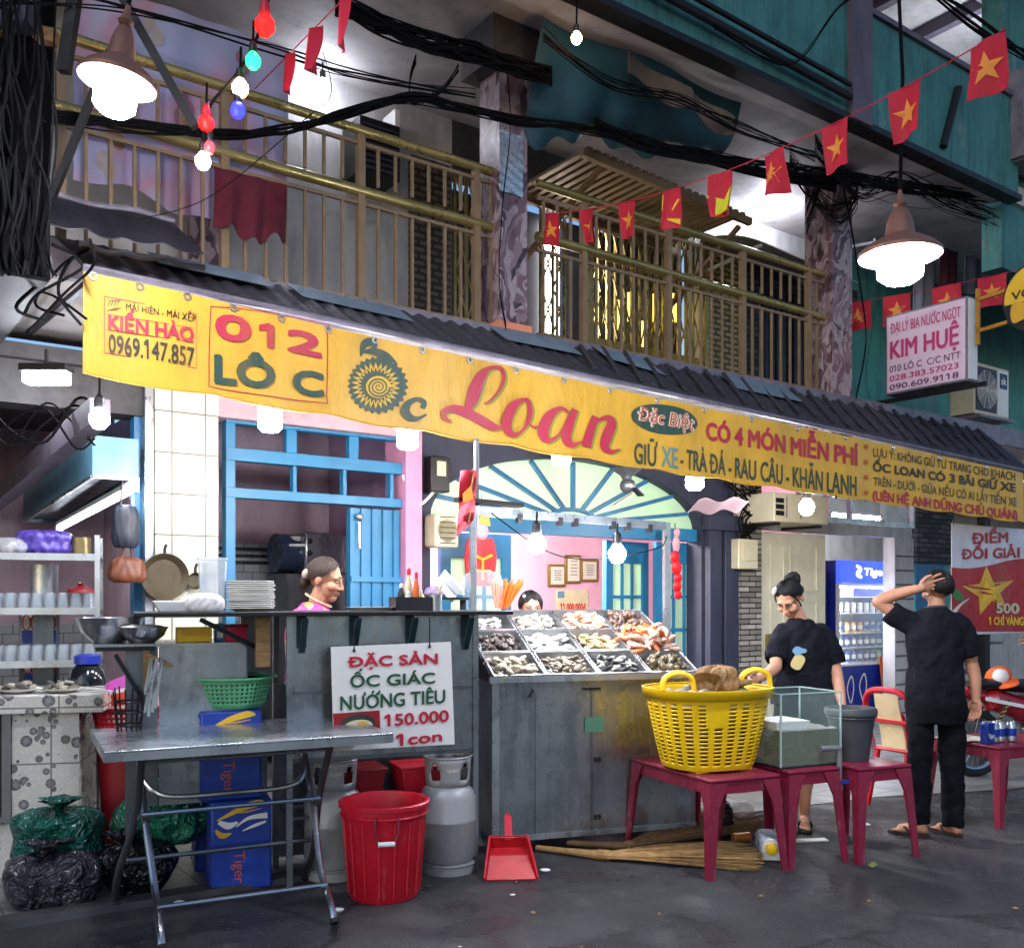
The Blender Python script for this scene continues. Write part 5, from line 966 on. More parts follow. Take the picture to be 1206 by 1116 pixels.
# things on the counter
def plate_stack(X, x, y, z, n, r, step, label, group, seed=1):
    random.seed(seed); me = MB().lathe([(.001, .004), (r * .6, .0), (r * .65, .004), (r, .016), (r, .02), (r * .62, .009), (.001, .008)], 28).mesh('plate', 'ceramic')
    for i in range(n):
        o = bpy.data.objects.new('plate', me); COL.objects.link(o); props(o, label, 'plate', group); o.matrix_world = X @ Matrix.Translation((x + random.uniform(-.004, .004), y + random.uniform(-.004, .004), z + i * step))
p = lp(XC, 295, 720, .17); plate_stack(XC, p.x, .17, 1.406, 14, .122, .0105, 'white plate in the tall stack on the black counter top', 'stacked white plates')
p = lp(XC, 250, 720, .2); t = Thing('food_container', 'tall translucent plastic container on the counter left of the plates', 'container', XC @ Matrix.Translation((p.x, .2, 1.405))); t.p('tub', MB().taper((0, 0, .0), (.11, .11), (.135, .12), .26), 'clear_plastic', bev=.01); t.p('lid', MB().box(-.07, -.065, .262, .07, .065, .275), 'clear_plastic'); t.done()
p = lp(XC, 205, 720, .1); t = Thing('foam_tray', 'white foam box at the left end of the counter', 'box', XC @ Matrix.Translation((p.x, .14, 1.405))); t.p('tray', MB().taper((0, 0, 0), (.14, .14), (.2, .18), .055), 'styrofoam', bev=.006); t.done()
p = lp(XC, 240, 720, .05); one('plastic_bag', rnd_bag(31, (.10, .06, .05), .2), 'white_cloth', 'crumpled white plastic bag on the counter before the container', 'bag', XC @ Matrix.Translation((p.x, -.02, 1.406)))
p = lp(XC, 440, 720, .12); t = Thing('serving_tray', 'shallow pale tray lying on the counter before the seated woman', 'tray', XC @ Matrix.Translation((p.x - .02, .12, 1.405))); t.p('tray', MB().lathe([(.001, .004), (.1, 0), (.13, .02), (.135, .022), (.1, .008), (.001, .008)], 28), 'ceramic'); t.done()
p = lp(XC, 483, 720, .12); bX = XC @ Matrix.Translation((p.x, .12, 1.405)); t = Thing('spice_box', 'black box of sauces on the counter right of the woman', 'box', bX); t.p('case', MB().box(-.1, -.07, 0, .1, .07, .012).box(-.1, -.07, .0125, -.09, .07, .075).box(.09, -.07, .0125, .1, .07, .075).box(-.0895, -.07, .0125, .0895, -.06, .075).box(-.0895, .06, .0125, .0895, .07, .075), 'black_plastic'); t.done()
for dx, dy, h, r, m_, lb in ((-.05, 0, .13, .02, 'black_plastic', 'dark sauce bottle in the black box'), (.0, .02, .21, .024, 'ivory_plastic', 'cream sauce bottle with pump in the black box'), (.03, -.02, .19, .02, 'ink_orange', 'orange chili bottle in the black box'), (.065, .02, .1, .022, 'lime_can', 'yellow green packet in the black box'), (-.02, -.035, .09, .02, 'clear_plastic', 'small clear jar in the black box')):
    t = Thing('bottle', lb, 'bottle', bX @ Matrix.Translation((dx, dy, .014)), group='bottles in the spice box'); t.p('body', MB().lathe([(r * .9, 0), (r, .005), (r, h * .62), (r * .5, h * .8), (r * .4, h * .9)], 14), m_); t.p('cap', MB().lathe([(r * .5, h * .86), (r * .5, h), (r * .2, h * 1.04)], 12), 'red_plastic' if h > .15 else 'white_plastic'); t.done(base=(0, 0, 0))
m = MB(); random.seed(9)
for i in range(7): m.tube([V(random.uniform(-.02, .02), 0, 0), V(random.uniform(.02, .07), random.uniform(-.02, .02), .14)], .003, 5)
t = Thing('chopstick_jar', 'grey jar of pale skewers on the counter beside the black box', 'jar', XC @ Matrix.Translation((lp(XC, 512, 720, .1).x, .1, 1.405))); t.p('jar', MB().lathe([(.04, 0), (.04, .09), (.036, .088), (.035, .006), (.001, .006)], 16), 'steel'); t.p('skewers', m, 'ivory_plastic'); t.done()
p = at(522, 706, 5.95); t = Thing('side_shelf', 'small black shelf behind the right end of the counter', 'shelf', Matrix.Translation(p) @ Matrix.Rotation(R(20), 4, 'Z')); t.p('board', MB().box(-.15, -.08, .0, .17, .1, .015), 'black_iron'); t.p('leg', MB().box(.13, .05, -1.47, .16, .08, -.0005).box(-.14, .05, -1.47, -.11, .08, -.0005), 'black_iron'); t.done()
t = Thing('foam_box', 'white foam takeout boxes leaning on the small black shelf', 'box', Matrix.Translation(at(528, 690, 5.95)) @ Matrix.Rotation(R(48), 4, 'Y') @ Matrix.Rotation(R(10), 4, 'Z')); t.p('shell', MB().taper((0, 0, -.05), (.17, .1), (.15, .08), .05).taper((0, 0, .001), (.15, .08), (.17, .1), .05), 'styrofoam', bev=.006); t.done()
one('plastic_bag', rnd_bag(33, (.07, .06, .035), .2), mat('lilac_bag', '6d5a80', .4), 'lilac plastic bag on the small black shelf', 'bag', Matrix.Translation(at(512, 703, 5.93)))
# boxes on the lower counter
def xbox(px, y, z, d, m_, name, label, cat, rot=0, det=None):
    p = lp(XC, px, 740, y); t = Thing(name, label, cat, XC @ Matrix.Translation((p.x, y, z)) @ Matrix.Rotation(R(rot), 4, 'Z')); t.p('body', MB().box(-d[0] / 2, -d[1] / 2, 0, d[0] / 2, d[1] / 2, d[2]), m_, bev=.006)
    if det: det(t, d)
    t.done(base=(0, 0, 0))
xbox(228, .22, 1.251, (.17, .12, .075), 'yellow_plastic', 'yellow_box', 'yellow plastic box on the lower steel counter', 'box', 0, lambda t, d: t.p('label_panel', MB().box(-.06, -d[1] / 2 - .003, .035, .07, -d[1] / 2 - .0005, .065), 'ink_gold'))
xbox(258, .25, 1.251, (.05, .08, .09), 'blue_paint', 'blue_carton', 'small blue carton behind the hanging white bag on the lower counter', 'carton', 0, lambda t, d: t.p('label_panel', MB().box(-.015, -d[1] / 2 - .003, .02, .015, -d[1] / 2 - .0005, .06), 'white_plastic'))
xbox(277, .2, 1.251, (.1, .08, .085), mat('rose_plastic', 'c4284e', .4), 'pink_box', 'rose pink box on the lower counter below the plates', 'box', 12, lambda t, d: t.p('lid', MB().box(-d[0] / 2 - .004, -d[1] / 2 - .004, d[2] - .012, d[0] / 2 + .004, d[1] / 2 + .004, d[2] + .004), 'dark_red'))
def bowl(X, r, h, m_, label, name='steel_bowl', cat='bowl', tilt=0, n=32):
    t = Thing(name, label, cat, X @ Matrix.Rotation(R(tilt), 4, 'X')); t.p('bowl', MB().lathe([(.001, .003), (r * .45, 0), (r * .8, h * .45), (r * .97, h), (r * 1.03, h), (r * .95, h - .003), (r * .77, h * .45 + .003), (r * .43, .006), (.001, .008)], n), m_); t.done(base=(0, 0, 0))
p = lp(XC, 128, 745, .25); bowl(XC @ Matrix.Translation((p.x, .3, 1.251)), .17, .125, 'chrome', 'large steel mixing bowl on the lower counter'); p = lp(XC, 168, 745, .2); bowl(XC @ Matrix.Translation((p.x, .18, 1.251)), .125, .08, 'chrome', 'smaller steel bowl of white paste on the lower counter')
one('batter', MB().ell(V(p.x, .18, 1.325), (.115, .115, .02), 20, 8), 'ceramic', 'white paste heaped in the smaller steel bowl', 'food', XC)
# ------------------------------------------------------------------ beer crates and colander
XB = fr(-1.503, 4.87, 0, 22)
def crate(X, label, tall=.455):
    t = Thing('beer_crate', label, 'crate', X, group='stacked blue beer crates'); b = t.p('body', MB().box(0, 0, .0, .30, .36, tall), 'blue_crate', bev=.012)
    t.p('rib', MB().box(-.006, .012, .01, -.0005, .348, .03).box(.3005, .012, .01, .306, .348, .03).box(-.006, .012, tall - .03, -.0005, .348, tall - .01), 'blue_crate'); f = lambda o: (lambda x, z: V(x, -.001 - o, z))
    k = .30 / 78; fx = lambda pts: [(x * k, tall - y * k) for x, y in pts]
    t.p('printed_stripe', ribbon_on(MB(), fx([(8, 24), (24, 17), (40, 10), (60, 5), (70, 6)]), [.008, .02, .03, .034, .01], f(.002)), 'ink_yellow', b, smooth=0)
    t.p('printed_stripe', ribbon_on(MB(), fx([(10, 26), (22, 32), (34, 28)]), [.02, .034, .01], f(.003)).merge(ribbon_on(MB(), fx([(32, 34), (48, 24), (72, 22)]), [.006, .018, .03], f(.002))).merge(ribbon_on(MB(), fx([(40, 40), (56, 34), (70, 30)]), [.004, .016, .01], f(.003))), 'ink_white', b, smooth=0)
    t.p('printed_stripe', ribbon_on(MB(), fx([(6, 36), (14, 44), (26, 42)]), [.01, .03, .008], f(.004)).merge(ribbon_on(MB(), fx([(30, 16), (46, 15), (64, 12)]), [.003, .008, .003], f(.005))), 'ink_gold', b, smooth=0)
    vs, fs, w = glyphs('Tiger'); t.p('lettering', MB().add([f(.002)(.135 + y * .055 - .02, .04 + (1 - s) * .16) for s, y in vs], fs), 'ink_orange', b, smooth=0); t.done(base=(0, 0, 0))
crate(XB, 'blue beer crate standing on the ground, lowest of the stack'); crate(XB @ Matrix.Translation((-.05, .01, .456)), 'blue beer crate under the green colander', .45)
crate(XB @ Matrix.Translation((-.04, .42, .0)), 'blue beer crate standing behind the stack of two')
t = Thing('colander', 'mint green plastic colander on top of the beer crates', 'colander', XB @ Matrix.Translation((.12, .17, .908))); cm = MB(); nu, nv = 96, 14; R0, R1, HH = .15, .205, .15
for j in range(nv + 1):
    for k in range(nu):
        q = j / nv; r_ = R0 + (R1 - R0) * q ** .6; cm.v.append((r_ * COS(2 * PI * k / nu), r_ * SIN(2 * PI * k / nu), .003 + HH * q))
for j in range(nv):
    for k in range(nu):
        if not (3 <= j <= 11 and j % 2 == 1 and k % 2 == 0): cm.f.append((j * nu + k, j * nu + (k + 1) % nu, (j + 1) * nu + (k + 1) % nu, (j + 1) * nu + k))
cm.f.append(tuple(reversed(range(nu)))); o = t.p('bowl', cm, 'green_plastic'); sd = o.modifiers.new('thick', 'SOLIDIFY'); sd.thickness = .004
t.p('rim', MB().lathe([(.203, .148), (.232, .155), (.232, .165), (.2, .16), (.203, .148)], 48), 'green_plastic', o); t.done(base=(0, 0, 0))
# ------------------------------------------------------------------ rubbish bags
for seed, px, py, yo, r, m_, lb, z in ((41, 42, 1078, .18, (.24, .19, .14), 'bag_grey', 'grey rubbish bag on the ground at the far left, under the green one', 0), (42, 46, 1064, .2, (.245, .2, .14), 'bag_green', 'dark green rubbish bag on top of the pile at the far left', .165), (43, 143, 1066, .2, (.19, .17, .14), 'bag_black', 'black rubbish bag on the ground behind the folding table leg', 0),
        (44, 168, 1052, .26, (.245, .2, .15), 'bag_green2', 'green rubbish bag behind the folding table leg, on the black one', .19), (45, 178, 1030, .3, (.22, .16, .14), 'bag_black', 'shiny black rubbish bag highest behind the folding table', .37)):
    b = hz(px, py, 0) + V(0, yo, z); t = Thing('rubbish_bag', lb, 'rubbish bag', Matrix.Translation(b), group='pile of rubbish bags'); t.p('sack', rnd_bag(seed, r, .26), m_); random.seed(seed); c = V(r[0] * random.uniform(-.35, .35), -r[1] * .2, r[2] * 1.72); kn = MB()
    kn.grid(lambda u, v: c + V((.018 + .05 * (2 * v - .75) ** 2) * COS(2 * PI * u) * (1 + .3 * SIN(10 * PI * u)), (.018 + .05 * (2 * v - .75) ** 2) * SIN(2 * PI * u) * (1 + .3 * SIN(8 * PI * u)), -.03 + .10 * v), 40, 8); t.p('knot', kn, m_); t.done()
# ------------------------------------------------------------------ tiled block and what stands on it
XL = fr(-2.73, 5.10, 0, 12); t = Thing('tiled_counter', 'low counter clad in white bubble patterned tiles at the far left', 'counter', XL); rx_ = lp(XL, 93, 900, 0).x
t.p('slab', MB().box(-.6, -.05, .87, rx_ + .13, .6, .965), 'bubble_tile', bev=.004); t.p('pier', MB().box(rx_ - .33, 0, 0, rx_, .55, .869), 'bubble_tile'); t.p('base', MB().box(-.6, .02, 0, rx_ - .331, .55, .30), 'bubble_tile')
t.p('cavity', MB().box(-.6, .3, .301, rx_ - .332, .5, .868), 'black_iron'); t.p('frame', MB().box(rx_ - .375, -.012, .30, rx_ - .331, .02, .868).box(-.6, -.012, .29, rx_ - .376, .018, .33), 'steel_dark'); t.done()
def place_plate(px, y, X, z, label):
    p = lp(X, px, 812, y); t = Thing('plate', label, 'plate', X @ Matrix.Translation((p.x, y, z)), group='plates of shellfish on tiled counter'); t.p('dish', MB().lathe([(.001, .004), (.06, 0), (.105, .02), (.107, .024), (.06, .008), (.001, .008)], 28), 'ceramic'); t.done(base=(0, 0, 0)); return p.x
SH = {}
def shell_mesh(kind):
    if kind in SH: return SH[kind]
    m = MB()
    if kind in ('clam', 'cockle'):
        def f(a, b): th, fi = 2 * PI * a, PI * b; k = 1 + (.05 if kind == 'cockle' else .02) * COS(th * 12); q = 1 - .22 * COS(th); return V(.5 * SIN(fi) * COS(th) * q * k, .44 * SIN(fi) * SIN(th) * k, .27 * COS(fi))
        m.grid(f, 24, 10)
    elif kind == 'snail':
        def f(a, b): th, fi = 2 * PI * a, PI * b; sp_ = 1 + .12 * SIN(th + 7 * b); return V(.36 * SIN(fi) ** .8 * COS(th) * sp_, .36 * SIN(fi) ** .8 * SIN(th) * sp_, .55 - 1.05 * b + .05 * SIN(th))
        m.grid(f, 20, 14)
    elif kind == 'mussel':
        def f(a, b): th, fi = 2 * PI * a, PI * b; return V(.62 * COS(fi) + .08 * SIN(th), .28 * SIN(fi) * SIN(th) * (1 - .35 * COS(fi)), .2 * SIN(fi) * COS(th))
        m.grid(f, 16, 12)
    elif kind == 'shrimp':
        m.tube(cat_rom([V(-.5, 0, 0), V(-.25, .18, .05), V(.05, .26, .07), V(.35, .15, .05), V(.5, -.12, 0)], 5), [.05, .07, .08, .09, .1, .11, .12, .13, .14, .14, .15, .15, .15, .14, .13, .12, .1, .08, .06, .05, .03], 8)
        for k in range(4): m.tube([V(.1 + .1 * k, .1, 0), V(.05 + .14 * k, -.2, -.05)], .015, 4)
    else:
        def f(a, b): th, fi = 2 * PI * a, PI * b; k = 1 + .15 * SIN(3 * th + 2 * fi); return V(.55 * SIN(fi) * COS(th) * k, .4 * SIN(fi) * SIN(th) * k, .22 * COS(fi))
        m.grid(f, 14, 8)
    SH[kind] = m; return m
def shells(kind, cols, X, fn, n, size, name, label, cat, group, seed):
    random.seed(seed); mes = [shell_mesh(kind).mesh(name, c) for c in cols]
    for i in range(n):
        a, b = random.random(), random.random(); p, up = fn(a, b, i / n); o = bpy.data.objects.new(name, mes[i % len(mes)]); COL.objects.link(o); props(o, label, cat, group)
        s = size * random.uniform(.8, 1.2); o.matrix_world = X @ Matrix.Translation(p) @ Matrix.Rotation(random.uniform(-.6, .6), 4, 'X') @ Matrix.Rotation(random.uniform(-.6, .6), 4, 'Y') @ Matrix.Rotation(random.uniform(0, 6.3), 4, 'Z') @ Matrix.Diagonal((s, s, s, 1))
for i, (px, y, lb) in enumerate(((22, .12, 'plate of shellfish on the tiled counter nearest the left edge'), (72, .12, 'plate of shellfish on the tiled counter beside the striped bag'))):
    x = place_plate(px, y, XL, .966, lb)
    shells('lump', (mat('oyster', '8d8678', .5, 0, .35, 30).name, mat('oyster_dark', '4d4840', .5, 0, .4, 30).name), XL, lambda a, b, k: (V(x + .08 * (a - .5) * 2 * (1 - k * .5), y + .05 * (b - .5) * 2, .985 + .035 * k), 0), 9, .06, 'oyster', 'shucked oyster heaped on the plate %s' % ('nearest the left edge' if i == 0 else 'beside the striped bag'), 'oyster', 'oysters on plate %s' % 'ab'[i], 50 + i)
# red tubs, striped bag, jug right of the tiled block
p = V(-2.15, 5.47, 0); t = Thing('red_bin', 'tall dark red plastic bin behind the left end of the folding table', 'bin', Matrix.Translation(p)); t.p('body', MB().lathe([(.13, .12), (.165, .68), (.18, .69), (.18, .71), (.16, .705), (.125, .13), (.001, .13)], 32), 'dark_red'); t.p('stand', MB().box(-.2, -.12, 0, .2, .15, .118), 'white_wall'); t.done(base=(0, 0, 0))
t = Thing('red_basket', 'red plastic basket with square holes on the dark red bin', 'basket', Matrix.Translation(p + V(0, 0, .712))); cm = MB(); nu = 80
for j in range(12):
    for k in range(nu): r_ = .16 + .035 * j / 11; cm.v.append((r_ * COS(2 * PI * k / nu), r_ * SIN(2 * PI * k / nu), .16 * j / 11))
for j in range(11):
    for k in range(nu):
        if not (2 <= j <= 8 and j % 2 == 0 and k % 2): cm.f.append((j * nu + k, j * nu + (k + 1) % nu, (j + 1) * nu + (k + 1) % nu, (j + 1) * nu + k))
cm.f.append(tuple(reversed(range(nu)))); o = t.p('basket', cm, 'red_plastic'); sd = o.modifiers.new('thick', 'SOLIDIFY'); sd.thickness = .004; t.p('rim', MB().tube([V(.197 * COS(2 * PI * k / 40), .197 * SIN(2 * PI * k / 40), .16) for k in range(40)], .008, 6, closed=True), 'red_plastic', o); t.done(base=(0, 0, 0))
t = Thing('striped_bag', 'orange, pink and white striped bag standing in the red basket', 'bag', Matrix.Translation(p + V(.02, 0, .79)));
def sbf(a, b): g = 2 * PI * a; return V(.165 * COS(g) * (1 + .04 * SIN(5 * g)) * (1 - .12 * b), .12 * SIN(g) * (1 - .55 * b), .26 * b * (1 + .22 * COS(g)))
ob = t.p('bag', MB().grid(sbf, 40, 12), 'white_plastic'); t.p('stripe', MB().grid(lambda a, b: sbf(a, .42 + .28 * b + .05 * SIN(2 * PI * a)) * 1.012, 40, 5), mat('hot_orange', 'e2471a', .4), ob); t.p('stripe', MB().grid(lambda a, b: sbf(a, .74 + .26 * b) * 1.012, 40, 5), mat('hot_pink', 'c44fae', .4), ob); t.done(base=(0, 0, 0))
t = Thing('water_jug', 'dark glass jug with a blue lid behind the tiled counter', 'jug', Matrix.Translation(at(103, 832, 5.75))); t.p('body', MB().lathe([(.09, 0), (.11, .03), (.11, .16), (.09, .22), (.06, .25)], 24), mat('dark_glass', '14181c', .08, 0, .2)); t.p('lid', MB().lathe([(.062, .25), (.075, .255), (.075, .3), (.05, .31)], 20), 'fridge_blue'); t.p('stand', MB().box(-.12, -.12, -.6, .12, .12, -.001), 'steel_dark'); t.done()
# ------------------------------------------------------------------ glass rack and kitchen
XR = fr(-3.3, 5.75, 0, 20); t = Thing('steel_rack', 'stainless steel shelf rack of drinking glasses at the far left', 'rack', XR); xr = lp(XR, 118, 700, 0).x
SZ = (1.085, 1.405, 1.735)
for z in SZ:
    o = t.p('shelf', MB().box(-.5, 0, z - .02, xr, .32, z), 'steel'); t.p('lip', MB().box(-.5, -.012, z - .03, xr, -.001, z + .012), 'steel_bright', o)
for x in (xr - .03, -.45):
    for y in (-.03, .30): t.p('post', MB().box(x, y, 0, x + .03, y + .017, 1.86 if x > 0 else 1.8), 'steel_bright')
t.done()
gm = MB().lathe([(.001, .004), (.026, 0), (.034, .1), (.031, .1), (.024, .008), (.001, .008)], 14).mesh('drinking_glass', 'drink_glass')
for z, lb in ((SZ[0], 'upturned drinking glass on the lower shelf of the steel rack'), (SZ[1], 'upturned drinking glass on the middle shelf of the steel rack')):
    for j in range(3):
        for i in range(13):
            o = bpy.data.objects.new('drinking_glass', gm); COL.objects.link(o); props(o, lb, 'glass', 'drinking glasses, ' + ('lower' if z == SZ[0] else 'middle') + ' shelf'); o.matrix_world = XR @ Matrix.Translation((xr - .07 - i * .073, .05 + j * .08, z + .102)) @ Matrix.Rotation(PI, 4, 'X')
one('plastic_bag', rnd_bag(61, (.18, .12, .085), .25), 'purple_bag', 'crumpled purple plastic bag on the top shelf of the steel rack', 'bag', XR @ Matrix.Translation((lp(XR, 52, 650, .1).x, .12, SZ[2] + .001)))
one('plastic_bag', rnd_bag(62, (.12, .1, .06), .25), 'clear_bag', 'clear plastic bag left of the purple one on the steel rack', 'bag', XR @ Matrix.Translation((lp(XR, 12, 650, .1).x, .1, SZ[2] + .001)))
t = Thing('metal_pot', 'dull brass coloured pot on the top shelf of the steel rack', 'pot', XR @ Matrix.Translation((lp(XR, 95, 650, .12).x, .12, SZ[2]))); t.p('pot', MB().lathe([(.05, 0), (.058, .01), (.06, .115), (.064, .12), (.055, .118), (.05, .012), (.001, .012)], 24), 'brass_pot'); t.done(base=(0, 0, 0))
t = Thing('pot_cover', 'small dark red pot cover on top of the glasses', 'pot cover', XR @ Matrix.Translation((lp(XR, 95, 695, .1).x, .1, SZ[1] + .104))); t.p('dome', MB().lathe([(.08, 0), (.075, .02), (.03, .04), (.001, .042)], 24), 'dark_red'); t.p('knob', MB().lathe([(.012, .042), (.02, .06), (.001, .065)], 12), 'dark_red'); t.done(base=(0, 0, 0))
t = Thing('utensil_holder', 'shiny steel cutlery cylinder behind the steel rack', 'holder', XR @ Matrix.Translation((lp(XR, 52, 690, .42).x, .42, 1.40))); t.p('cylinder', MB().lathe([(.08, 0), (.085, .29), (.08, .29), (.075, .01), (.001, .01)], 24), 'steel_bright'); t.p('stand', MB().box(-.06, -.06, -1.4, .06, .06, -.001), 'steel_dark'); t.done()
for (px0, py0, px1, py1, lb) in ((26, 722, 66, 756, 'beer poster with four glasses behind the middle of the steel rack'), (28, 782, 64, 800, 'beer poster with glasses behind the lowest shelf of the rack')):
    a, b = lp(XR, px0, py0, .40), lp(XR, px1, py1, .40); t = Thing('poster', lb, 'poster', XR); bo = t.p('sheet', MB().box(a.x, .40, b.z, b.x, .404, a.z), 'paper'); h = a.z - b.z; w = b.x - a.x
    t.p('blue_band', MB().box(a.x, .396, b.z, b.x, .3995, b.z + h * .42), 'blue_crate', bo)
    for i in range(4): c = a.x + w * (i + .5) / 4; t.p('printed_ring', ribbon_on(MB(), [(c + .022 * COS(g) , b.z + h * .68 + h * .26 * SIN(g)) for g in [2 * PI * k / 12 for k in range(13)]], [.009] * 13, lambda x, z: V(x, .398, z), 2), 'ink_signred' if i % 2 else 'ink_pink', bo, smooth=0)
    t.p('backing', MB().box(a.x - .02, .405, .0, b.x + .02, .42, a.z + .03), 'steel_dark'); t.done()
# blue hood
hu0, hu1 = fq(109, 540, 1.5)[0], fq(163, 540, 1.5)[0]; t = Thing('cooker_hood', 'pale blue steel cooker hood running back into the kitchen on the left', 'hood', MF); hood = mat('hood_blue', '5d8ba0', .42, .1, .25, 4, grime=.3)
def hprism(m, u0, u1, zb): return m.add([V(u0, 1.5, zb), V(u1, 1.5, zb), V(u1, 1.5, 2.48), V(u0, 1.5, 2.48), V(u0, 3.9, zb - .13), V(u1, 3.9, zb - .13), V(u1, 3.9, 2.36), V(u0, 3.9, 2.36)], [(0, 1, 2, 3), (7, 6, 5, 4), (0, 3, 7, 4), (1, 5, 6, 2), (3, 2, 6, 7)])
t.p('skirt', hprism(MB(), hu0, hu1, 2.23), 'hood_blue', smooth=20); t.p('filter', MB().add([V(hu0 + .02, 1.52, 2.26), V(hu1 - .02, 1.52, 2.26), V(hu1 - .02, 3.88, 2.13), V(hu0 + .02, 3.88, 2.13)], [(0, 1, 2, 3)]), 'steel_dark')
t.p('lip', MB().bar(V(hu0, 1.5, 2.225), V(hu0, 3.9, 2.095), .02, .02).bar(V(hu0, 1.49, 2.225), V(hu1, 1.49, 2.225), .02, .02), 'steel_bright'); t.p('duct', MB().tube([V(hu0 + .2, 2.6, 2.42), V(hu0 + .2, 2.6, 2.93)], .1, 16), 'steel_dark'); t.done()
# hanging things by the pillar
def hang(name, px, py, w, mb, m_, label, cat, strap=.12):
    u, z = fq(px, py, w); t = Thing(name, label, cat, MF @ Matrix.Translation((u, w, z))); t.p('body', mb, m_); t.p('strap', MB().tube([V(-.05, 0, .0), V(-.02, 0, strap), V(.02, 0, strap), V(.05, 0, 0)], .008, 6), m_); t.done()
hang('handbag', 148, 645, 1.5, rnd_bag(71, (.09, .06, .15), .16), 'navy_bag', 'dark blue bag hanging beside the blue post', 'bag', .42); hang('handbag', 150, 686, 1.5, rnd_bag(72, (.12, .06, .09), .2), 'brown_leather', 'brown leather bag hanging below the dark blue one', 'bag', .26)
def pan(px, py, w, r, m_, label, name):
    u, z = fq(px, py, w); t = Thing(name, label, 'pan', MF @ Matrix.Translation((u, w, z)) @ Matrix.Rotation(PI / 2, 4, 'X')); t.p('dish', MB().lathe([(.001, -.006), (r * .75, -.006), (r, .03), (r * 1.02, .03), (r * .97, .026), (r * .74, 0), (.001, 0)], 32), m_); t.p('handle', MB().tube([V(0, r, .02), V(0, r + .03, .02), V(.01, r + .06, .02)], .01, 8), 'black_iron'); t.done()
pan(193, 679, 1.56, .15, 'wok_brown', 'round blackened brass frying pan hanging on the tiled pillar', 'frying_pan'); pan(229, 684, 1.57, .055, 'wok_brown', 'small pan half hidden on the tiled pillar', 'small_pan')
# appliances in the back room
u, z = fq(348, 676, 3.2); t = Thing('roaster', 'grey and blue drum roaster on a stand in the tiled back room', 'oven', MF @ Matrix.Translation((u, 3.2, z))); t.p('body', MB().box(-.02, -.25, 0, .40, .25, .36), 'steel', bev=.02); t.p('drum', MB().tube([V(-.2, -.02, .18), V(-.021, -.02, .18)], .17, 20), mat('drum_blue', '39475e', .3, .4)); t.p('knob', MB().ell(V(.02, -.26, .28), .025, 10, 8).ell(V(.02, -.26, .18), .025, 10, 8), 'black_plastic'); t.p('stand', MB().box(-.18, -.22, -1.6, .38, .22, -.001), 'steel_dark'); t.done()
u, z = fq(352, 644, 3.1); t = Thing('kitchen_scale', 'small pile of kitchen dishes on top of the roaster', 'dishes', MF @ Matrix.Translation((u, 3.1, z))); t.p('dish', MB().lathe([(.06, -.02), (.15, .0), (.14, .02)], 20), 'white_plastic'); t.p('cup', MB().lathe([(.05, .02), (.06, .09)], 16, (-.03, 0, 0)).lathe([(.04, .02), (.05, .07)], 16, (.09, 0, 0)), 'ceramic'); t.done()
for x, y, z, m_, nm, lb in ((.78, .25, .34, 'red_plastic', 'red_crate', 'red plastic crate under the counter behind the gas cylinder'), (.42, .28, .34, 'dark_red', 'red_tub', 'dark red tub under the counter left of the red crate')):
    t = Thing(nm, lb, 'crate', XC @ Matrix.Translation((x, y, z))); t.p('body', MB().taper((0, 0, 0), (.22, .2), (.28, .26), .2), m_, bev=.01); t.p('rim', MB().box(-.15, -.14, .2005, .15, .14, .215), m_, bev=.004); t.done(base=(0, 0, 0))
t = Thing('wire_shelf', 'low steel shelf carrying red tubs under the counter', 'shelf', XC); t.p('board', MB().box(.04, .1, .325, .99, .42, .339), 'steel_dark'); t.done()
# ------------------------------------------------------------------ seafood stall
XS = fr(-.105, 5.61, 0, 18); SW, SD_ = 1.30, .78
t = Thing('seafood_stall', 'stainless steel stall with a slanted seafood display and an overhead bar', 'stall', XS)
t.p('front_panel', MB().box(.0, -.0, .08, SW, .012, .985), 'steel', bev=.003); t.p('side_panel', MB().box(0, .0125, .08, .012, SD_, .985), 'steel_dark'); t.p('side_panel', MB().box(SW - .012, .0125, .08, SW, SD_, .985), 'steel_dark'); t.p('back_panel', MB().box(.0125, SD_ - .012, .08, SW - .0125, SD_, 1.3), 'steel_dark')
t.p('corner_strip', MB().box(-.012, -.012, .07, .03, -.0005, 1.0), 'steel_bright'); t.p('base_strip', MB().box(.031, -.01, .07, SW, -.0005, .1), 'steel_bright'); t.p('door_seam', MB().box(.60, -.006, .101, .612, -.0005, .93).box(.25, -.005, .101, .254, -.0005, .93), 'steel_dark')
t.p('top_rail', MB().box(-.03, -.03, .987, SW + .03, -.002, 1.02), 'steel_bright')
for x in (.63, .655): t.p('hinge', MB().tube([V(x, -.012, .5), V(x, -.012, .53)], .006).tube([V(x, -.012, .16), V(x, -.012, .19)], .006), 'black_iron')
t.p('latch', MB().box(.55, -.014, .93, .66, -.0065, .945).bar(V(.21, -.01, .9), V(.235, -.01, .945), .02, .01), 'black_iron'); t.p('sticker', MB().box(.56, -.009, .68, .68, -.0065, .77), mat('sticker_green', '4d7a66', .4))
for x in (.05, SW - .05):
    for y in (.06, SD_ - .06): t.p('caster', MB().tube([V(x - .012, y, .04), V(x + .012, y, .04)], .038, 14).box(x - .018, y - .02, .045, x + .018, y + .02, .08), 'black_rubber')
pl_ = lp(XS, 557, 720, .25); pr_ = lp(XS, 785, 720, .5)
t.p('overhead_post', MB().box(pl_.x - .018, .232, .9, pl_.x + .018, .268, 2.02), 'steel_bright'); t.p('overhead_post', MB().box(pr_.x - .02, .48, .9, pr_.x + .02, .52, 1.98), 'steel_bright')
t.p('overhead_bar', MB().bar(V(pl_.x, .25, 2.0), V(pr_.x, .5, 1.955), .035, .05), 'steel_bright')
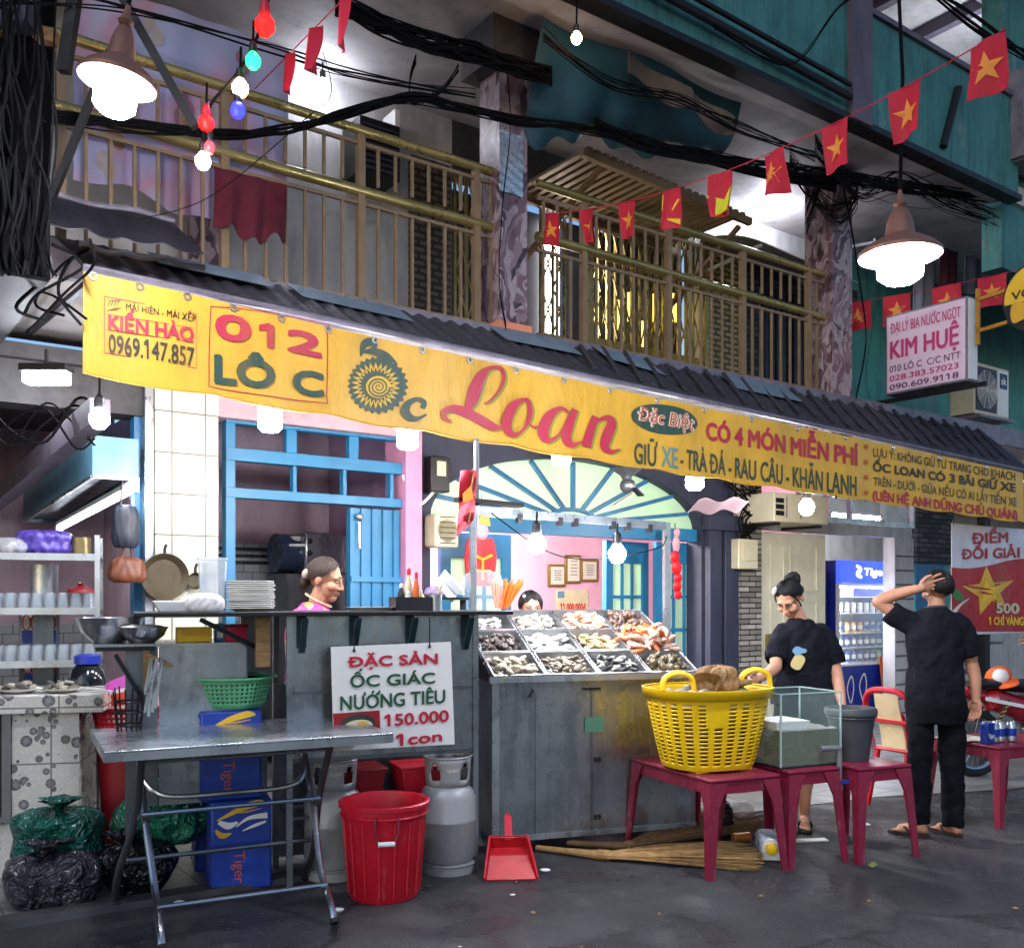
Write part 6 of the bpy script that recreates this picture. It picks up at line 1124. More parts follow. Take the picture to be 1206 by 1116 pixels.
for a in (.22, .42, .5, .7, .78, .9): q = V(pl_.x, .25, 1.97).lerp(V(pr_.x, .5, 1.93), a); t.p('clip', MB().bx(q, (.03, .05, .05)), 'black_plastic')
t.p('overhead_wire', MB().tube(cat_rom([V(pl_.x + .1, .2, 1.98), V(pl_.x + .45, .2, 1.76), V(pl_.x + .8, .3, 1.72), V(pr_.x - .12, .4, 1.8), V(pr_.x, .5, 1.9)], 6), .004, 6), 'cable_black'); t.p('awning_prop', MB().tube([V(pl_.x + .03, .28, 1.9), V(pl_.x + .03, .28, 2.43)], .016, 8), 'steel_dark'); t.p('cross_shelf', MB().bar(V(pl_.x - .1, .25, 2.06), V(pl_.x + .32, .3, 2.04), .09, .025), 'black_iron'); t.done()
y0, z0, y1, z1 = -.03, 1.03, .80, 1.40; sl_ = V(0, y1 - y0, z1 - z0); sn = V(0, -(z1 - z0), y1 - y0).normalized(); cw = (SW + .02) / 4; rw = 1 / 3
def tp(x, s, h): return V(x, y0, z0) + sl_ * s + sn * h
steel('tray_steel', 'a3a6aa', .34, (1, 1, 1), .2)
KIND = {(0, 0): ('clam', ('d0c5ae', 'a99b80'), 30, .062, 'pale_clam', 'big pale clam in the front tray nearest the counter'), (1, 0): ('cockle', ('9b8f7c', '6c6152'), 36, .052, 'cockle', 'grey brown cockle in the second front tray'), (2, 0): ('mussel', ('2f2f30', 'b4b0a6'), 26, .062, 'mussel', 'black and white mussel in the third front tray'), (3, 0): ('snail', ('77684a', '4d4634'), 34, .056, 'snail', 'brown green snail in the front tray behind the yellow basket'),
        (0, 1): ('snail', ('332b27', '574a40'), 32, .052, 'snail', 'dark snail in the middle tray nearest the counter'), (1, 1): ('lump', ('e6e2da', 'd8d4cc'), 12, .085, 'squid_piece', 'white squid piece in the second middle tray'), (2, 1): ('clam', ('c4b184', 'a08c5c'), 34, .054, 'yellow_clam', 'yellowish clam in the third middle tray'), (3, 1): ('shrimp', ('d26a3c', 'c9a08a'), 40, .12, 'shrimp', 'orange shrimp heaped in the fourth middle tray'),
        (0, 2): ('lump', ('b9b7ae', '8f8d86'), 20, .055, 'oyster', 'grey oyster in the rear tray partly behind the counter'), (1, 2): ('clam', ('cfcabb', 'a8a390'), 42, .046, 'white_clam', 'small white clam in the second rear tray'), (2, 2): ('shrimp', ('dc9a78', 'd8ae94'), 18, .085, 'shrimp', 'pale pink shrimp in the third rear tray'), (3, 2): ('snail', ('5d4030', '3d2c24'), 26, .075, 'whelk', 'brown whelk in the fourth rear tray')}
RN = ('front', 'middle', 'rear'); CN = ('nearest the counter', 'second from the counter', 'third from the counter', 'nearest the yellow basket side')
for (c, r_), (kind, cols, n_, size, nm, lb) in KIND.items():
    x0 = -.01 + c * cw; x1 = x0 + cw - .006; s0, s1 = r_ * rw, (r_ + 1) * rw - .008; d = -.075; e = .012; m = MB()
    rim = [tp(x0, s0, 0), tp(x1, s0, 0), tp(x1, s1, 0), tp(x0, s1, 0)]; inn = [tp(x0 + e, s0 + e, .0), tp(x1 - e, s0 + e, .0), tp(x1 - e, s1 - e, .0), tp(x0 + e, s1 - e, .0)]; bot = [tp(x0 + .03, s0 + .04, d), tp(x1 - .03, s0 + .04, d), tp(x1 - .03, s1 - .04, d), tp(x0 + .03, s1 - .04, d)]; low = [p_ - sn * .012 for p_ in rim]
    m.add(rim + inn + bot + low, [(i, (i + 1) % 4, 4 + (i + 1) % 4, 4 + i) for i in range(4)] + [(4 + i, 4 + (i + 1) % 4, 8 + (i + 1) % 4, 8 + i) for i in range(4)] + [(8, 9, 10, 11)] + [(i, 12 + i, 12 + (i + 1) % 4, (i + 1) % 4) for i in range(4)])
    one('seafood_tray', m, 'tray_steel', 'steel tray in the %s row of the display, %s' % (RN[r_], CN[c]), 'tray', XS, group='steel trays of the seafood display', smooth=20)
    ms = [mat('shell_' + h_, h_, .4, 0, .35, 25).name for h_ in cols]; big = (kind in ('shrimp',) and n_ > 30)
    def fn(a, b, k, x0=x0, x1=x1, s0=s0, s1=s1, size=size, big=big, kind=kind):
        lift = k * (.075 if big else (.05 if kind != 'lump' else .03)); q = 1 - .35 * k; aa = .5 + (a - .5) * q * .88; bb = (.45 + (b - .5) * q * .84) - (.0 if k < .5 else .03)
        return tp(x0 + (x1 - x0) * aa, s0 + (s1 - s0) * bb, -.06 + size * .3 + lift), 0
    shells(kind, ms, XS, fn, int(n_ * 2.3), size * (.88 if kind != 'shrimp' else 1.1), nm, lb, nm.split('_')[-1], '%s tray %s' % (RN[r_], CN[c]), 200 + c * 10 + r_)
# bags behind the display, flag on the post
t = Thing('straw_bundle', 'bunch of orange straws in a clear plastic bag behind the display', 'straws', Matrix.Translation(at(592, 716, 6.35))); m = MB(); random.seed(4)
for i in range(60): a, b = random.uniform(-.09, .06), random.uniform(-.05, .05); m.tube([V(a * .5, b, 0), V(a * 1.4 + .05, b * 1.5, .17 + random.uniform(-.02, .02))], .006, 5)
t.p('straws', m, 'orange_straw'); t.done(base=(0, 0, 0))
one('plastic_bag', rnd_bag(81, (.15, .11, .15), .22), mat('clear_film', 'b9bcc0', .12, alpha=.13), 'puffed clear plastic bag behind the seafood display', 'bag', Matrix.Translation(at(568, 722, 6.3)))
pf = XS @ V(pl_.x, .23, 2.0); t = Thing('flag', 'drooping red and yellow flag tied to the post of the stall', 'flag', Matrix.Translation(at(552, 612, pf.y - .06))); t.p('staff', MB().tube([V(.0, 0, -.02), V(.03, 0, .3)], .006), 'wood')
t.p('cloth', MB().sheet(lambda a, b: V(.03 - .10 * b + .02 * a, .02 * SIN(9 * a + 4 * b), .29 * a - .0 - .1 * b * (1 - a)), 12, 6, .004, (0, 1, 0)), 'flag_red'); t.p('star', MB().add([V(-.03, -.026, .1), V(.03, -.026, .12), V(.015, -.026, .2), V(-.035, -.026, .15)], [(0, 1, 2, 3)]), 'flag_star'); t.done(base=(0, 0, 0))
# ------------------------------------------------------------------ red plastic tables
def ptable(X, w, d, h, label, ww=.075):
    t = Thing('plastic_table', label, 'table', X, group='low maroon plastic tables'); m = MB().box(0, 0, h - .022, w, d, h); o = t.p('top', m, 'maroon_plastic', bev=.008)
    sk = MB()
    for (a, b, c, e) in ((.012, .012, w - .012, .02), (.012, d - .02, w - .012, d - .012), (.012, .0205, .02, d - .0205), (w - .02, .0205, w - .012, d - .0205)): sk.box(a, b, h - .085, c, e, h - .0225)
    t.p('skirt', sk, 'maroon_plastic', o)
    for sx in (0, 1):
        for sy in (0, 1):
            lg = MB(); fx = -1 if sx == 0 else 1; fy = -1 if sy == 0 else 1; fl_ = .03
            for zz0, zz1, k0, k1, q0, q1 in ((0, h * .7, ww * .52, ww * .78, fl_, .006), (h * .7, h - .023, ww * .78, ww * 1.5, .006, -.004)):
                p = []
                for (z, k, q) in ((zz0, k0, q0), (zz1, k1, q1)):
                    cx, cy = (sx * w + fx * q), (sy * d + fy * q); p += [V(cx, cy, z), V(cx - fx * k, cy, z), V(cx - fx * k, cy - fy * .012, z), V(cx - fx * .012, cy - fy * .012, z), V(cx - fx * .012, cy - fy * k, z), V(cx, cy - fy * k, z)]
                lg.add(p, [(0, 1, 2, 3, 4, 5), (11, 10, 9, 8, 7, 6)] + [(i, (i + 1) % 6, 6 + (i + 1) % 6, 6 + i) for i in range(6)])
            t.p('leg', lg, 'maroon_plastic', smooth=20)
    t.done()
T1 = fr(1.04, 5.12, 0, 24); T2 = fr(1.515, 5.33, 0, 24); T3 = fr(1.93, 5.43, 0, 22)
ptable(T1, .46, .80, .52, 'maroon plastic table carrying the yellow basket'); ptable(T2, .36, .62, .53, 'maroon plastic table under the glass tank'); ptable(T3, .38, .56, .53, 'maroon plastic table under the dark bucket')
t4 = hz(1177, 975, 0); T4 = fr(t4.x, t4.y, 0, 14); ptable(T4 @ Matrix.Rotation(R(10), 4, 'Z'), .7, .55, .52, 'maroon plastic table with beer cans at the right edge')
# yellow basket
BX = T1 @ Matrix.Translation((.22, .34, .522)); t = Thing('laundry_basket', 'big yellow plastic basket with slotted sides and two handles', 'basket', BX); nu, nv = 168, 40
def bpt(k, j):
    q = j / nv; g = 2 * PI * k / nu; r_ = .245 + .095 * q ** .8; e = 4; c, s = COS(g), SIN(g); rr_ = 1 / (abs(c) ** 2.6 + abs(s) ** 2.6) ** (1 / 2.6); return V(r_ * c * rr_, r_ * .86 * s * rr_, .012 + .43 * q)
cm = MB()
for j in range(nv + 1):
    for k in range(nu): cm.v.append(tuple(bpt(k, j)))
for j in range(nv):
    for k in range(nu):
        gk = k % 7; hole = 3 <= j <= 33 and j % 2 == 1 and gk not in (0, 1, 2); g = (k / nu) % 1
        if hole and j > 22 and .66 < g < .71: hole = False
        if not hole: cm.f.append((j * nu + k, j * nu + (k + 1) % nu, (j + 1) * nu + (k + 1) % nu, (j + 1) * nu + k))
cm.f.append(tuple(reversed(range(nu)))); o = t.p('body', cm, 'yellow_plastic', smooth=50); sd = o.modifiers.new('thick', 'SOLIDIFY'); sd.thickness = .006
rm = MB()
for dz, sc_f in ((.40, 1.03), (.455, 1.05), (.455, 1.02)): rm.v += [tuple(V(bpt(k, nv).x * sc_f, bpt(k, nv).y * sc_f, dz)) for k in range(nu)]
for j in range(2): rm.f += [(j * nu + k, j * nu + (k + 1) % nu, (j + 1) * nu + (k + 1) % nu, (j + 1) * nu + k) for k in range(nu)]
ro = t.p('rim', rm, 'yellow_plastic'); sd = ro.modifiers.new('thick', 'SOLIDIFY'); sd.thickness = .006
for c, s in ((-.26, -.10), (.29, -.06)): dx, dy = COS(R(-15)), SIN(R(-15)); t.p('handle', MB().tube(cat_rom([V(c - .09 * dx, s - .09 * dy, .45), V(c - .075 * dx, s - .075 * dy, .515), V(c, s, .545), V(c + .075 * dx, s + .075 * dy, .515), V(c + .09 * dx, s + .09 * dy, .45)], 6), .014, 10, flat=1.5), 'yellow_plastic')
for k in range(4): g = PI / 4 + k * PI / 2; t.p('foot', MB().bx(V(.2 * COS(g), .18 * SIN(g), .006), (.08, .08, .012)), 'yellow_plastic')
t.done(base=(0, 0, 0))
sk_ = rnd_bag(91, (.13, .10, .08), .5); sk_.merge(MB().grid(lambda a, b: V(-.12 + (.05 + .03 * b + .008 * SIN(6 * PI * a)) * COS(2 * PI * a), -.06 + (.04 + .025 * b) * SIN(2 * PI * a) - .03 * b, .06 + .05 * b + .012 * SIN(4 * PI * a)), 30, 6)).merge(rnd_bag(94, (.10, .08, .045), .5), Matrix.Translation((.12, .03, 0)))
one('burlap_sack', sk_, 'burlap', 'brown burlap sack lying in the yellow basket', 'sack', BX @ Matrix.Translation((.05, -.02, .425)))
shells('clam', (mat('shell_basket', '8f8674', .5, 0, .3).name, mat('shell_basket2', '5f584a', .5, 0, .3).name), BX, lambda a, b, k: (V(-.26 + .5 * a, -.17 + .36 * b, .40 + .03 * k), 0), 44, .075, 'clam', 'muddy clam heaped under the sack in the yellow basket', 'clam', 'clams in the yellow basket', 92)
one('net_filling', MB().lathe([(.001, .39), (.2, .39), (.28, .36), (.20, .05), (.001, .03)], 24, sy=.84), mat('mud_shell', '54493a', .8, 0, .4, 30, bump=.6), 'mass of muddy shellfish filling the yellow basket', 'shellfish', BX, kind='stuff')
# tank
TK = T2 @ Matrix.Translation((-.01, .06, .531)); tkw, tkd, tkh = .42, .34, .41; t = Thing('glass_tank', 'glass tank half full of murky water on the middle maroon table', 'tank', TK)
g4 = .006
for (a, b, c, e) in ((0, 0, tkw, g4), (0, tkd - g4, tkw, tkd), (0, g4, g4, tkd - g4), (tkw - g4, g4, tkw, tkd - g4)): t.p('pane', MB().box(a, b, .008, c, e, tkh), 'tank_glass')
t.p('bottom', MB().box(0, 0, 0, tkw, tkd, .0075), 'black_plastic'); t.p('water', MB().box(g4 + .001, g4 + .001, .012, tkw - g4 - .001, tkd - g4 - .001, .2), 'murky_water'); ed = MB()
for a, b in (((0, 0), (tkw, 0)), ((tkw, 0), (tkw, tkd)), ((tkw, tkd), (0, tkd)), ((0, tkd), (0, 0))): ed.bar(V(a[0], a[1], tkh + .003), V(b[0], b[1], tkh + .003), .008, .006)
for a, b in ((-.002, -.002), (tkw + .002, -.002), (tkw + .002, tkd + .002), (-.002, tkd + .002)): ed.bar(V(a, b, .008), V(a, b, tkh), .008, .008)
t.p('foam', MB().sheet(lambda a, b: V(.012 + (tkw - .024) * a, .012 + (tkd - .024) * b, .2025 + .006 * SIN(13 * a + 5 * b) * SIN(17 * b)), 24, 20, .004, (0, 0, 1)), mat('pale_foam', 'a9ada2', .35, 0, .4, 30, alpha=.75)); t.p('edge_seal', ed, mat('tank_edge', '9fb8b4', .2)); pv = t.p('drain_pipe', MB().tube(cat_rom([V(.26, -.02, .10), V(.36, -.03, .098), V(.385, -.03, .08), V(.385, -.03, -.08)], 5), .016, 10), mat('pvc_grey', '6f7276', .5)); t.p('valve', MB().tube([V(.385, -.03, -.08), V(.385, -.03, -.14)], .022, 10), 'pvc_grey', pv); t.p('valve_lever', MB().bx(V(.42, -.05, -.09), (.08, .02, .02)), 'blue_crate', pv); t.done(base=(0, 0, 0))
one('foam_block', MB().taper((.13, .17, .201), (.2, .2), (.24, .24), .05), 'styrofoam', 'white foam tray floating in the glass tank', 'tray', TK); shells('lump', ('shell_basket2',), TK, lambda a, b, k: (V(.05 + .32 * a, .05 + .24 * b, .05 + .05 * k), 0), 14, .08, 'abalone', 'dark shellfish lying under the water of the tank', 'shellfish', 'shellfish in the tank', 93)
bk = T3 @ Matrix.Translation((.16, .25, .531)); t = Thing('bucket', 'dark grey plastic bucket on the right maroon table', 'bucket', bk); t.p('body', MB().lathe([(.1, 0), (.135, .26), (.148, .265), (.15, .29), (.142, .305), (.138, .305), (.13, .26), (.095, .01), (.001, .01)], 36), mat('bucket_grey', '3d4044', .45, 0, .2, 6, grime=.3)); t.p('hoop', MB().tube([V(.139 * COS(2 * PI * k / 36), .139 * SIN(2 * PI * k / 36), .25) for k in range(36)], .004, 6, closed=True), 'bucket_grey'); t.p('water', MB().lathe([(.001, .22), (.126, .22)], 30), 'murky_water'); t.done(base=(0, 0, 0))
for i, (x, y) in enumerate(((.30, .1), (.33, .18), (.27, .17))):
    t = Thing('glass_jar', 'clear drinking jar on the maroon table right of the bucket', 'jar', T3 @ Matrix.Translation((x, y + .15, .531)), group='jars beside the bucket'); t.p('jar', MB().lathe([(.001, .004), (.03, 0), (.035, .11), (.032, .11), (.028, .006), (.001, .008)], 16), 'drink_glass'); t.done(base=(0, 0, 0))
# under the tables
jug = hz(908, 1014, 0); t = Thing('oil_jug', 'clear plastic oil jug lying with its yellow cap to the street', 'jug', Matrix.Translation(jug + V(0, 0, 0)) @ Matrix.Rotation(R(-8), 4, 'Z')); t.p('body', MB().box(-.06, .0, .005, .06, .26, .13), 'clear_plastic', bev=.03); t.p('face', MB().prism([(-.055, .008), (.055, .008), (.05, .1), (.02, .13), (-.02, .13), (-.05, .1)], -.012, -.001), 'white_plastic', bev=.004); t.p('cap', MB().lathe([(.032, 0), (.032, .02), (.025, .024)], 20, X=Matrix.Translation((0, -.012, .075)) @ Matrix.Rotation(PI / 2, 4, 'X')), 'yellow_plastic'); t.done(base=(0, 0, 0))
p = hz(873, 992, 0); t = Thing('drink_can', 'dented orange drink can lying under the basket table', 'can', Matrix.Translation(p + V(0, 0, .032)) @ Matrix.Rotation(R(20), 4, 'Z') @ Matrix.Rotation(PI / 2, 4, 'Y')); t.p('can', MB().lathe([(.022, -.06), (.031, -.052), (.029, 0), (.031, .052), (.024, .06)], 20), mat('amber_can', 'a8642a', .35, .3)); t.done()
one('plastic_bag', rnd_bag(95, (.12, .09, .10), .25), 'clear_bag', 'white plastic bag behind the legs of the basket table', 'bag', Matrix.Translation(hz(868, 975, 0))); one('rubbish_bag', rnd_bag(96, (.09, .08, .13), .2), 'bag_black', 'black bag under the basket table beside the brooms', 'bag', Matrix.Translation(hz(848, 985, 0)))
one('hose', MB().tube(cat_rom([hz(840, 955, 0) + V(0, 0, .02), hz(850, 950, .15), hz(858, 955, .1), hz(880, 970, .02), hz(900, 975, .01)], 6), .012, 8), 'black_rubber', 'black hose curling under the maroon tables', 'hose')
one('cardboard_scrap', MB().bx(hz(955, 990, 0) + V(0, 0, .006), (.2, .06, .008), 8), 'white_plastic', 'flat white scrap on the asphalt under the tank table', 'scrap'); one('leaf', MB().add([hz(1022, 1020, 0) + V(0, 0, .008), hz(1028, 1018, 0) + V(0, 0, .02), hz(1034, 1019, 0) + V(0, 0, .008), hz(1028, 1023, 0) + V(0, 0, .008)], [(0, 1, 2, 3)]), mat('leaf_green', '6f7a35', .6), 'small yellow green leaf lying on the asphalt', 'leaf')
for i, (px, py, lb) in enumerate(((1020, 972, 'torn white paper bit by the flip flops of the person'), (1082, 948, 'crumpled paper bit near the right maroon table'), (398, 1073, 'cigarette butt on the asphalt beside the red bin'), (212, 1064, 'white pebble on the kerb under the folding table'), (880, 1012, 'scrap of paper at the end of the brooms'), (642, 1026, 'paper crumb beside the dustpan'))): one('paper_scrap', rnd_bag(300 + i, (.028, .02, .010), .3), 'white_plastic', lb, 'scrap', Matrix.Translation(hz(px, py, 0)))
# brooms
def broom(a, b, c, spread, label, seed, m_, n=330):
    t = Thing('broom', label, 'broom', group='straw brooms'); a, b, c = Vector(a), Vector(b), Vector(c); random.seed(seed); d = (c - b).normalized(); s = d.cross(V(0, 0, 1)).normalized(); m = MB()
    for i in range(n):
        k = random.uniform(-1, 1); L = (c - b).length * random.uniform(.85, 1.05); e = b + d * L * COS(k * .3) + s * k * spread + V(0, 0, random.uniform(-.02, .05)); e.z = max(e.z, .006); m.tube([b + s * k * .03 + V(0, 0, random.uniform(-.01, .01)), b.lerp(e, .5) + s * k * .02 + V(0, 0, .015 * random.random()), e], [.0035, .0028, .0016], 4, cap=False)
    t.p('bristles', m, m_); t.p('handle', MB().tube([a, a.lerp(b, .5), b, b + d * .06], [.017, .018, .026, .03], 10), m_); t.p('binding', MB().tube([b - d * .01, b + d * .03], .031, 10), 'wood'); t.done()
broom(hz(632, 998, .02), hz(705, 1006, .03), hz(890, 1010, .02), .20, 'light straw broom lying nearest the street before the stall', 5, 'straw'); broom(hz(668, 992, .03), hz(738, 996, .035), hz(880, 962, .05), .26, 'second straw broom lying behind the nearer one', 6, 'straw_dark'); 
# ------------------------------------------------------------------ red chair, cans, motorbike
ch = hz(1062, 953, 0); t = Thing('plastic_chair', 'red plastic chair with a cream splat behind the standing person', 'chair', Matrix.Translation(ch + V(.12, .1, 0)) @ Matrix.Rotation(R(-60), 4, 'Z')); t.p('seat', MB().box(-.2, -.2, .40, .2, .2, .425), 'red_plastic', bev=.012)
for sx in (-1, 1):
    for sy in (-1, 1): t.p('leg', MB().bar(V(.17 * sx, .17 * sy, .40), V(.22 * sx, .22 * sy, 0), .045, .03), 'red_plastic')
    t.p('arm', MB().tube(cat_rom([V(.21 * sx, .2, .42), V(.24 * sx, .19, .6), V(.235 * sx, .05, .64), V(.225 * sx, -.2, .66)], 5), .018, 8), 'red_plastic')
t.p('backrest', MB().tube(cat_rom([V(-.19, -.19, .42), V(-.2, -.24, .62), V(-.16, -.28, .80), V(0, -.29, .84), V(.16, -.28, .80), V(.2, -.24, .62), V(.19, -.19, .42)], 6), .022, 8).bar(V(-.19, -.245, .62), V(.19, -.245, .62), .03, .02), 'red_plastic'); t.p('splat', MB().sheet(lambda a, b: V(-.1 + .2 * a, -.2 - .09 * b + .005 * SIN(6 * b), .43 + .38 * b), 8, 8, .012, (0, 1, 0)), mat('cream_splat', 'd8c49a', .5), label='cream coloured splat'); t.done()
def can(X, m_, label, group, r=.031, h=.12):
    t = Thing('drink_can', label, 'can', X, group=group); t.p('can', MB().lathe([(r * .75, 0), (r, .01), (r, h - .012), (r * .8, h), (r * .74, h - .004), (.001, h - .004)], 16), m_); t.p('printed_band', MB().lathe([(r + .0008, h * .3), (r + .0008, h * .7)], 16), 'blue_can' if m_ == 'silver_can' else 'ink_white'); t.done(base=(0, 0, 0))
X4 = T4 @ Matrix.Rotation(R(10), 4, 'Z')
t = Thing('beer_carton', 'small blue beer carton on the right maroon table', 'carton', X4 @ Matrix.Translation((.06, .14, .521))); cb = t.p('box', MB().box(-.035, -.03, 0, .035, .03, .135), 'blue_can', bev=.004); t.p('lettering', text_on(MB(), 'Tiger', lambda x, z: V(x, -.0315, z), (-.028, .07, .04, .028, .07, .04), .03), 'ink_white', cb, smooth=0); t.done()
for i, (x, y) in enumerate(((.13, .15), (.2, .16), (.28, .14), (.16, .23), (.24, .22))): can(X4 @ Matrix.Translation((x, y, .521)), 'silver_can', 'silver beer can standing on the right maroon table', 'beer cans on the right table', .033, .13)
one('paper_sheet', MB().sheet(lambda a, b: V(-.06 + .3 * a, .22 + .25 * b, .524 + .006 * SIN(7 * a)), 10, 3, .002, (0, 0, 1)), 'paper', 'pale sheet lying on the right maroon table', 'paper', X4)
wb = hz(1152, 917, 0); MX = Matrix.Translation(wb + V(0.02, .1, 0)) @ Matrix.Rotation(R(14), 4, 'Z'); t = Thing('motorbike', 'red and black motorbike parked behind the right maroon table', 'motorbike', MX)
for x in (0, 1.22):
    w = t.p('wheel', MB().lathe([(.20, -.014), (.215, -.02), (.215, .02), (.20, .014), (.20, -.014)], 36, X=Matrix.Translation((x, 0, .28)) @ Matrix.Rotation(PI / 2, 4, 'X')), 'chrome'); t.p('tyre', MB().tube([V(x + .245 * COS(2 * PI * k / 36), 0, .28 + .245 * SIN(2 * PI * k / 36)) for k in range(36)], .036, 10, closed=True), 'black_rubber', w); sp = MB()
    for k in range(18): g = 2 * PI * k / 18; sp.tube([V(x + .03 * COS(g + .5), .012 * (-1) ** k, .28 + .03 * SIN(g + .5)), V(x + .205 * COS(g), 0, .28 + .205 * SIN(g))], .003, 4)
    t.p('spokes', sp, 'chrome', w); t.p('hub', MB().tube([V(x, -.05, .28), V(x, .05, .28)], .045, 14), 'steel_dark', w)
t.p('swing_arm', MB().bar(V(0, -.07, .28), V(.5, -.07, .3), .03, .04).bar(V(0, .07, .28), V(.5, .07, .3), .03, .04), 'black_iron')
for s in (-.1, .1):
    q = [V(.06 + .005 * k + .016 * COS(k * 1.3), s + .016 * SIN(k * 1.3), .34 + .0075 * k) for k in range(34)]; t.p('shock_absorber', MB().tube(q, .005, 5), mat('spring_yellow', 'b09a3a', .4)); t.p('shock_rod', MB().tube([V(.03, s, .28), V(.25, s, .64)], .012, 8), 'black_iron')
t.p('tail_body', MB().tube(cat_rom([V(-.1, 0, .70), V(.15, 0, .64), V(.45, 0, .55), V(.75, 0, .45), V(1.0, 0, .62), V(1.06, 0, .85)], 5), [.05] * 5 + [.1] * 5 + [.12] * 5 + [.11] * 5 + [.1] * 5 + [.06], 12), mat('bike_red', '8f1522', .25, 0, .1, coat=.6)); t.p('seat', MB().tube(cat_rom([V(-.08, 0, .77), V(.2, 0, .76), V(.5, 0, .73), V(.62, 0, .73)], 5), [.05, .07, .085, .095, .1, .1, .1, .1, .1, .1, .1, .1, .09, .08, .06, .04], 12, flat=.5), 'black_plastic'); t.p('engine', MB().bx(V(.58, 0, .3), (.3, .2, .22)).tube([V(.4, -.12, .22), V(-.05, -.14, .3)], .04, 12), 'steel_dark', bev=.02); t.p('mudguard', MB().sheet(lambda a, b: V(-.29 * COS(.3 + 1.5 * a), -.05 + .1 * b, .28 + .30 * SIN(.3 + 1.5 * a)), 12, 3, .006, (0, 0, 1)), 'black_plastic'); t.p('stripe', MB().sheet(lambda a, b: V(.02 + .5 * a, -.105 - .02 * a, .64 - .1 * a + .03 * b), 6, 2, .004, (0, 1, 0)), 'white_plastic'); t.p('handlebar', MB().tube([V(1.0, -.3, 1.0), V(1.05, -.1, .95), V(1.05, .1, .95), V(1.0, .3, 1.0)], .012, 8), 'black_iron'); t.p('tail_light', MB().bx(V(-.13, 0, .70), (.05, .1, .06)), 'red_plastic', bev=.01); t.p('kickstand', MB().bar(V(.45, -.12, .25), V(.4, -.25, 0), .02, .02), 'black_iron'); t.done(base=(0, 0, 0))
cp = wb + V(.24, .06, 0); cpz = .80; t = Thing('cap', 'orange and white cap lying on the motorbike seat', 'cap', MX @ Matrix.Translation((.24, 0, .80)) @ Matrix.Rotation(R(-20), 4, 'Y')); t.p('crown', MB().ell(V(0, 0, .03), (.11, .1, .08), 20, 10), mat('cap_orange', 'd85a1e', .7)); t.p('front_panel', MB().ell(V(-.02, -.04, .035), (.075, .07, .068), 16, 10), 'white_cloth'); t.p('peak', MB().sheet(lambda a, b: V(-.1 + .2 * a, -.09 - .09 * b * (1 - (2 * a - 1) ** 2), -.01 - .03 * b), 10, 4, .006, (0, 0, 1)), 'cap_orange'); t.done(base=(0, 0, -.04))
# ------------------------------------------------------------------ things on the shop fronts
def fbox(name, px0, py0, px1, py1, w, dep, m_, label, cat, fn=None, bev=.01, group=None):
    u0, z1 = fq(px0, py0, w); u1, z0 = fq(px1, py1, w); t = Thing(name, label, cat, MF, group=group); o = t.p('case', MB().box(u0, w, z0, u1, w + dep, z1), m_, bev=bev)
    if fn: fn(t, o, u0, u1, z0, z1, w)
    t.done()
def spk(t, o, u0, u1, z0, z1, w):
    c = ((u0 + u1) / 2, (z0 + z1) / 2); t.p('grille', MB().lathe([(.001, -.012), (min(u1 - u0, z1 - z0) * .4, -.006), (min(u1 - u0, z1 - z0) * .42, .0)], 24, X=Matrix.Translation((c[0], w, c[1])) @ Matrix.Rotation(-PI / 2, 4, 'X') @ Matrix.Rotation(PI, 4, 'X')), 'brass_pot', o)
    m = MB()
    for k in range(6): m.box(u0 + .04, w - .006, z0 + .03 + (z1 - z0 - .06) * k / 5, u1 - .04, w - .001, z0 + .038 + (z1 - z0 - .06) * k / 5)
    t.p('slots', m, 'black_plastic', o)
fbox('loudspeaker', 513, 604, 541, 645, 1.62, .18, 'ivory_plastic', 'cream loudspeaker fixed on the navy arch wall', 'speaker', spk, .02)
def mtr(t, o, u0, u1, z0, z1, w): t.p('window', MB().box(u0 + .05, w - .006, z0 + (z1 - z0) * .45, u1 - .04, w - .001, z1 - .04), 'ivory_plastic', o); t.p('conduit', MB().tube(cat_rom([V(u0 + .05, w + .05, z0), V(u0 - .08, w + .08, z0 - .1), V(u0 - .2, w + .1, z0 + .12)], 5), .012, 8), 'white_plastic', o)
fbox('meter_box', 508, 536, 530, 580, 1.66, .12, 'black_plastic', 'black meter box above the loudspeaker', 'meter box', mtr)
def old(t, o, u0, u1, z0, z1, w):
    for k in range(3): t.p('louvre', MB().box(u0 + .02, w - .006, z0 + .06 + (z1 - z0 - .1) * k / 3, u0 + .14, w - .001, z0 + .06 + (z1 - z0 - .1) * (k + .75) / 3), 'black_iron', o)
    t.p('groove', MB().box(u0 + .18, w - .004, z0 + .04, u0 + .19, w - .001, z1 - .04).box(u0 + .4, w - .004, z0 + .04, u0 + .41, w - .001, z1 - .04), 'pilaster', o); t.p('bracket', MB().bar(V(u0 + .1, w + .02, z0 - .02), V(u0 + .1, WW, z0 - .02), .03, .03).bar(V(u1 - .1, w + .02, z0 - .02), V(u1 - .1, WW, z0 - .02), .03, .03), 'black_iron')
fbox('air_conditioner', 912, 579, 976, 618, 1.35, .5, 'ivory_plastic', 'old cream air conditioner above the cream door', 'air conditioner', old)
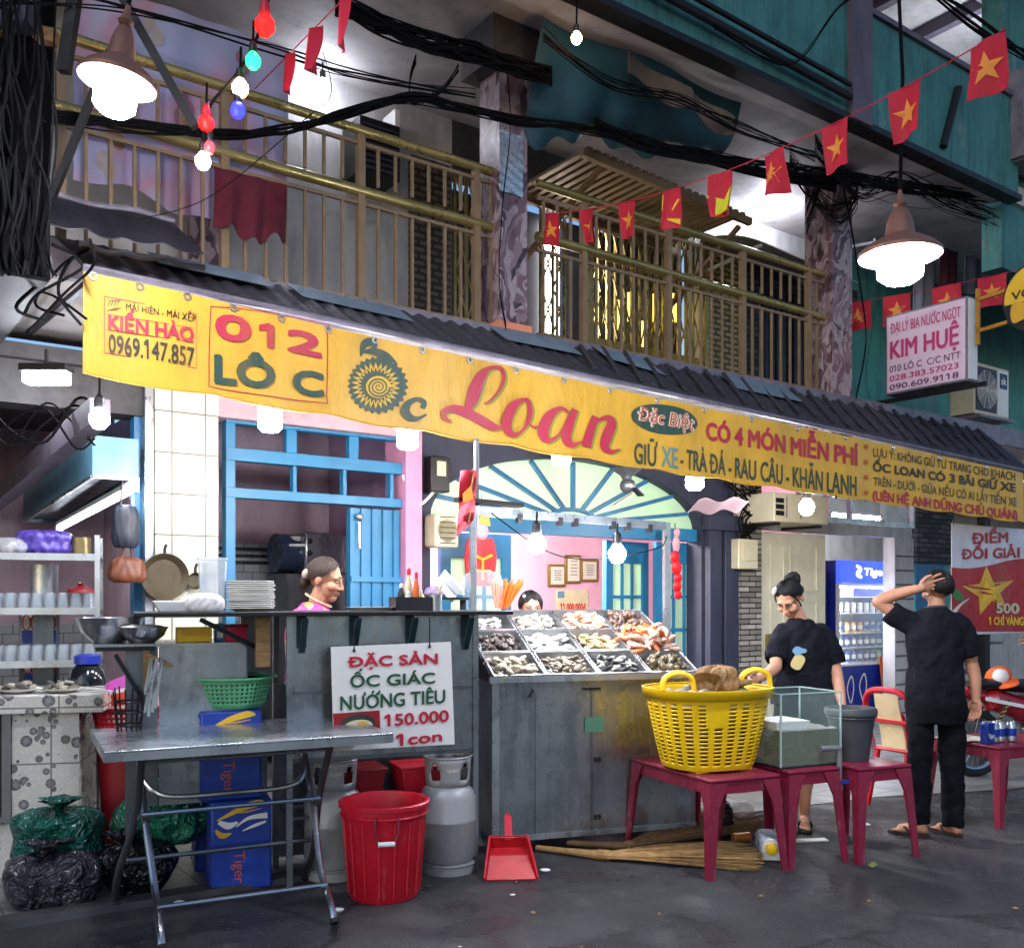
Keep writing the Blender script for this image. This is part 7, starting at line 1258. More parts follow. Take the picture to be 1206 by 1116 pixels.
def pwr(t, o, u0, u1, z0, z1, w):
    t.p('cover', MB().box(u0 + .05, w - .012, z0 + .08, u1 - .02, w - .001, z1 - .03), 'ivory_plastic', o, bev=.004); m = MB(); random.seed(8)
    for k in range(12): m.tube(cat_rom([V(u0 + random.uniform(.02, .22), w + .02, z1), V(u0 + random.uniform(-.1, .3), w - random.uniform(0, .08), z1 + .18), V(u0 + random.uniform(-.1, .3), w - random.uniform(0, .08), z1 + .35), V(u0 + random.uniform(-.2, .4), w + .05, z1 + .55)], 5), .008, 5)
    t.p('wires', m, 'cable_black', o)
fbox('fuse_box', 870, 634, 893, 670, 1.68, .12, 'ivory_plastic', 'cream fuse box with loose wires on the stone pier', 'fuse box', pwr)
one('cloth_scrap', MB().sheet(lambda a, b: V(U(822, .7) + .62 * a, .7 + .12 * b, Z(822, 590, .7) + .02 * SIN(11 * a) - .09 * b + .05 * a), 24, 5, .006, (0, 0, 1)), 'beam_pink', 'torn pink cloth hanging under the awning beside the navy arch', 'cloth', MF)
u, z = fq(738, 560, .9); t = Thing('ceiling_fan', 'small black swivel fan hanging under the awning before the green fan window', 'fan', MF @ Matrix.Translation((u, .9, z))); t.p('mount', MB().lathe([(.10, .06), (.12, .05), (.05, .0), (.035, -.03)], 20), 'steel_dark'); t.p('motor', MB().ell(V(.01, 0, -.08), (.06, .07, .06), 14, 10), 'steel_dark'); t.p('blade', MB().bx(V(-.08, -.05, -.2), (.2, .06, .012), -10, 0, -30), 'ivory_plastic'); t.p('blade', MB().bx(V(.07, -.05, -.13), (.14, .06, .012), 20, 0, 20), 'black_plastic'); t.p('stem', MB().tube([V(0, 0, .05), V(0, 0, .35)], .012), 'steel_dark'); t.done()
# certificates, poster
for px0, py0, px1, py1, lb in ((646, 664, 666, 691, 'leftmost and lowest of three framed certificates on the pink wall'), (666, 653, 684, 687, 'tall framed certificate in the middle of three on the pink wall'), (684, 658, 704, 685, 'framed certificate nearest the blue doors on the pink wall')):
    u0, z1 = fq(px0, py0, 4.17); u1, z0 = fq(px1, py1, 4.17); t = Thing('framed_certificate', lb, 'certificate', MF, group='certificates on the pink wall'); o = t.p('frame', MB().box(u0, 4.165, z0, u1, 4.195, z1), 'gold_frame', bev=.006); t.p('paper', MB().box(u0 + .03, 4.158, z0 + .03, u1 - .03, 4.164, z1 - .03), 'paper', o); m = MB(); w_ = u1 - u0
    for k in range(5): m.box(u0 + w_ * (.28 + .03 * (k % 2)), 4.154, z1 - .08 - (z1 - z0 - .12) * k / 5.5, u1 - w_ * (.28 + .03 * (k % 2)), 4.1575, z1 - .072 - (z1 - z0 - .12) * k / 5.5)
    t.p('printed_lines', m, 'pilaster', o); t.done()
u0, z1 = fq(656, 694, 4.17); u1, z0 = fq(694, 735, 4.17); t = Thing('poster', 'yellow and white prize poster with red digits on the pink wall', 'poster', MF); o = t.p('sheet', MB().box(u0, 4.185, z0, u1, 4.195, z1), mat('poster_cream', 'd8cda8', .5)); t.p('lettering', text_on(MB(), '11.000.000đ', lambda x, z: V(x, 4.18, z), (u0 + .06, z1 - .16, z1 - .26, u1 - .05, z1 - .16, z1 - .26), .03), 'bright_red', o, smooth=0); t.p('printed_band', MB().box(u0 + .02, 4.18, z1 - .1, u0 + .12, 4.184, z1 - .02), 'hood_blue', o); t.done()
# hanging red figures
def figure(px, py, w, s, label):
    u, z = fq(px, py, w); t = Thing('paper_figure', label, 'decoration', MF @ Matrix.Translation((u, w, z)) @ Matrix.Scale(s, 4)); t.p('robe', MB().sheet(lambda a, b: V((a - .5) * (.34 + .14 * SIN(3 * b)) * (1.1 - .2 * b), .012 * SIN(9 * a), .62 - .62 * b), 14, 12, .03, (0, 1, 0)), 'bright_red'); t.p('head', MB().ell(V(0, -.01, .70), (.10, .05, .11), 16, 10), mat('paper_pink', 'd89aa4', .5)); t.p('hat', MB().prism([(-.13, .78), (.13, .78), (.1, .9), (.04, .87), (0, .95), (-.04, .87), (-.1, .9)], -.02, .02), 'ink_gold'); m = MB(); random.seed(3)
    for k in range(9): a, b = random.uniform(-.13, .13), random.uniform(.08, .56); m.merge(MB().lathe([(.001, -.024), (random.uniform(.02, .045), -.02)], 8, (a, 0, 0), Matrix.Translation((0, 0, b)) @ Matrix.Rotation(PI / 2, 4, 'X') @ Matrix.Scale(1, 4)))
    t.p('gold_print', MB().tube([V(-.15, -.02, .4), V(0, -.03, .34), V(.15, -.02, .4)], .02, 6).tube([V(0, -.03, .34), V(0, -.03, .08)], .018, 6).tube([V(-.12, -.03, .2), V(.12, -.03, .2)], .016, 6), 'ink_gold'); t.p('gold_print', m, 'ink_gold'); t.p('cord', MB().tube([V(0, 0, .9), V(0, 0, 1.2)], .005, 6), 'dark_red'); t.done(base=(0, 0, 0))
figure(567, 690, 1.55, .62, 'large red and gold paper figure hanging behind the stall post')
def garland(px, py, w):
    u, z = fq(px, py, w); t = Thing('paper_garland', 'red paper garland of blossoms hanging on the open blue door', 'decoration', MF @ Matrix.Translation((u, w, z))); m = MB()
    for k, (x, zz, r_) in enumerate(((0, 0, .07), (.02, -.1, .05), (-.02, .1, .06), (.01, -.18, .055), (.02, -.26, .045))): m.ell(V(x, -.02, zz), (r_, .02, r_), 12, 8)
    t.p('blossom', m, 'bright_red'); t.p('figure', MB().ell(V(0, -.015, .22), (.05, .02, .08), 12, 8).ell(V(.01, -.015, .33), (.04, .02, .045), 12, 8), 'paper_pink'); t.p('cord', MB().tube([V(0, 0, -.3), V(0, 0, .42)], .005, 6), 'dark_red'); t.done()
garland(795, 668, 1.72)
# fridge with cans
fu0, _ = fq(986, 700, 2.25); fu1, _ = fq(1053, 700, 2.25); XF = MF @ Matrix.Translation((fu0, 2.25, 0)); fw = fu1 - fu0; fh = 1.93; t = Thing('drinks_fridge', 'blue drinks fridge with a lit beer header and glass door', 'fridge', XF)
bd = t.p('body', MB().box(0, 0.02, .05, .05, .6, fh).box(fw - .05, .02, .05, fw, .6, fh).box(.0505, .56, .05, fw - .0505, .6, fh).box(.0505, .02, fh - .04, fw - .0505, .555, fh).box(.0505, .02, .05, fw - .0505, .555, .1), 'fridge_blue', bev=.006); hd = t.p('header', MB().box(-.0, -.03, fh - .27, fw, .018, fh), 'fridge_sign'); fk = lambda x, z: V(x, -.034, z)
t.p('lettering', text_on(MB(), 'Tiger', fk, (fw * .42, fh - .08, fh - .17, fw * .82, fh - .08, fh - .17), .04, .12), 'letter_white', hd, smooth=0); t.p('emblem', ribbon_on(MB(), [(fw * .28, fh - .06), (fw * .36, fh - .1), (fw * .3, fh - .16), (fw * .38, fh - .2)], [.03, .05, .06, .03], fk), 'letter_white', hd, smooth=0)
t.p('liner', MB().box(.051, .55, .1005, fw - .051, .558, fh - .275), 'white_plastic'); t.p('lower_panel', MB().box(.0, -.012, .12, fw, .018, .66), 'fridge_blue'); FS = (.70, .88, 1.06, 1.30, 1.50)
for z in FS: t.p('shelf', MB().box(.052, .06, z - .012, fw - .052, .545, z), 'white_plastic')
df = t.p('door_frame', MB().box(0, -.012, .665, .035, .018, fh - .275).box(fw - .035, -.012, .665, fw, .018, fh - .275).box(.0355, -.012, .665, fw - .0355, .018, .69).box(.0355, -.012, fh - .3, fw - .0355, .018, fh - .275), 'white_plastic'); t.p('glass_pane', MB().box(.036, -.004, .691, fw - .036, .004, fh - .301), 'pane_glass', df); t.p('light_strip', MB().box(.055, .03, .70, .075, .05, fh - .31), 'led_strip'); t.p('light_strip', MB().box(.09, .05, fh - .325, fw - .09, .12, fh - .31), 'led_strip')
t.p('sandal_print', ribbon_on(MB(), [(fw * .22, .22), (fw * .26, .4), (fw * .22, .54), (fw * .15, .4), (fw * .2, .22)], [.02] * 5, lambda x, z: V(x, -.016, z)).merge(ribbon_on(MB(), [(fw * .44, .22), (fw * .48, .42), (fw * .44, .56), (fw * .36, .42), (fw * .42, .22)], [.02] * 5, lambda x, z: V(x, -.016, z))), 'ink_white', smooth=0); t.done(base=(0, 0, 0))
mats = {0: 'blue_can', 1: 'blue_can', 2: 'silver_can', 3: 'white_plastic', 4: 'silver_can'}
for si, z in enumerate(FS[:4]):
    for i in range(8):
        m_ = ('lime_can' if si == 0 and i == 7 else 'gold_can' if si == 2 and i in (2, 3, 4) else mats[si]); nm = {'blue_can': 'blue', 'silver_can': 'silver', 'white_plastic': 'white', 'gold_can': 'golden', 'lime_can': 'lime green'}[m_]
        can(XF @ Matrix.Translation((.11 + i * (fw - .2) / 7.3, .13, z + .001)), m_, '%s can on the %s fridge shelf' % (nm, ('lowest', 'second', 'third', 'upper')[si]), 'cans on the %s fridge shelf' % ('lowest', 'second', 'third', 'upper')[si], .03, .125)
t = Thing('price_card', 'orange card with white words leaning on the fridge', 'card', XF @ Matrix.Translation((fw * .80, -.08, .40)) @ Matrix.Rotation(R(-6), 4, 'X')); o = t.p('card', MB().box(-.15, -.004, .0, .13, .004, .36), 'orange_card')
for k, s_ in enumerate(('DÁNH', 'TƯỚI', 'BÁN', 'LẠI')): t.p('lettering', text_on(MB(), s_, lambda x, z: V(x, -.008, z), (-.06, .33 - k * .085, .27 - k * .085, .11, .33 - k * .085, .27 - k * .085), .02), 'ink_white', o, smooth=0)
t.p('prop', MB().box(-.02, .01, -.4, .02, .03, -.001), 'black_iron'); t.done()
t = Thing('bottle_shelf', 'blue shelf of dark beer bottles left of the drinks fridge', 'shelf', XF @ Matrix.Translation((-.32, .12, 0)))
for z in (.85, 1.15, 1.45): t.p('board', MB().box(0, 0, z - .02, .29, .25, z), 'fridge_blue')
t.p('side', MB().box(-.02, 0, 0, -.001, .25, 1.8).box(.291, 0, 0, .305, .25, 1.8), 'fridge_blue'); t.done()
for j, z in enumerate((.85, 1.15, 1.45)):
    for i in range(4):
        t = Thing('beer_bottle', '%s bottle on the %s board of the blue shelf' % ('golden' if j == 1 else 'dark', ('lowest', 'middle', 'top')[j]), 'bottle', XF @ Matrix.Translation((-.28 + i * .07, .2, z + .001)), group='bottles on the blue shelf, %s board' % ('lowest', 'middle', 'top')[j]); t.p('glass', MB().lathe([(.028, 0), (.03, .01), (.03, .13), (.013, .17), (.012, .22)], 12), 'gold_can' if j == 1 else 'dark_glass'); t.p('cap', MB().lathe([(.014, .218), (.014, .23), (.001, .232)], 10), 'ink_gold'); t.done(base=(0, 0, 0))
# prize banner on the right
w = .22; u0, z1 = fq(1120, 616, w); u1, z0 = fq(1222, 744, w); t = Thing('prize_banner', 'red and white prize banner with a gold star hanging below the yellow valance', 'banner', MF)
def pb(off): return lambda px, py: (lambda q: V(q[0], w - off + .006 * SIN(9 * q[0]), q[1]))(fq(px, py, w))
o = t.p('sheet', MB().sheet(lambda a, b: V(u0 + (u1 - u0) * a, w + .006 * SIN(9 * (u0 + (u1 - u0) * a)), z1 + (z0 - z1) * b), 24, 8, .003, (0, 1, 0)), mat('banner_white', 'c9ccd8', .5))
t.p('red_field', MB().grid(lambda a, b: pb(.003)(1120 + 102 * a, (668 - 9 * a + 3 * SIN(6 * a)) * (1 - b) + 743.5 * b), 16, 6), mat('prize_red', 'a8121f', .45, 0, .2), o, smooth=0); t.p('lettering', text_on(MB(), 'ĐIỂM', pb(.005), (1145, 627, 640, 1187, 626, 638), .045), 'prize_red', o, smooth=0); t.p('lettering', text_on(MB(), 'ĐỔI GIẢI', pb(.005), (1132, 646, 658, 1200, 644, 656), .045), 'prize_red', o, smooth=0)
stp = [(1161, 666), (1169, 686), (1194, 683), (1177, 698), (1186, 717), (1167, 707), (1154, 724), (1153, 703), (1132, 690), (1154, 687)]; t.p('gold_star', fanpoly(stp, (1164, 695), pb(.005)), 'ink_gold', o, smooth=0); t.p('gold_star', fanpoly([(1161 + (x - 1161) * .5, 697 + (y - 697) * .5) for x, y in stp], (1162, 696), pb(.007)), 'ink_yellow', o, smooth=0); t.p('star_streak', ribbon_on(MB(), [(1132, 688), (1150, 692), (1166, 694)], [.5, 3, 1], pb(.008)).merge(ribbon_on(MB(), [(1138, 694), (1154, 697), (1168, 700)], [.5, 3, 1], pb(.008))), 'prize_red', o, smooth=0)
t.p('lettering', text_on(MB(), '500', pb(.009), (1172, 710, 721, 1199, 710, 722), .06), 'ivory_plastic', o, smooth=0); t.p('lettering', text_on(MB(), '1 CHỈ VÀNG', pb(.009), (1163, 726, 735, 1204, 726, 736), .045), 'ink_yellow', o, smooth=0); t.p('leaf_print', fanpoly([(1122, 690), (1130, 697), (1136, 706), (1126, 708), (1121, 702)], (1127, 701), pb(.006)), mat('print_leaf', '3c7a3a', .5), o, smooth=0); t.p('light_print', ribbon_on(MB(), [(1121, 722), (1130, 712), (1142, 704)], [5, 3, .5], pb(.006)).merge(ribbon_on(MB(), [(1122, 735), (1136, 739), (1150, 741)], [6, 4, .5], pb(.006))), 'paper', o, smooth=0)
for px in (1122, 1165, 1205): t.p('tie', MB().tube([pb(.002)(px, 617), V(fq(px, 600, .06)[0], .06, fq(px, 600, .06)[1])], .004, 5), 'cable_black')
t.done()
# things in the open shop on the far right
u, z = fq(1150, 850, 2.3); t = Thing('shop_shelf', 'cluttered grey shelf below the prize banner', 'shelf', MF @ Matrix.Translation((u, 2.4, 0)))
for z in (.45, .85, 1.12): t.p('board', MB().box(-.5, 0, z - .03, .9, .4, z), 'steel_dark')
for x in (-.5, .86): t.p('upright', MB().box(x, .36, 0, x + .04, .4, 1.9), 'black_iron')
t.done()
for x, z, d, m_, nm, lb in ((-.35, 1.121, (.26, .2, .2), 'white_plastic', 'white_box', 'white box on the upper board of the cluttered shelf'), (0, 1.121, (.3, .25, .16), 'black_plastic', 'black_case', 'black case on the upper board of the cluttered shelf'), (-.2, .851, (.4, .25, .2), 'straw', 'cardboard_box', 'brown cardboard box on the middle board of the cluttered shelf'), (.45, .851, (.3, .25, .2), 'red_plastic', 'red_cooler', 'red cooler box with a white lid on the cluttered shelf')):
    t = Thing(nm, lb, 'box', MF @ Matrix.Translation((u + x, 2.55, z))); t.p('body', MB().box(-d[0] / 2, -d[1] / 2, 0, d[0] / 2, d[1] / 2, d[2]), m_, bev=.01); t.p('lid', MB().box(-d[0] / 2 - .004, -d[1] / 2 - .004, d[2] + .0005, d[0] / 2 + .004, d[1] / 2 + .004, d[2] + .03), 'white_plastic' if m_ == 'red_plastic' else m_, bev=.006); t.done()
random.seed(77); lm = [rnd_bag(320 + i, (.018, .014, .005), .3).mesh('crumb', m_) for i, m_ in enumerate(('white_plastic', 'paper', 'straw', 'mud_shell'))]
for i in range(26):
    o = bpy.data.objects.new('crumb', lm[(1, 2, 3, 3)[i % 4]]); COL.objects.link(o); props(o, 'tiny scrap or shell crumb scattered on the asphalt', 'crumb', 'crumbs on the asphalt'); X_, Y_ = random.uniform(-1.9, 3.6), random.uniform(3.9, 5.6) + .4 * (i % 3); o.matrix_world = Matrix.Translation((X_, Y_, .001)) @ Matrix.Rotation(random.uniform(0, 6), 4, 'Z') @ Matrix.Scale(random.uniform(.35, 1.1), 4)
# ------------------------------------------------------------------ people
def limb(m, pts, n=14, k=5, ends=True):
    """tapering limb: points (x, y, z, radius)"""
    q = cat_rom([Vector(p) for p in pts], k); m.tube([p.to_3d() for p in q], [max(p[3], .003) for p in q], n)
    for p in (q[0], q[-1]) if ends else (q[0],): m.ell(p.to_3d(), max(p[3], .003) * .99, 10, 8)
    return m
def basis(f, s):
    f = Vector(f).normalized(); s = Vector(s); s = (s - f * s.dot(f)).normalized(); n_ = s.cross(f); return f, s, n_
def hand(m, w, f, s, curl=.5, spread=.1, flip=1, k=1.):
    """w wrist, f finger direction, s towards the thumb; fingers curl along flip * normal"""
    w = Vector(w); f, s, n_ = basis(f, s); n_ = n_ * flip; B = Matrix((s, n_, f)).transposed().to_4x4()
    m.ell(w + f * .045 * k, (.040 * k, .016 * k, .052 * k), 14, 10, B); m.tube([w - f * .03, w + f * .03], [.024 * k, .027 * k], 10)
    for i, L in enumerate((.070, .080, .076, .058)):
        off = (1.5 - i) * .0205 * k; d = (f + s * spread * (1.5 - i) / 1.5).normalized(); p = w + f * .082 * k + s * off; pts = [p - d * .02]; a = .15
        for seg in (.45, .32, .26):
            pts.append(p); a += curl * (.9 if seg == .45 else 1.0); p = p + (d * COS(a) + n_ * SIN(a)) * L * seg * k
        pts.append(p); limb(m, [(*pts[0], .0095 * k), (*pts[1], .0095 * k), (*pts[2], .0088 * k), (*pts[3], .008 * k), (*pts[4], .0065 * k)], 8, 3)
    a0 = w + f * .025 * k + s * .03 * k; limb(m, [(*a0, .014 * k), (*(a0 + s * .022 * k + f * .028 * k + n_ * .008), .0115 * k), (*(a0 + s * .03 * k + f * .06 * k + n_ * .02), .009 * k)], 8, 4)
def head(m, c, X, k=1.):
    """c centre of the skull; X rotates the face, which looks along -y"""
    T = Matrix.Translation(c) @ X @ Matrix.Scale(k, 4); e = lambda p, r: m.merge(MB().ell(V(*p), r, 18, 12), T)
    e((0, .012, .03), (.073, .092, .086)); e((0, -.022, -.032), (.058, .066, .082)); e((0, -.058, -.092), (.027, .027, .024)); e((0, -.066, .022), (.050, .022, .028))
    for s in (-1, 1): e((s * .038, -.058, -.03), (.026, .03, .026)); e((s * .074, .016, -.010), (.010, .018, .028)); e((s * .03, -.080, .022), (.022, .012, .008)); e((s * .011, -.096, -.036), (.009, .011, .008))
    m.merge(MB().tube([V(0, -.084, .018), V(0, -.096, -.012), V(0, -.106, -.034)], [.008, .0095, .013], 10).ell(V(0, -.103, -.034), .0125, 10, 8), T); e((0, -.085, -.060), (.021, .009, .007)); e((0, -.082, -.070), (.019, .009, .008))
def face_bits(t, c, X, par, k=1., closed=False):
    T = Matrix.Translation(c) @ X @ Matrix.Scale(k, 4)
    for s in (-1, 1):
        ey = t.p('eye', MB().ell(V(s * .030, -.0815, .004), (.013, .007, .004 if closed else .0062), 12, 8, ).__class__().merge(MB().ell(V(s * .030, -.0815, .004), (.013, .007, .004 if closed else .0062), 12, 8), T), 'eye_white', par); t.p('iris', MB().merge(MB().ell(V(s * .030, -.0868, .003), (.0052, .003, .0046), 10, 8), T), 'hair', ey)
        t.p('eyebrow', MB().merge(MB().tube([V(s * .014, -.0935, .026), V(s * .03, -.092, .031), V(s * .048, -.080, .026)], [.003, .0034, .002], 6), T), 'hair', par)
        t.p('eyelid', MB().merge(MB().tube([V(s * .016, -.087, .008), V(s * .03, -.0895, .0115), V(s * .044, -.083, .007)], .002, 6), T), 'hair', par)
    t.p('lips', MB().merge(MB().ell(V(0, -.0925, -.0600), (.019, .0052, .0040), 12, 8).ell(V(0, -.0895, -.0695), (.016, .0055, .0048), 12, 8), T), 'lip', par)
def haircap(T, front=50, side=98, back=128, bulk=1., part=0.):
    """combed hair: a shell over the skull with a hairline and fine ridges"""
    def f(a, b):
        g = 2 * PI * a; fr_ = -COS(g); w_f = max(0, fr_) ** 1.3; w_b = max(0, -fr_); lim = R(side + (front - side) * w_f + (back - side) * w_b + 3 * SIN(9 * g)); p = .02 + b * lim
        rg = 1 + .010 * SIN(57 * g + 9 * b) + .006 * SIN(131 * g - 14 * b) + .02 * SIN(3 * g + 2 * b); x, y, z = SIN(p) * SIN(g), -SIN(p) * -COS(g) * -1, COS(p); e = (1 - .05 * b ** 6)
        return V(.0845 * x * rg * bulk * e, .014 - .100 * SIN(p) * -COS(g) * rg * bulk * e, .022 + .099 * z * rg * bulk)
    m = MB().grid(f, 220, 26); i_ = MB().grid(lambda a, b: V(0, .014, .02) + (f(a, b) - V(0, .014, .02)) * .9, 220, 26); k = len(m.v); m.add(i_.v, [tuple(reversed(q)) for q in i_.f])
    for i in range(220): u, v = i * 27 + 26, (i + 1) * 27 + 26; m.f.append((u, u + k, v + k, v))
    return MB().merge(m, T)
def remesh(o, vox, it=4):
    md = o.modifiers.new('fuse', 'REMESH'); md.mode = 'VOXEL'; md.voxel_size = vox; md.use_smooth_shade = True
    s = o.modifiers.new('smooth', 'SMOOTH'); s.iterations = it; s.factor = .5
def loft(m, secs, n=28):
    """secs: (centre x, y, z, half width, half depth)"""
    o = len(m.v)
    for (cx, cy, z, a, b) in secs:
        for k in range(n): g = 2 * PI * k / n; c, s = COS(g), SIN(g); q = 1 / (abs(c) ** 2.4 + abs(s) ** 2.4) ** (1 / 2.4); m.v.append((cx + a * c * q, cy + b * s * q, z))
    for i in range(len(secs) - 1):
        for k in range(n): a = o + i * n; m.f.append((a + k, a + (k + 1) % n, a + n + (k + 1) % n, a + n + k))
    m.f.append(tuple(o + k for k in reversed(range(n)))); m.f.append(tuple(o + (len(secs) - 1) * n + k for k in range(n))); return m
def lofts(secs, k=4):
    q = []
    for i in range(len(secs) - 1):
        a, b, c, d = (Vector(secs[max(i - 1, 0)]), Vector(secs[i]), Vector(secs[i + 1]), Vector(secs[min(i + 2, len(secs) - 1)]))
        for j in range(k):
            t = j / k; q.append(.5 * ((2 * b) + (c - a) * t + (2 * a - 5 * b + 4 * c - d) * t * t + (3 * b - a - 3 * c + d) * t ** 3))
    return q + [Vector(secs[-1])]
def folds(o, seed, amp, sc):
    tx = bpy.data.textures.new('folds', 'CLOUDS'); tx.noise_scale = sc; d = o.modifiers.new('folds', 'DISPLACE'); d.texture = tx; d.strength = amp; d.mid_level = .5; d.texture_coords = 'LOCAL'
def flipflop(t, heel, toe, m_='black_rubber'):
    h, q = Vector(heel), Vector(toe); f = (q - h).normalized(); s = V(-f.y, f.x, 0); m = MB(); ring = []
    for k in range(20): g = 2 * PI * k / 20; L = (q - h).length / 2 + .02; ring.append((h + q) / 2 + f * L * COS(g) + s * (.044 - .008 * COS(g + PI)) * SIN(g))
    m.v = [tuple(V(p.x, p.y, z)) for z in (.002, .018) for p in ring]; m.f = [tuple(reversed(range(20))), tuple(range(20, 40))] + [(k, (k + 1) % 20, 20 + (k + 1) % 20, 20 + k) for k in range(20)]
    o = t.p('sandal', m, m_); e = h.lerp(q, .72); a = h.lerp(q, .42); t.p('strap', MB().tube(cat_rom([V(*(a + s * .042).to_2d(), .02), V(*(a.lerp(e, .5) + s * .03).to_2d(), .055), V(*e.to_2d(), .03)], 4), .007, 6).tube(cat_rom([V(*(a - s * .042).to_2d(), .02), V(*(a.lerp(e, .5) - s * .03).to_2d(), .055), V(*e.to_2d(), .03)], 4), .007, 6), m_, o)
def foot(m, ankle, heel, toe):
    h, q, a = Vector(heel), Vector(toe), Vector(ankle); f = (q - h).normalized(); s = V(-f.y, f.x, 0)
    limb(m, [(a.x, a.y, a.z, .036), (*(h + f * .03).to_2d(), .055, .036), (*h.lerp(q, .45).to_2d(), .045, .034), (*h.lerp(q, .78).to_2d(), .036, .03)], 12, 4); m.ell(V(h.x + f.x * .02, h.y + f.y * .02, .045), (.033, .033, .03), 12, 8)
    for i in range(5): b = h.lerp(q, .80 - .02 * i) + s * (.024 - .0125 * i); e = b + f * (.045 - .004 * i); limb(m, [(b.x, b.y, .03, .011), (e.x, e.y, .027, .0095 - .0006 * i)], 8, 2)
# --- person with a hand on the head, seen from behind
px_ = V((1100 - CX) / F * 6.06, 6.06, 0); t = Thing('person', 'person in black shirt and trousers seen from behind, one hand on their head', 'person', Matrix.Translation(px_))
m = MB(); hc = V(.035, .03, 1.53); HX = Matrix.Rotation(R(180 + 14), 4, 'Z') @ Matrix.Rotation(R(6), 4, 'Y'); head(m, hc, HX)
limb(m, [(.01, .01, 1.30, .062), (.02, .02, 1.38, .052), (.03, .03, 1.47, .05)]); loft(m, [(0, .0, .9, .13, .08), (0, 0, 1.2, .15, .085), (.005, .0, 1.33, .12, .07)])
limb(m, [(-.15, .01, 1.33, .05), (-.24, .04, 1.39, .043), (-.325, .06, 1.452, .040)]); limb(m, [(-.325, .06, 1.452, .041), (-.25, .02, 1.49, .040), (-.15, -.04, 1.525, .030), (-.12, -.05, 1.532, .027)])
hand(m, (-.115, -.052, 1.532), (.93, .05, .35), (-.3, -.2, .9), .22, .38, -1)
limb(m, [(.155, .0, 1.29, .046), (.215, .0, 1.19, .043), (.235, .005, 1.07, .038)]); limb(m, [(.235, .005, 1.07, .039), (.245, -.02, .98, .037), (.24, -.045, .86, .026)]); hand(m, (.24, -.045, .86), (-.05, -.08, -1), (-.5, .85, 0), .35, .06, 1)
for (ax, hx_, hy, tx, ty, kx) in ((-.085, -.065, -.03, -.215, .07, -.085), (.115, .135, -.05, .06, .12, .105)):
    limb(m, [(kx, .0, .5, .05), (ax, .0, .3, .045), (ax, -.01, .1, .035)]); foot(m, (ax, -.01, .09), (hx_, hy, 0), (tx, ty, 0))
b = t.p('body', m, 'skin_tan'); remesh(b, .0048, 3)
sh = MB(); loft(sh, lofts([(.01, .0, .855, .180, .120), (.01, .0, .95, .174, .116), (.008, .0, 1.08, .168, .11), (.005, .005, 1.22, .174, .11), (.005, .01, 1.32, .168, .095), (.012, .012, 1.385, .115, .075), (.018, .015, 1.415, .066, .062)]))
limb(sh, [(-.12, .01, 1.315, .074), (-.19, .03, 1.345, .074), (-.262, .045, 1.395, .068)], ends=False); limb(sh, [(.13, .0, 1.318, .072), (.18, .0, 1.25, .072), (.222, .0, 1.12, .066)], ends=False)
so = t.p('shirt', sh, 'black_cloth'); remesh(so, .009, 3); folds(so, 1, .034, .09); t.p('collar', MB().tube([V(.018 + .062 * COS(2 * PI * k / 30), .016 + .058 * SIN(2 * PI * k / 30), 1.415 - .01 * SIN(2 * PI * k / 30)) for k in range(30)], .008, 6, closed=True), mat('grey_knit', '3d3d40', .9), so)
tr = MB(); loft(tr, lofts([(.01, .0, .99, .155, .11), (.01, .0, .90, .172, .122), (.012, -.005, .80, .178, .13), (.012, 0, .70, .175, .118)]))
limb(tr, [(-.082, .0, .82, .088), (-.085, .0, .62, .082), (-.088, .0, .40, .070), (-.086, -.005, .075, .058)], ends=False); limb(tr, [(.105, .0, .82, .088), (.11, .0, .62, .084), (.112, .0, .40, .073), (.115, -.008, .06, .062)], ends=False)
to = t.p('trousers', tr, 'black_cloth2'); remesh(to, .009, 3); folds(to, 2, .03, .09)
hr = MB(); T = Matrix.Translation(hc) @ HX; hr.merge(haircap(T, 55, 88, 122, 1.05)); ho = t.p('hair', hr, 'hair', b)
t.p('mask_strap', MB().merge(MB().tube([V(-.08, .02, -.02), V(-.085, -.04, -.03)], .003, 5).tube([V(.08, .02, -.02), V(.085, -.04, -.03)], .003, 5), T), 'white_plastic', b); face_bits(t, hc, HX, b)
flipflop(t, (-.06, -.035, 0), (-.235, .085, 0)); flipflop(t, (.138, -.055, 0), (.05, .145, 0)); t.done(base=(0, 0, 0))
# --- young person at the tank, looking down to the left
px_ = V((941 - CX) / F * 6.25, 6.25, 0); t = Thing('person', 'person in black printed T-shirt with hair in a bun, reaching into the yellow basket', 'person', Matrix.Translation(px_))
m = MB(); hc = V(-.07, -.03, 1.475); HX = Matrix.Rotation(R(-40), 4, 'Z') @ Matrix.Rotation(R(40), 4, 'X'); head(m, hc, HX, 1.02)
limb(m, [(.015, .03, 1.27, .062), (.0, .015, 1.35, .050), (-.05, -.005, 1.43, .05)]); loft(m, [(.03, .02, .85, .13, .08), (.03, .02, 1.12, .13, .085), (.02, .02, 1.24, .10, .06)])
limb(m, [(-.10, .0, 1.225, .045), (-.16, -.06, 1.15, .041), (-.18, -.12, 1.045, .038)]); limb(m, [(-.18, -.12, 1.045, .039), (-.25, -.2, 1.01, .036), (-.335, -.29, .985, .026)]); hand(m, (-.335, -.29, .985), (-.75, -.55, -.2), (-.1, -.3, 1), .45, .12, 1)
limb(m, [(.155, .03, 1.22, .045), (.21, .01, 1.14, .041), (.228, -.02, 1.02, .038)]); limb(m, [(.228, -.02, 1.02, .039), (.222, -.10, .92, .036), (.215, -.18, .82, .026)]); hand(m, (.215, -.18, .82), (-.05, -.35, -.9), (-.8, -.3, 0), .4, .06, 1)
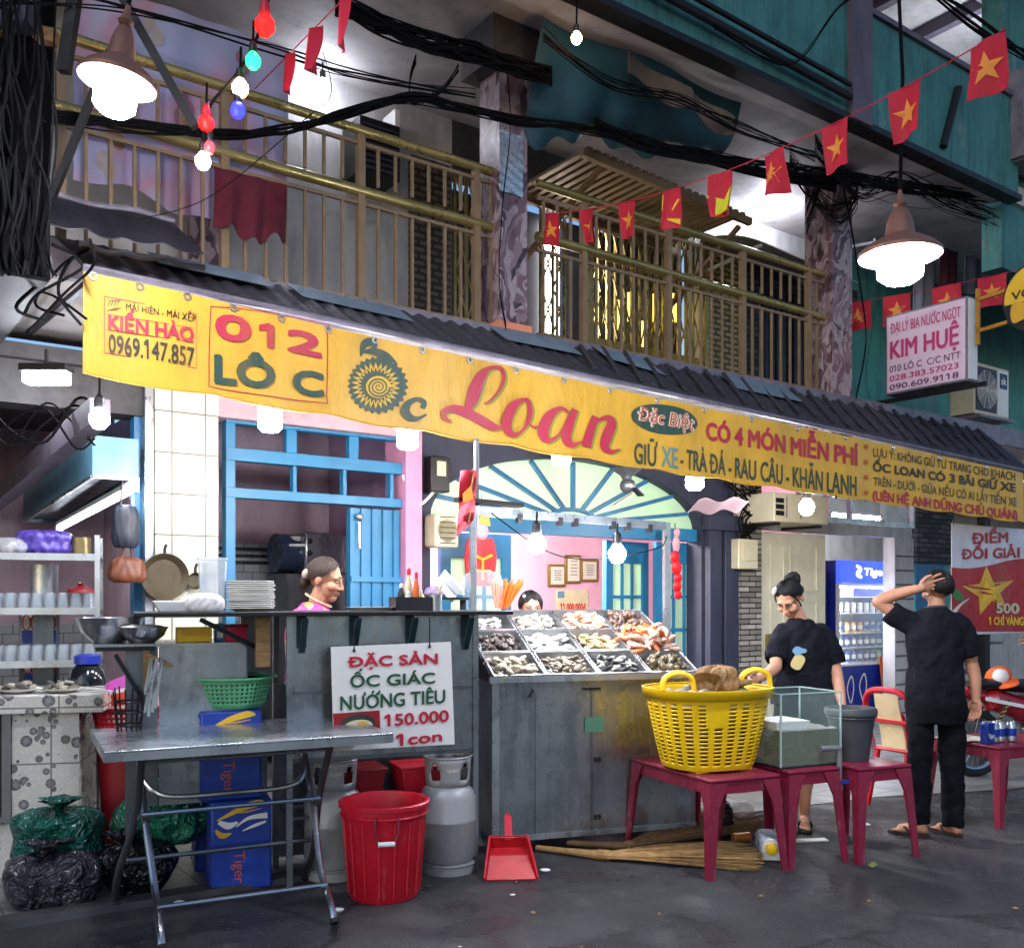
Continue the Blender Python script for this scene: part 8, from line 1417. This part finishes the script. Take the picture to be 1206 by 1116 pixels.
for (kx, ax, tx) in ((-.06, -.07, -.13), (.10, .05, .0)):
    limb(m, [(kx, .03, .6, .06), (kx, .02, .42, .052), (ax, .04, .27, .05), (ax, .05, .1, .034)]); foot(m, (ax, .05, .09), (ax + .01, .07, 0), (tx, -.13, 0)); flipflop(t, (ax + .01, .08, 0), (tx, -.15, 0))
b = t.p('body', m, 'skin'); remesh(b, .0048, 3); face_bits(t, hc, HX, b, 1.02, True)
sh = MB(); loft(sh, lofts([(.035, .02, .80, .200, .135), (.035, .02, .95, .190, .13), (.03, .02, 1.1, .176, .12), (.03, .02, 1.20, .172, .11), (.025, .02, 1.27, .140, .09), (.015, .018, 1.315, .090, .072), (.008, .012, 1.345, .066, .062)]))
limb(sh, [(-.09, .01, 1.245, .070), (-.14, -.03, 1.16, .072), (-.172, -.085, 1.08, .070)], ends=False); limb(sh, [(.145, .03, 1.245, .070), (.20, .02, 1.15, .076), (.225, .005, 1.05, .074)], ends=False)
so = t.p('shirt', sh, 'black_cloth'); remesh(so, .009, 3); folds(so, 4, .036, .09)
def shp(x, z): return V(x, .02 - .145 - .006 + .35 * (x - .02) ** 2 + .05 * max(0, z - 1.14), z)
t.p('shirt_print', fanpoly([(-.045 + .042 * COS(2 * PI * i / 18) * (1 + .25 * SIN(4 * PI * i / 18)), 1.075 + .05 * SIN(2 * PI * i / 18)) for i in range(18)], (-.045, 1.075), shp), mat('print_cream', 'c9b77a', .7), so, smooth=0); t.p('shirt_print', fanpoly([(-.035 + .045 * COS(2 * PI * i / 18), 1.145 + .024 * SIN(2 * PI * i / 18) * (1 + .3 * COS(6 * PI * i / 18))) for i in range(18)], (-.035, 1.145), lambda x, z: shp(x, z) - V(0, .002, 0)), mat('print_blue', '6f9ab8', .7), so, smooth=0)
tr = MB(); loft(tr, lofts([(.03, .02, .9, .16, .11), (.03, .02, .78, .18, .125), (.03, .02, .68, .18, .12)])); limb(tr, [(-.06, .02, .72, .10), (-.065, .02, .56, .10), (-.065, .02, .47, .098)], ends=False); limb(tr, [(.11, .02, .72, .10), (.105, .02, .56, .10), (.1, .02, .47, .098)], ends=False); to = t.p('shorts', tr, 'black_cloth2'); remesh(to, .009, 3)
T = Matrix.Translation(hc) @ HX; hr = MB(); hr.merge(haircap(T, 56, 92, 118, 1.03)); hr.merge(MB().tube([V(.0 + .028 * COS(2 * PI * i / 14), .115 + .012 * SIN(4 * PI * i / 14), .062 + .028 * SIN(2 * PI * i / 14)) for i in range(14)], .026, 10, closed=True).ell(V(.0, .115, .062), .03, 12, 8).ell(V(.02, .108, -.02), (.034, .032, .036), 14, 10).tube(cat_rom([V(-.068, -.045, .05), V(-.080, -.03, .0), V(-.077, -.02, -.05)], 4), .005, 6).tube(cat_rom([V(.064, -.05, .05), V(.078, -.035, .0), V(.074, -.025, -.045)], 4), .005, 6), T); ho = t.p('hair', hr, 'hair', b)
t.p('hair_clip', MB().merge(MB().ell(V(-.055, -.045, .098), (.012, .032, .018), 12, 8), T), 'ink_white', b); t.done(base=(0, 0, 0))
# --- woman at the counter in profile
px_ = V((384 - CX) / F * 5.85, 5.85, 0); t = Thing('person', 'person in pink floral top in profile behind the metal counter, hair pinned up', 'person', Matrix.Translation(px_))
m = MB(); hc = V(-.005, .0, 1.585); HX = Matrix.Rotation(R(82), 4, 'Z') @ Matrix.Rotation(R(12), 4, 'X'); head(m, hc, HX, 1.08); limb(m, [(-.07, 0, 1.36, .07), (-.05, 0, 1.44, .058), (-.02, 0, 1.53, .055)]); loft(m, [(-.08, .0, .9, .15, .1), (-.08, .0, 1.2, .15, .1), (-.08, .0, 1.36, .12, .08)])
limb(m, [(-.14, -.12, 1.36, .05), (-.13, -.17, 1.2, .045), (-.08, -.17, 1.06, .04)]); limb(m, [(-.08, -.17, 1.06, .04), (.04, -.16, 1.08, .036), (.14, -.13, 1.1, .026)]); hand(m, (.14, -.13, 1.1), (1, .1, .1), (0, -.2, 1), .5, .1, 1); limb(m, [(-.06, .14, 1.36, .05), (-.02, .16, 1.2, .045), (.05, .13, 1.07, .04)]); limb(m, [(.05, .13, 1.07, .04), (.15, .08, 1.09, .03)]); hand(m, (.15, .08, 1.09), (1, -.1, .1), (0, .2, 1), .5, .1, -1)
for s in (-1, 1): limb(m, [(-.08, .09 * s, .6, .06), (-.08, .09 * s, .3, .05), (-.08, .09 * s, .1, .036)]); foot(m, (-.08, .09 * s, .09), (-.11, .09 * s, 0), (.1, .09 * s, 0)); flipflop(t, (-.11, .09 * s, 0), (.12, .09 * s, 0))
b = t.p('body', m, 'skin_tan'); remesh(b, .0048, 3); face_bits(t, hc, HX, b, 1.08)
n = NT('floral_cloth'); v = n.coord('Object'); vo = n.n('TexVoronoi'); vo.inputs['Scale'].default_value = 28; n.l(v, vo.inputs['Vector']); s_ = n.n('SeparateColor'); n.l(vo.outputs['Color'], s_.inputs[0]); n.l(n.ramp(s_.outputs[0], [(0, hx('d0417f')), (.45, hx('c95a94')), (.62, hx('e0a040')), (.74, hx('d8b0c0')), (.86, hx('8f3a8a'))], 'CONSTANT'), n.b.inputs['Base Color']); n.b.inputs['Roughness'].default_value = .85
sh = MB(); loft(sh, lofts([(-.08, .0, .8, .17, .2), (-.08, .0, 1.05, .155, .19), (-.085, .0, 1.25, .15, .195), (-.085, .0, 1.36, .125, .165), (-.075, .0, 1.425, .085, .10), (-.065, 0, 1.45, .072, .078)])); limb(sh, [(-.13, -.11, 1.345, .075), (-.14, -.16, 1.24, .072), (-.12, -.18, 1.13, .066)], ends=False); limb(sh, [(-.06, .13, 1.345, .075), (-.04, .16, 1.24, .07), (.0, .16, 1.13, .062)], ends=False); so = t.p('blouse', sh, 'floral_cloth'); remesh(so, .009, 3)
tr = MB(); loft(tr, lofts([(-.08, 0, .9, .14, .18), (-.08, 0, .7, .15, .19), (-.08, 0, .35, .15, .19)])); t.p('skirt', tr, 'black_cloth2')
T = Matrix.Translation(hc) @ HX @ Matrix.Scale(1.08, 4); hr = MB(); hr.merge(haircap(T, 50, 96, 120, 1.04)); hr.merge(MB().tube([V(.03 * COS(2 * PI * i / 14), .108, -.035 + .026 * SIN(2 * PI * i / 14)) for i in range(14)], .022, 10, closed=True).ell(V(0, .105, -.035), .028, 12, 8), T); ho = t.p('hair', hr, 'hair_grey', b)
t.p('hair_clip', MB().merge(MB().ell(V(-.05, .10, .01), (.022, .02, .03), 12, 8).ell(V(.0, .12, .0), (.03, .015, .025), 12, 8), T), mat('clip_beige', 'a8988a', .4), b); t.p('necklace', MB().tube([V(-.045 + .075 * COS(2 * PI * k / 30), .08 * SIN(2 * PI * k / 30), 1.462 - .04 * COS(2 * PI * k / 30)) for k in range(30)], .006, 6, closed=True), mat('beads', 'c9b28a', .4), b); t.done(base=(0, 0, 0))
# --- child behind the display
px_ = V((625 - CX) / F * 6.9, 6.9, 0); t = Thing('person', 'child with black hair and a clip peeping over the seafood display', 'person', Matrix.Translation(px_))
m = MB(); hc = V(0, 0, 1.405); HX = Matrix.Rotation(R(12), 4, 'Z') @ Matrix.Rotation(R(8), 4, 'X'); head(m, hc, HX, .98); limb(m, [(0, .02, 1.18, .05), (0, .015, 1.3, .045)]); loft(m, [(0, .02, .75, .12, .08), (0, .02, 1.0, .12, .08), (0, .02, 1.18, .11, .07)])
for s in (-1, 1): limb(m, [(.13 * s, .02, 1.15, .04), (.16 * s, 0, .95, .034), (.13 * s, -.1, .85, .025)]); hand(m, (.13 * s, -.1, .85), (0, -1, -.3), (-s, 0, .5), .4, .1, s, .85); limb(m, [(.07 * s, .02, .7, .06), (.07 * s, .02, .4, .045), (.07 * s, .03, .1, .03)]); foot(m, (.07 * s, .03, .09), (.07 * s, .06, 0), (.08 * s, -.12, 0))
b = t.p('body', m, 'skin'); remesh(b, .005, 3); face_bits(t, hc, HX, b, .98); sh = MB(); loft(sh, lofts([(0, .02, .65, .15, .11), (0, .02, .9, .14, .1), (0, .02, 1.12, .145, .1), (0, .02, 1.2, .1, .07), (0, .02, 1.24, .055, .055)]))
for s in (-1, 1): limb(sh, [(.12 * s, .02, 1.13, .058), (.16 * s, .01, 1.0, .054)], ends=False)
so = t.p('shirt', sh, 'pink_floral'); remesh(so, .009, 3); T = Matrix.Translation(hc) @ HX; hr = MB(); hr.merge(haircap(T, 58, 110, 135, 1.05)); ho = t.p('hair', hr, 'hair', b); t.p('hair_clip', MB().merge(MB().ell(V(-.06, -.04, .09), (.01, .025, .014), 12, 8), T), 'ink_white', b); t.done(base=(0, 0, 0))
# --- somebody at the right edge, only a hand in the picture
px_ = at(1262, 800, 6.6); px_.z = 0; t = Thing('person', 'person at the right edge of the picture with only a hand showing', 'person', Matrix.Translation(px_)); m = MB(); hc = V(0.05, 0, 1.55); HX = Matrix.Rotation(R(-90), 4, 'Z'); head(m, hc, HX); limb(m, [(.05, 0, 1.34, .06), (.05, 0, 1.48, .05)]); loft(m, [(.06, 0, .9, .1, .15), (.06, 0, 1.3, .1, .15)])
limb(m, [(.05, -.17, 1.33, .048), (.03, -.2, 1.15, .042), (-.05, -.2, 1.06, .038)]); limb(m, [(-.05, -.2, 1.06, .038), (-.16, -.16, 1.12, .034), (-.27, -.1, 1.17, .026)]); hand(m, (-.27, -.1, 1.17), (-.9, .1, .35), (0, -.3, 1), .3, .3, 1); limb(m, [(.05, .17, 1.33, .048), (.06, .2, 1.1, .042), (.06, .18, .85, .028)]); hand(m, (.06, .18, .85), (0, 0, -1), (-1, 0, 0), .4)
for s in (-1, 1): limb(m, [(.06, .09 * s, .6, .07), (.06, .09 * s, .1, .036)]); foot(m, (.06, .09 * s, .09), (.1, .09 * s, 0), (-.12, .09 * s, 0))
b = t.p('body', m, 'skin'); remesh(b, .0048, 3); face_bits(t, hc, HX, b); sh = MB(); loft(sh, lofts([(.06, 0, .8, .13, .2), (.06, 0, 1.1, .12, .19), (.06, 0, 1.34, .1, .17), (.055, 0, 1.43, .06, .06)])); limb(sh, [(.05, -.15, 1.32, .07), (.035, -.19, 1.18, .066)], ends=False); limb(sh, [(.05, .15, 1.32, .07), (.055, .19, 1.18, .066)], ends=False); so = t.p('shirt', sh, 'black_cloth'); remesh(so, .01, 3)
tr = MB(); loft(tr, [(.06, 0, .9, .13, .18), (.06, 0, .7, .13, .18)])
for s in (-1, 1): limb(tr, [(.06, .09 * s, .75, .1), (.06, .09 * s, .15, .07)], ends=False)
to = t.p('trousers', tr, 'black_cloth2'); remesh(to, .01, 3); T = Matrix.Translation(hc) @ HX; t.p('hair', haircap(T), 'hair', b); t.done(base=(0, 0, 0))
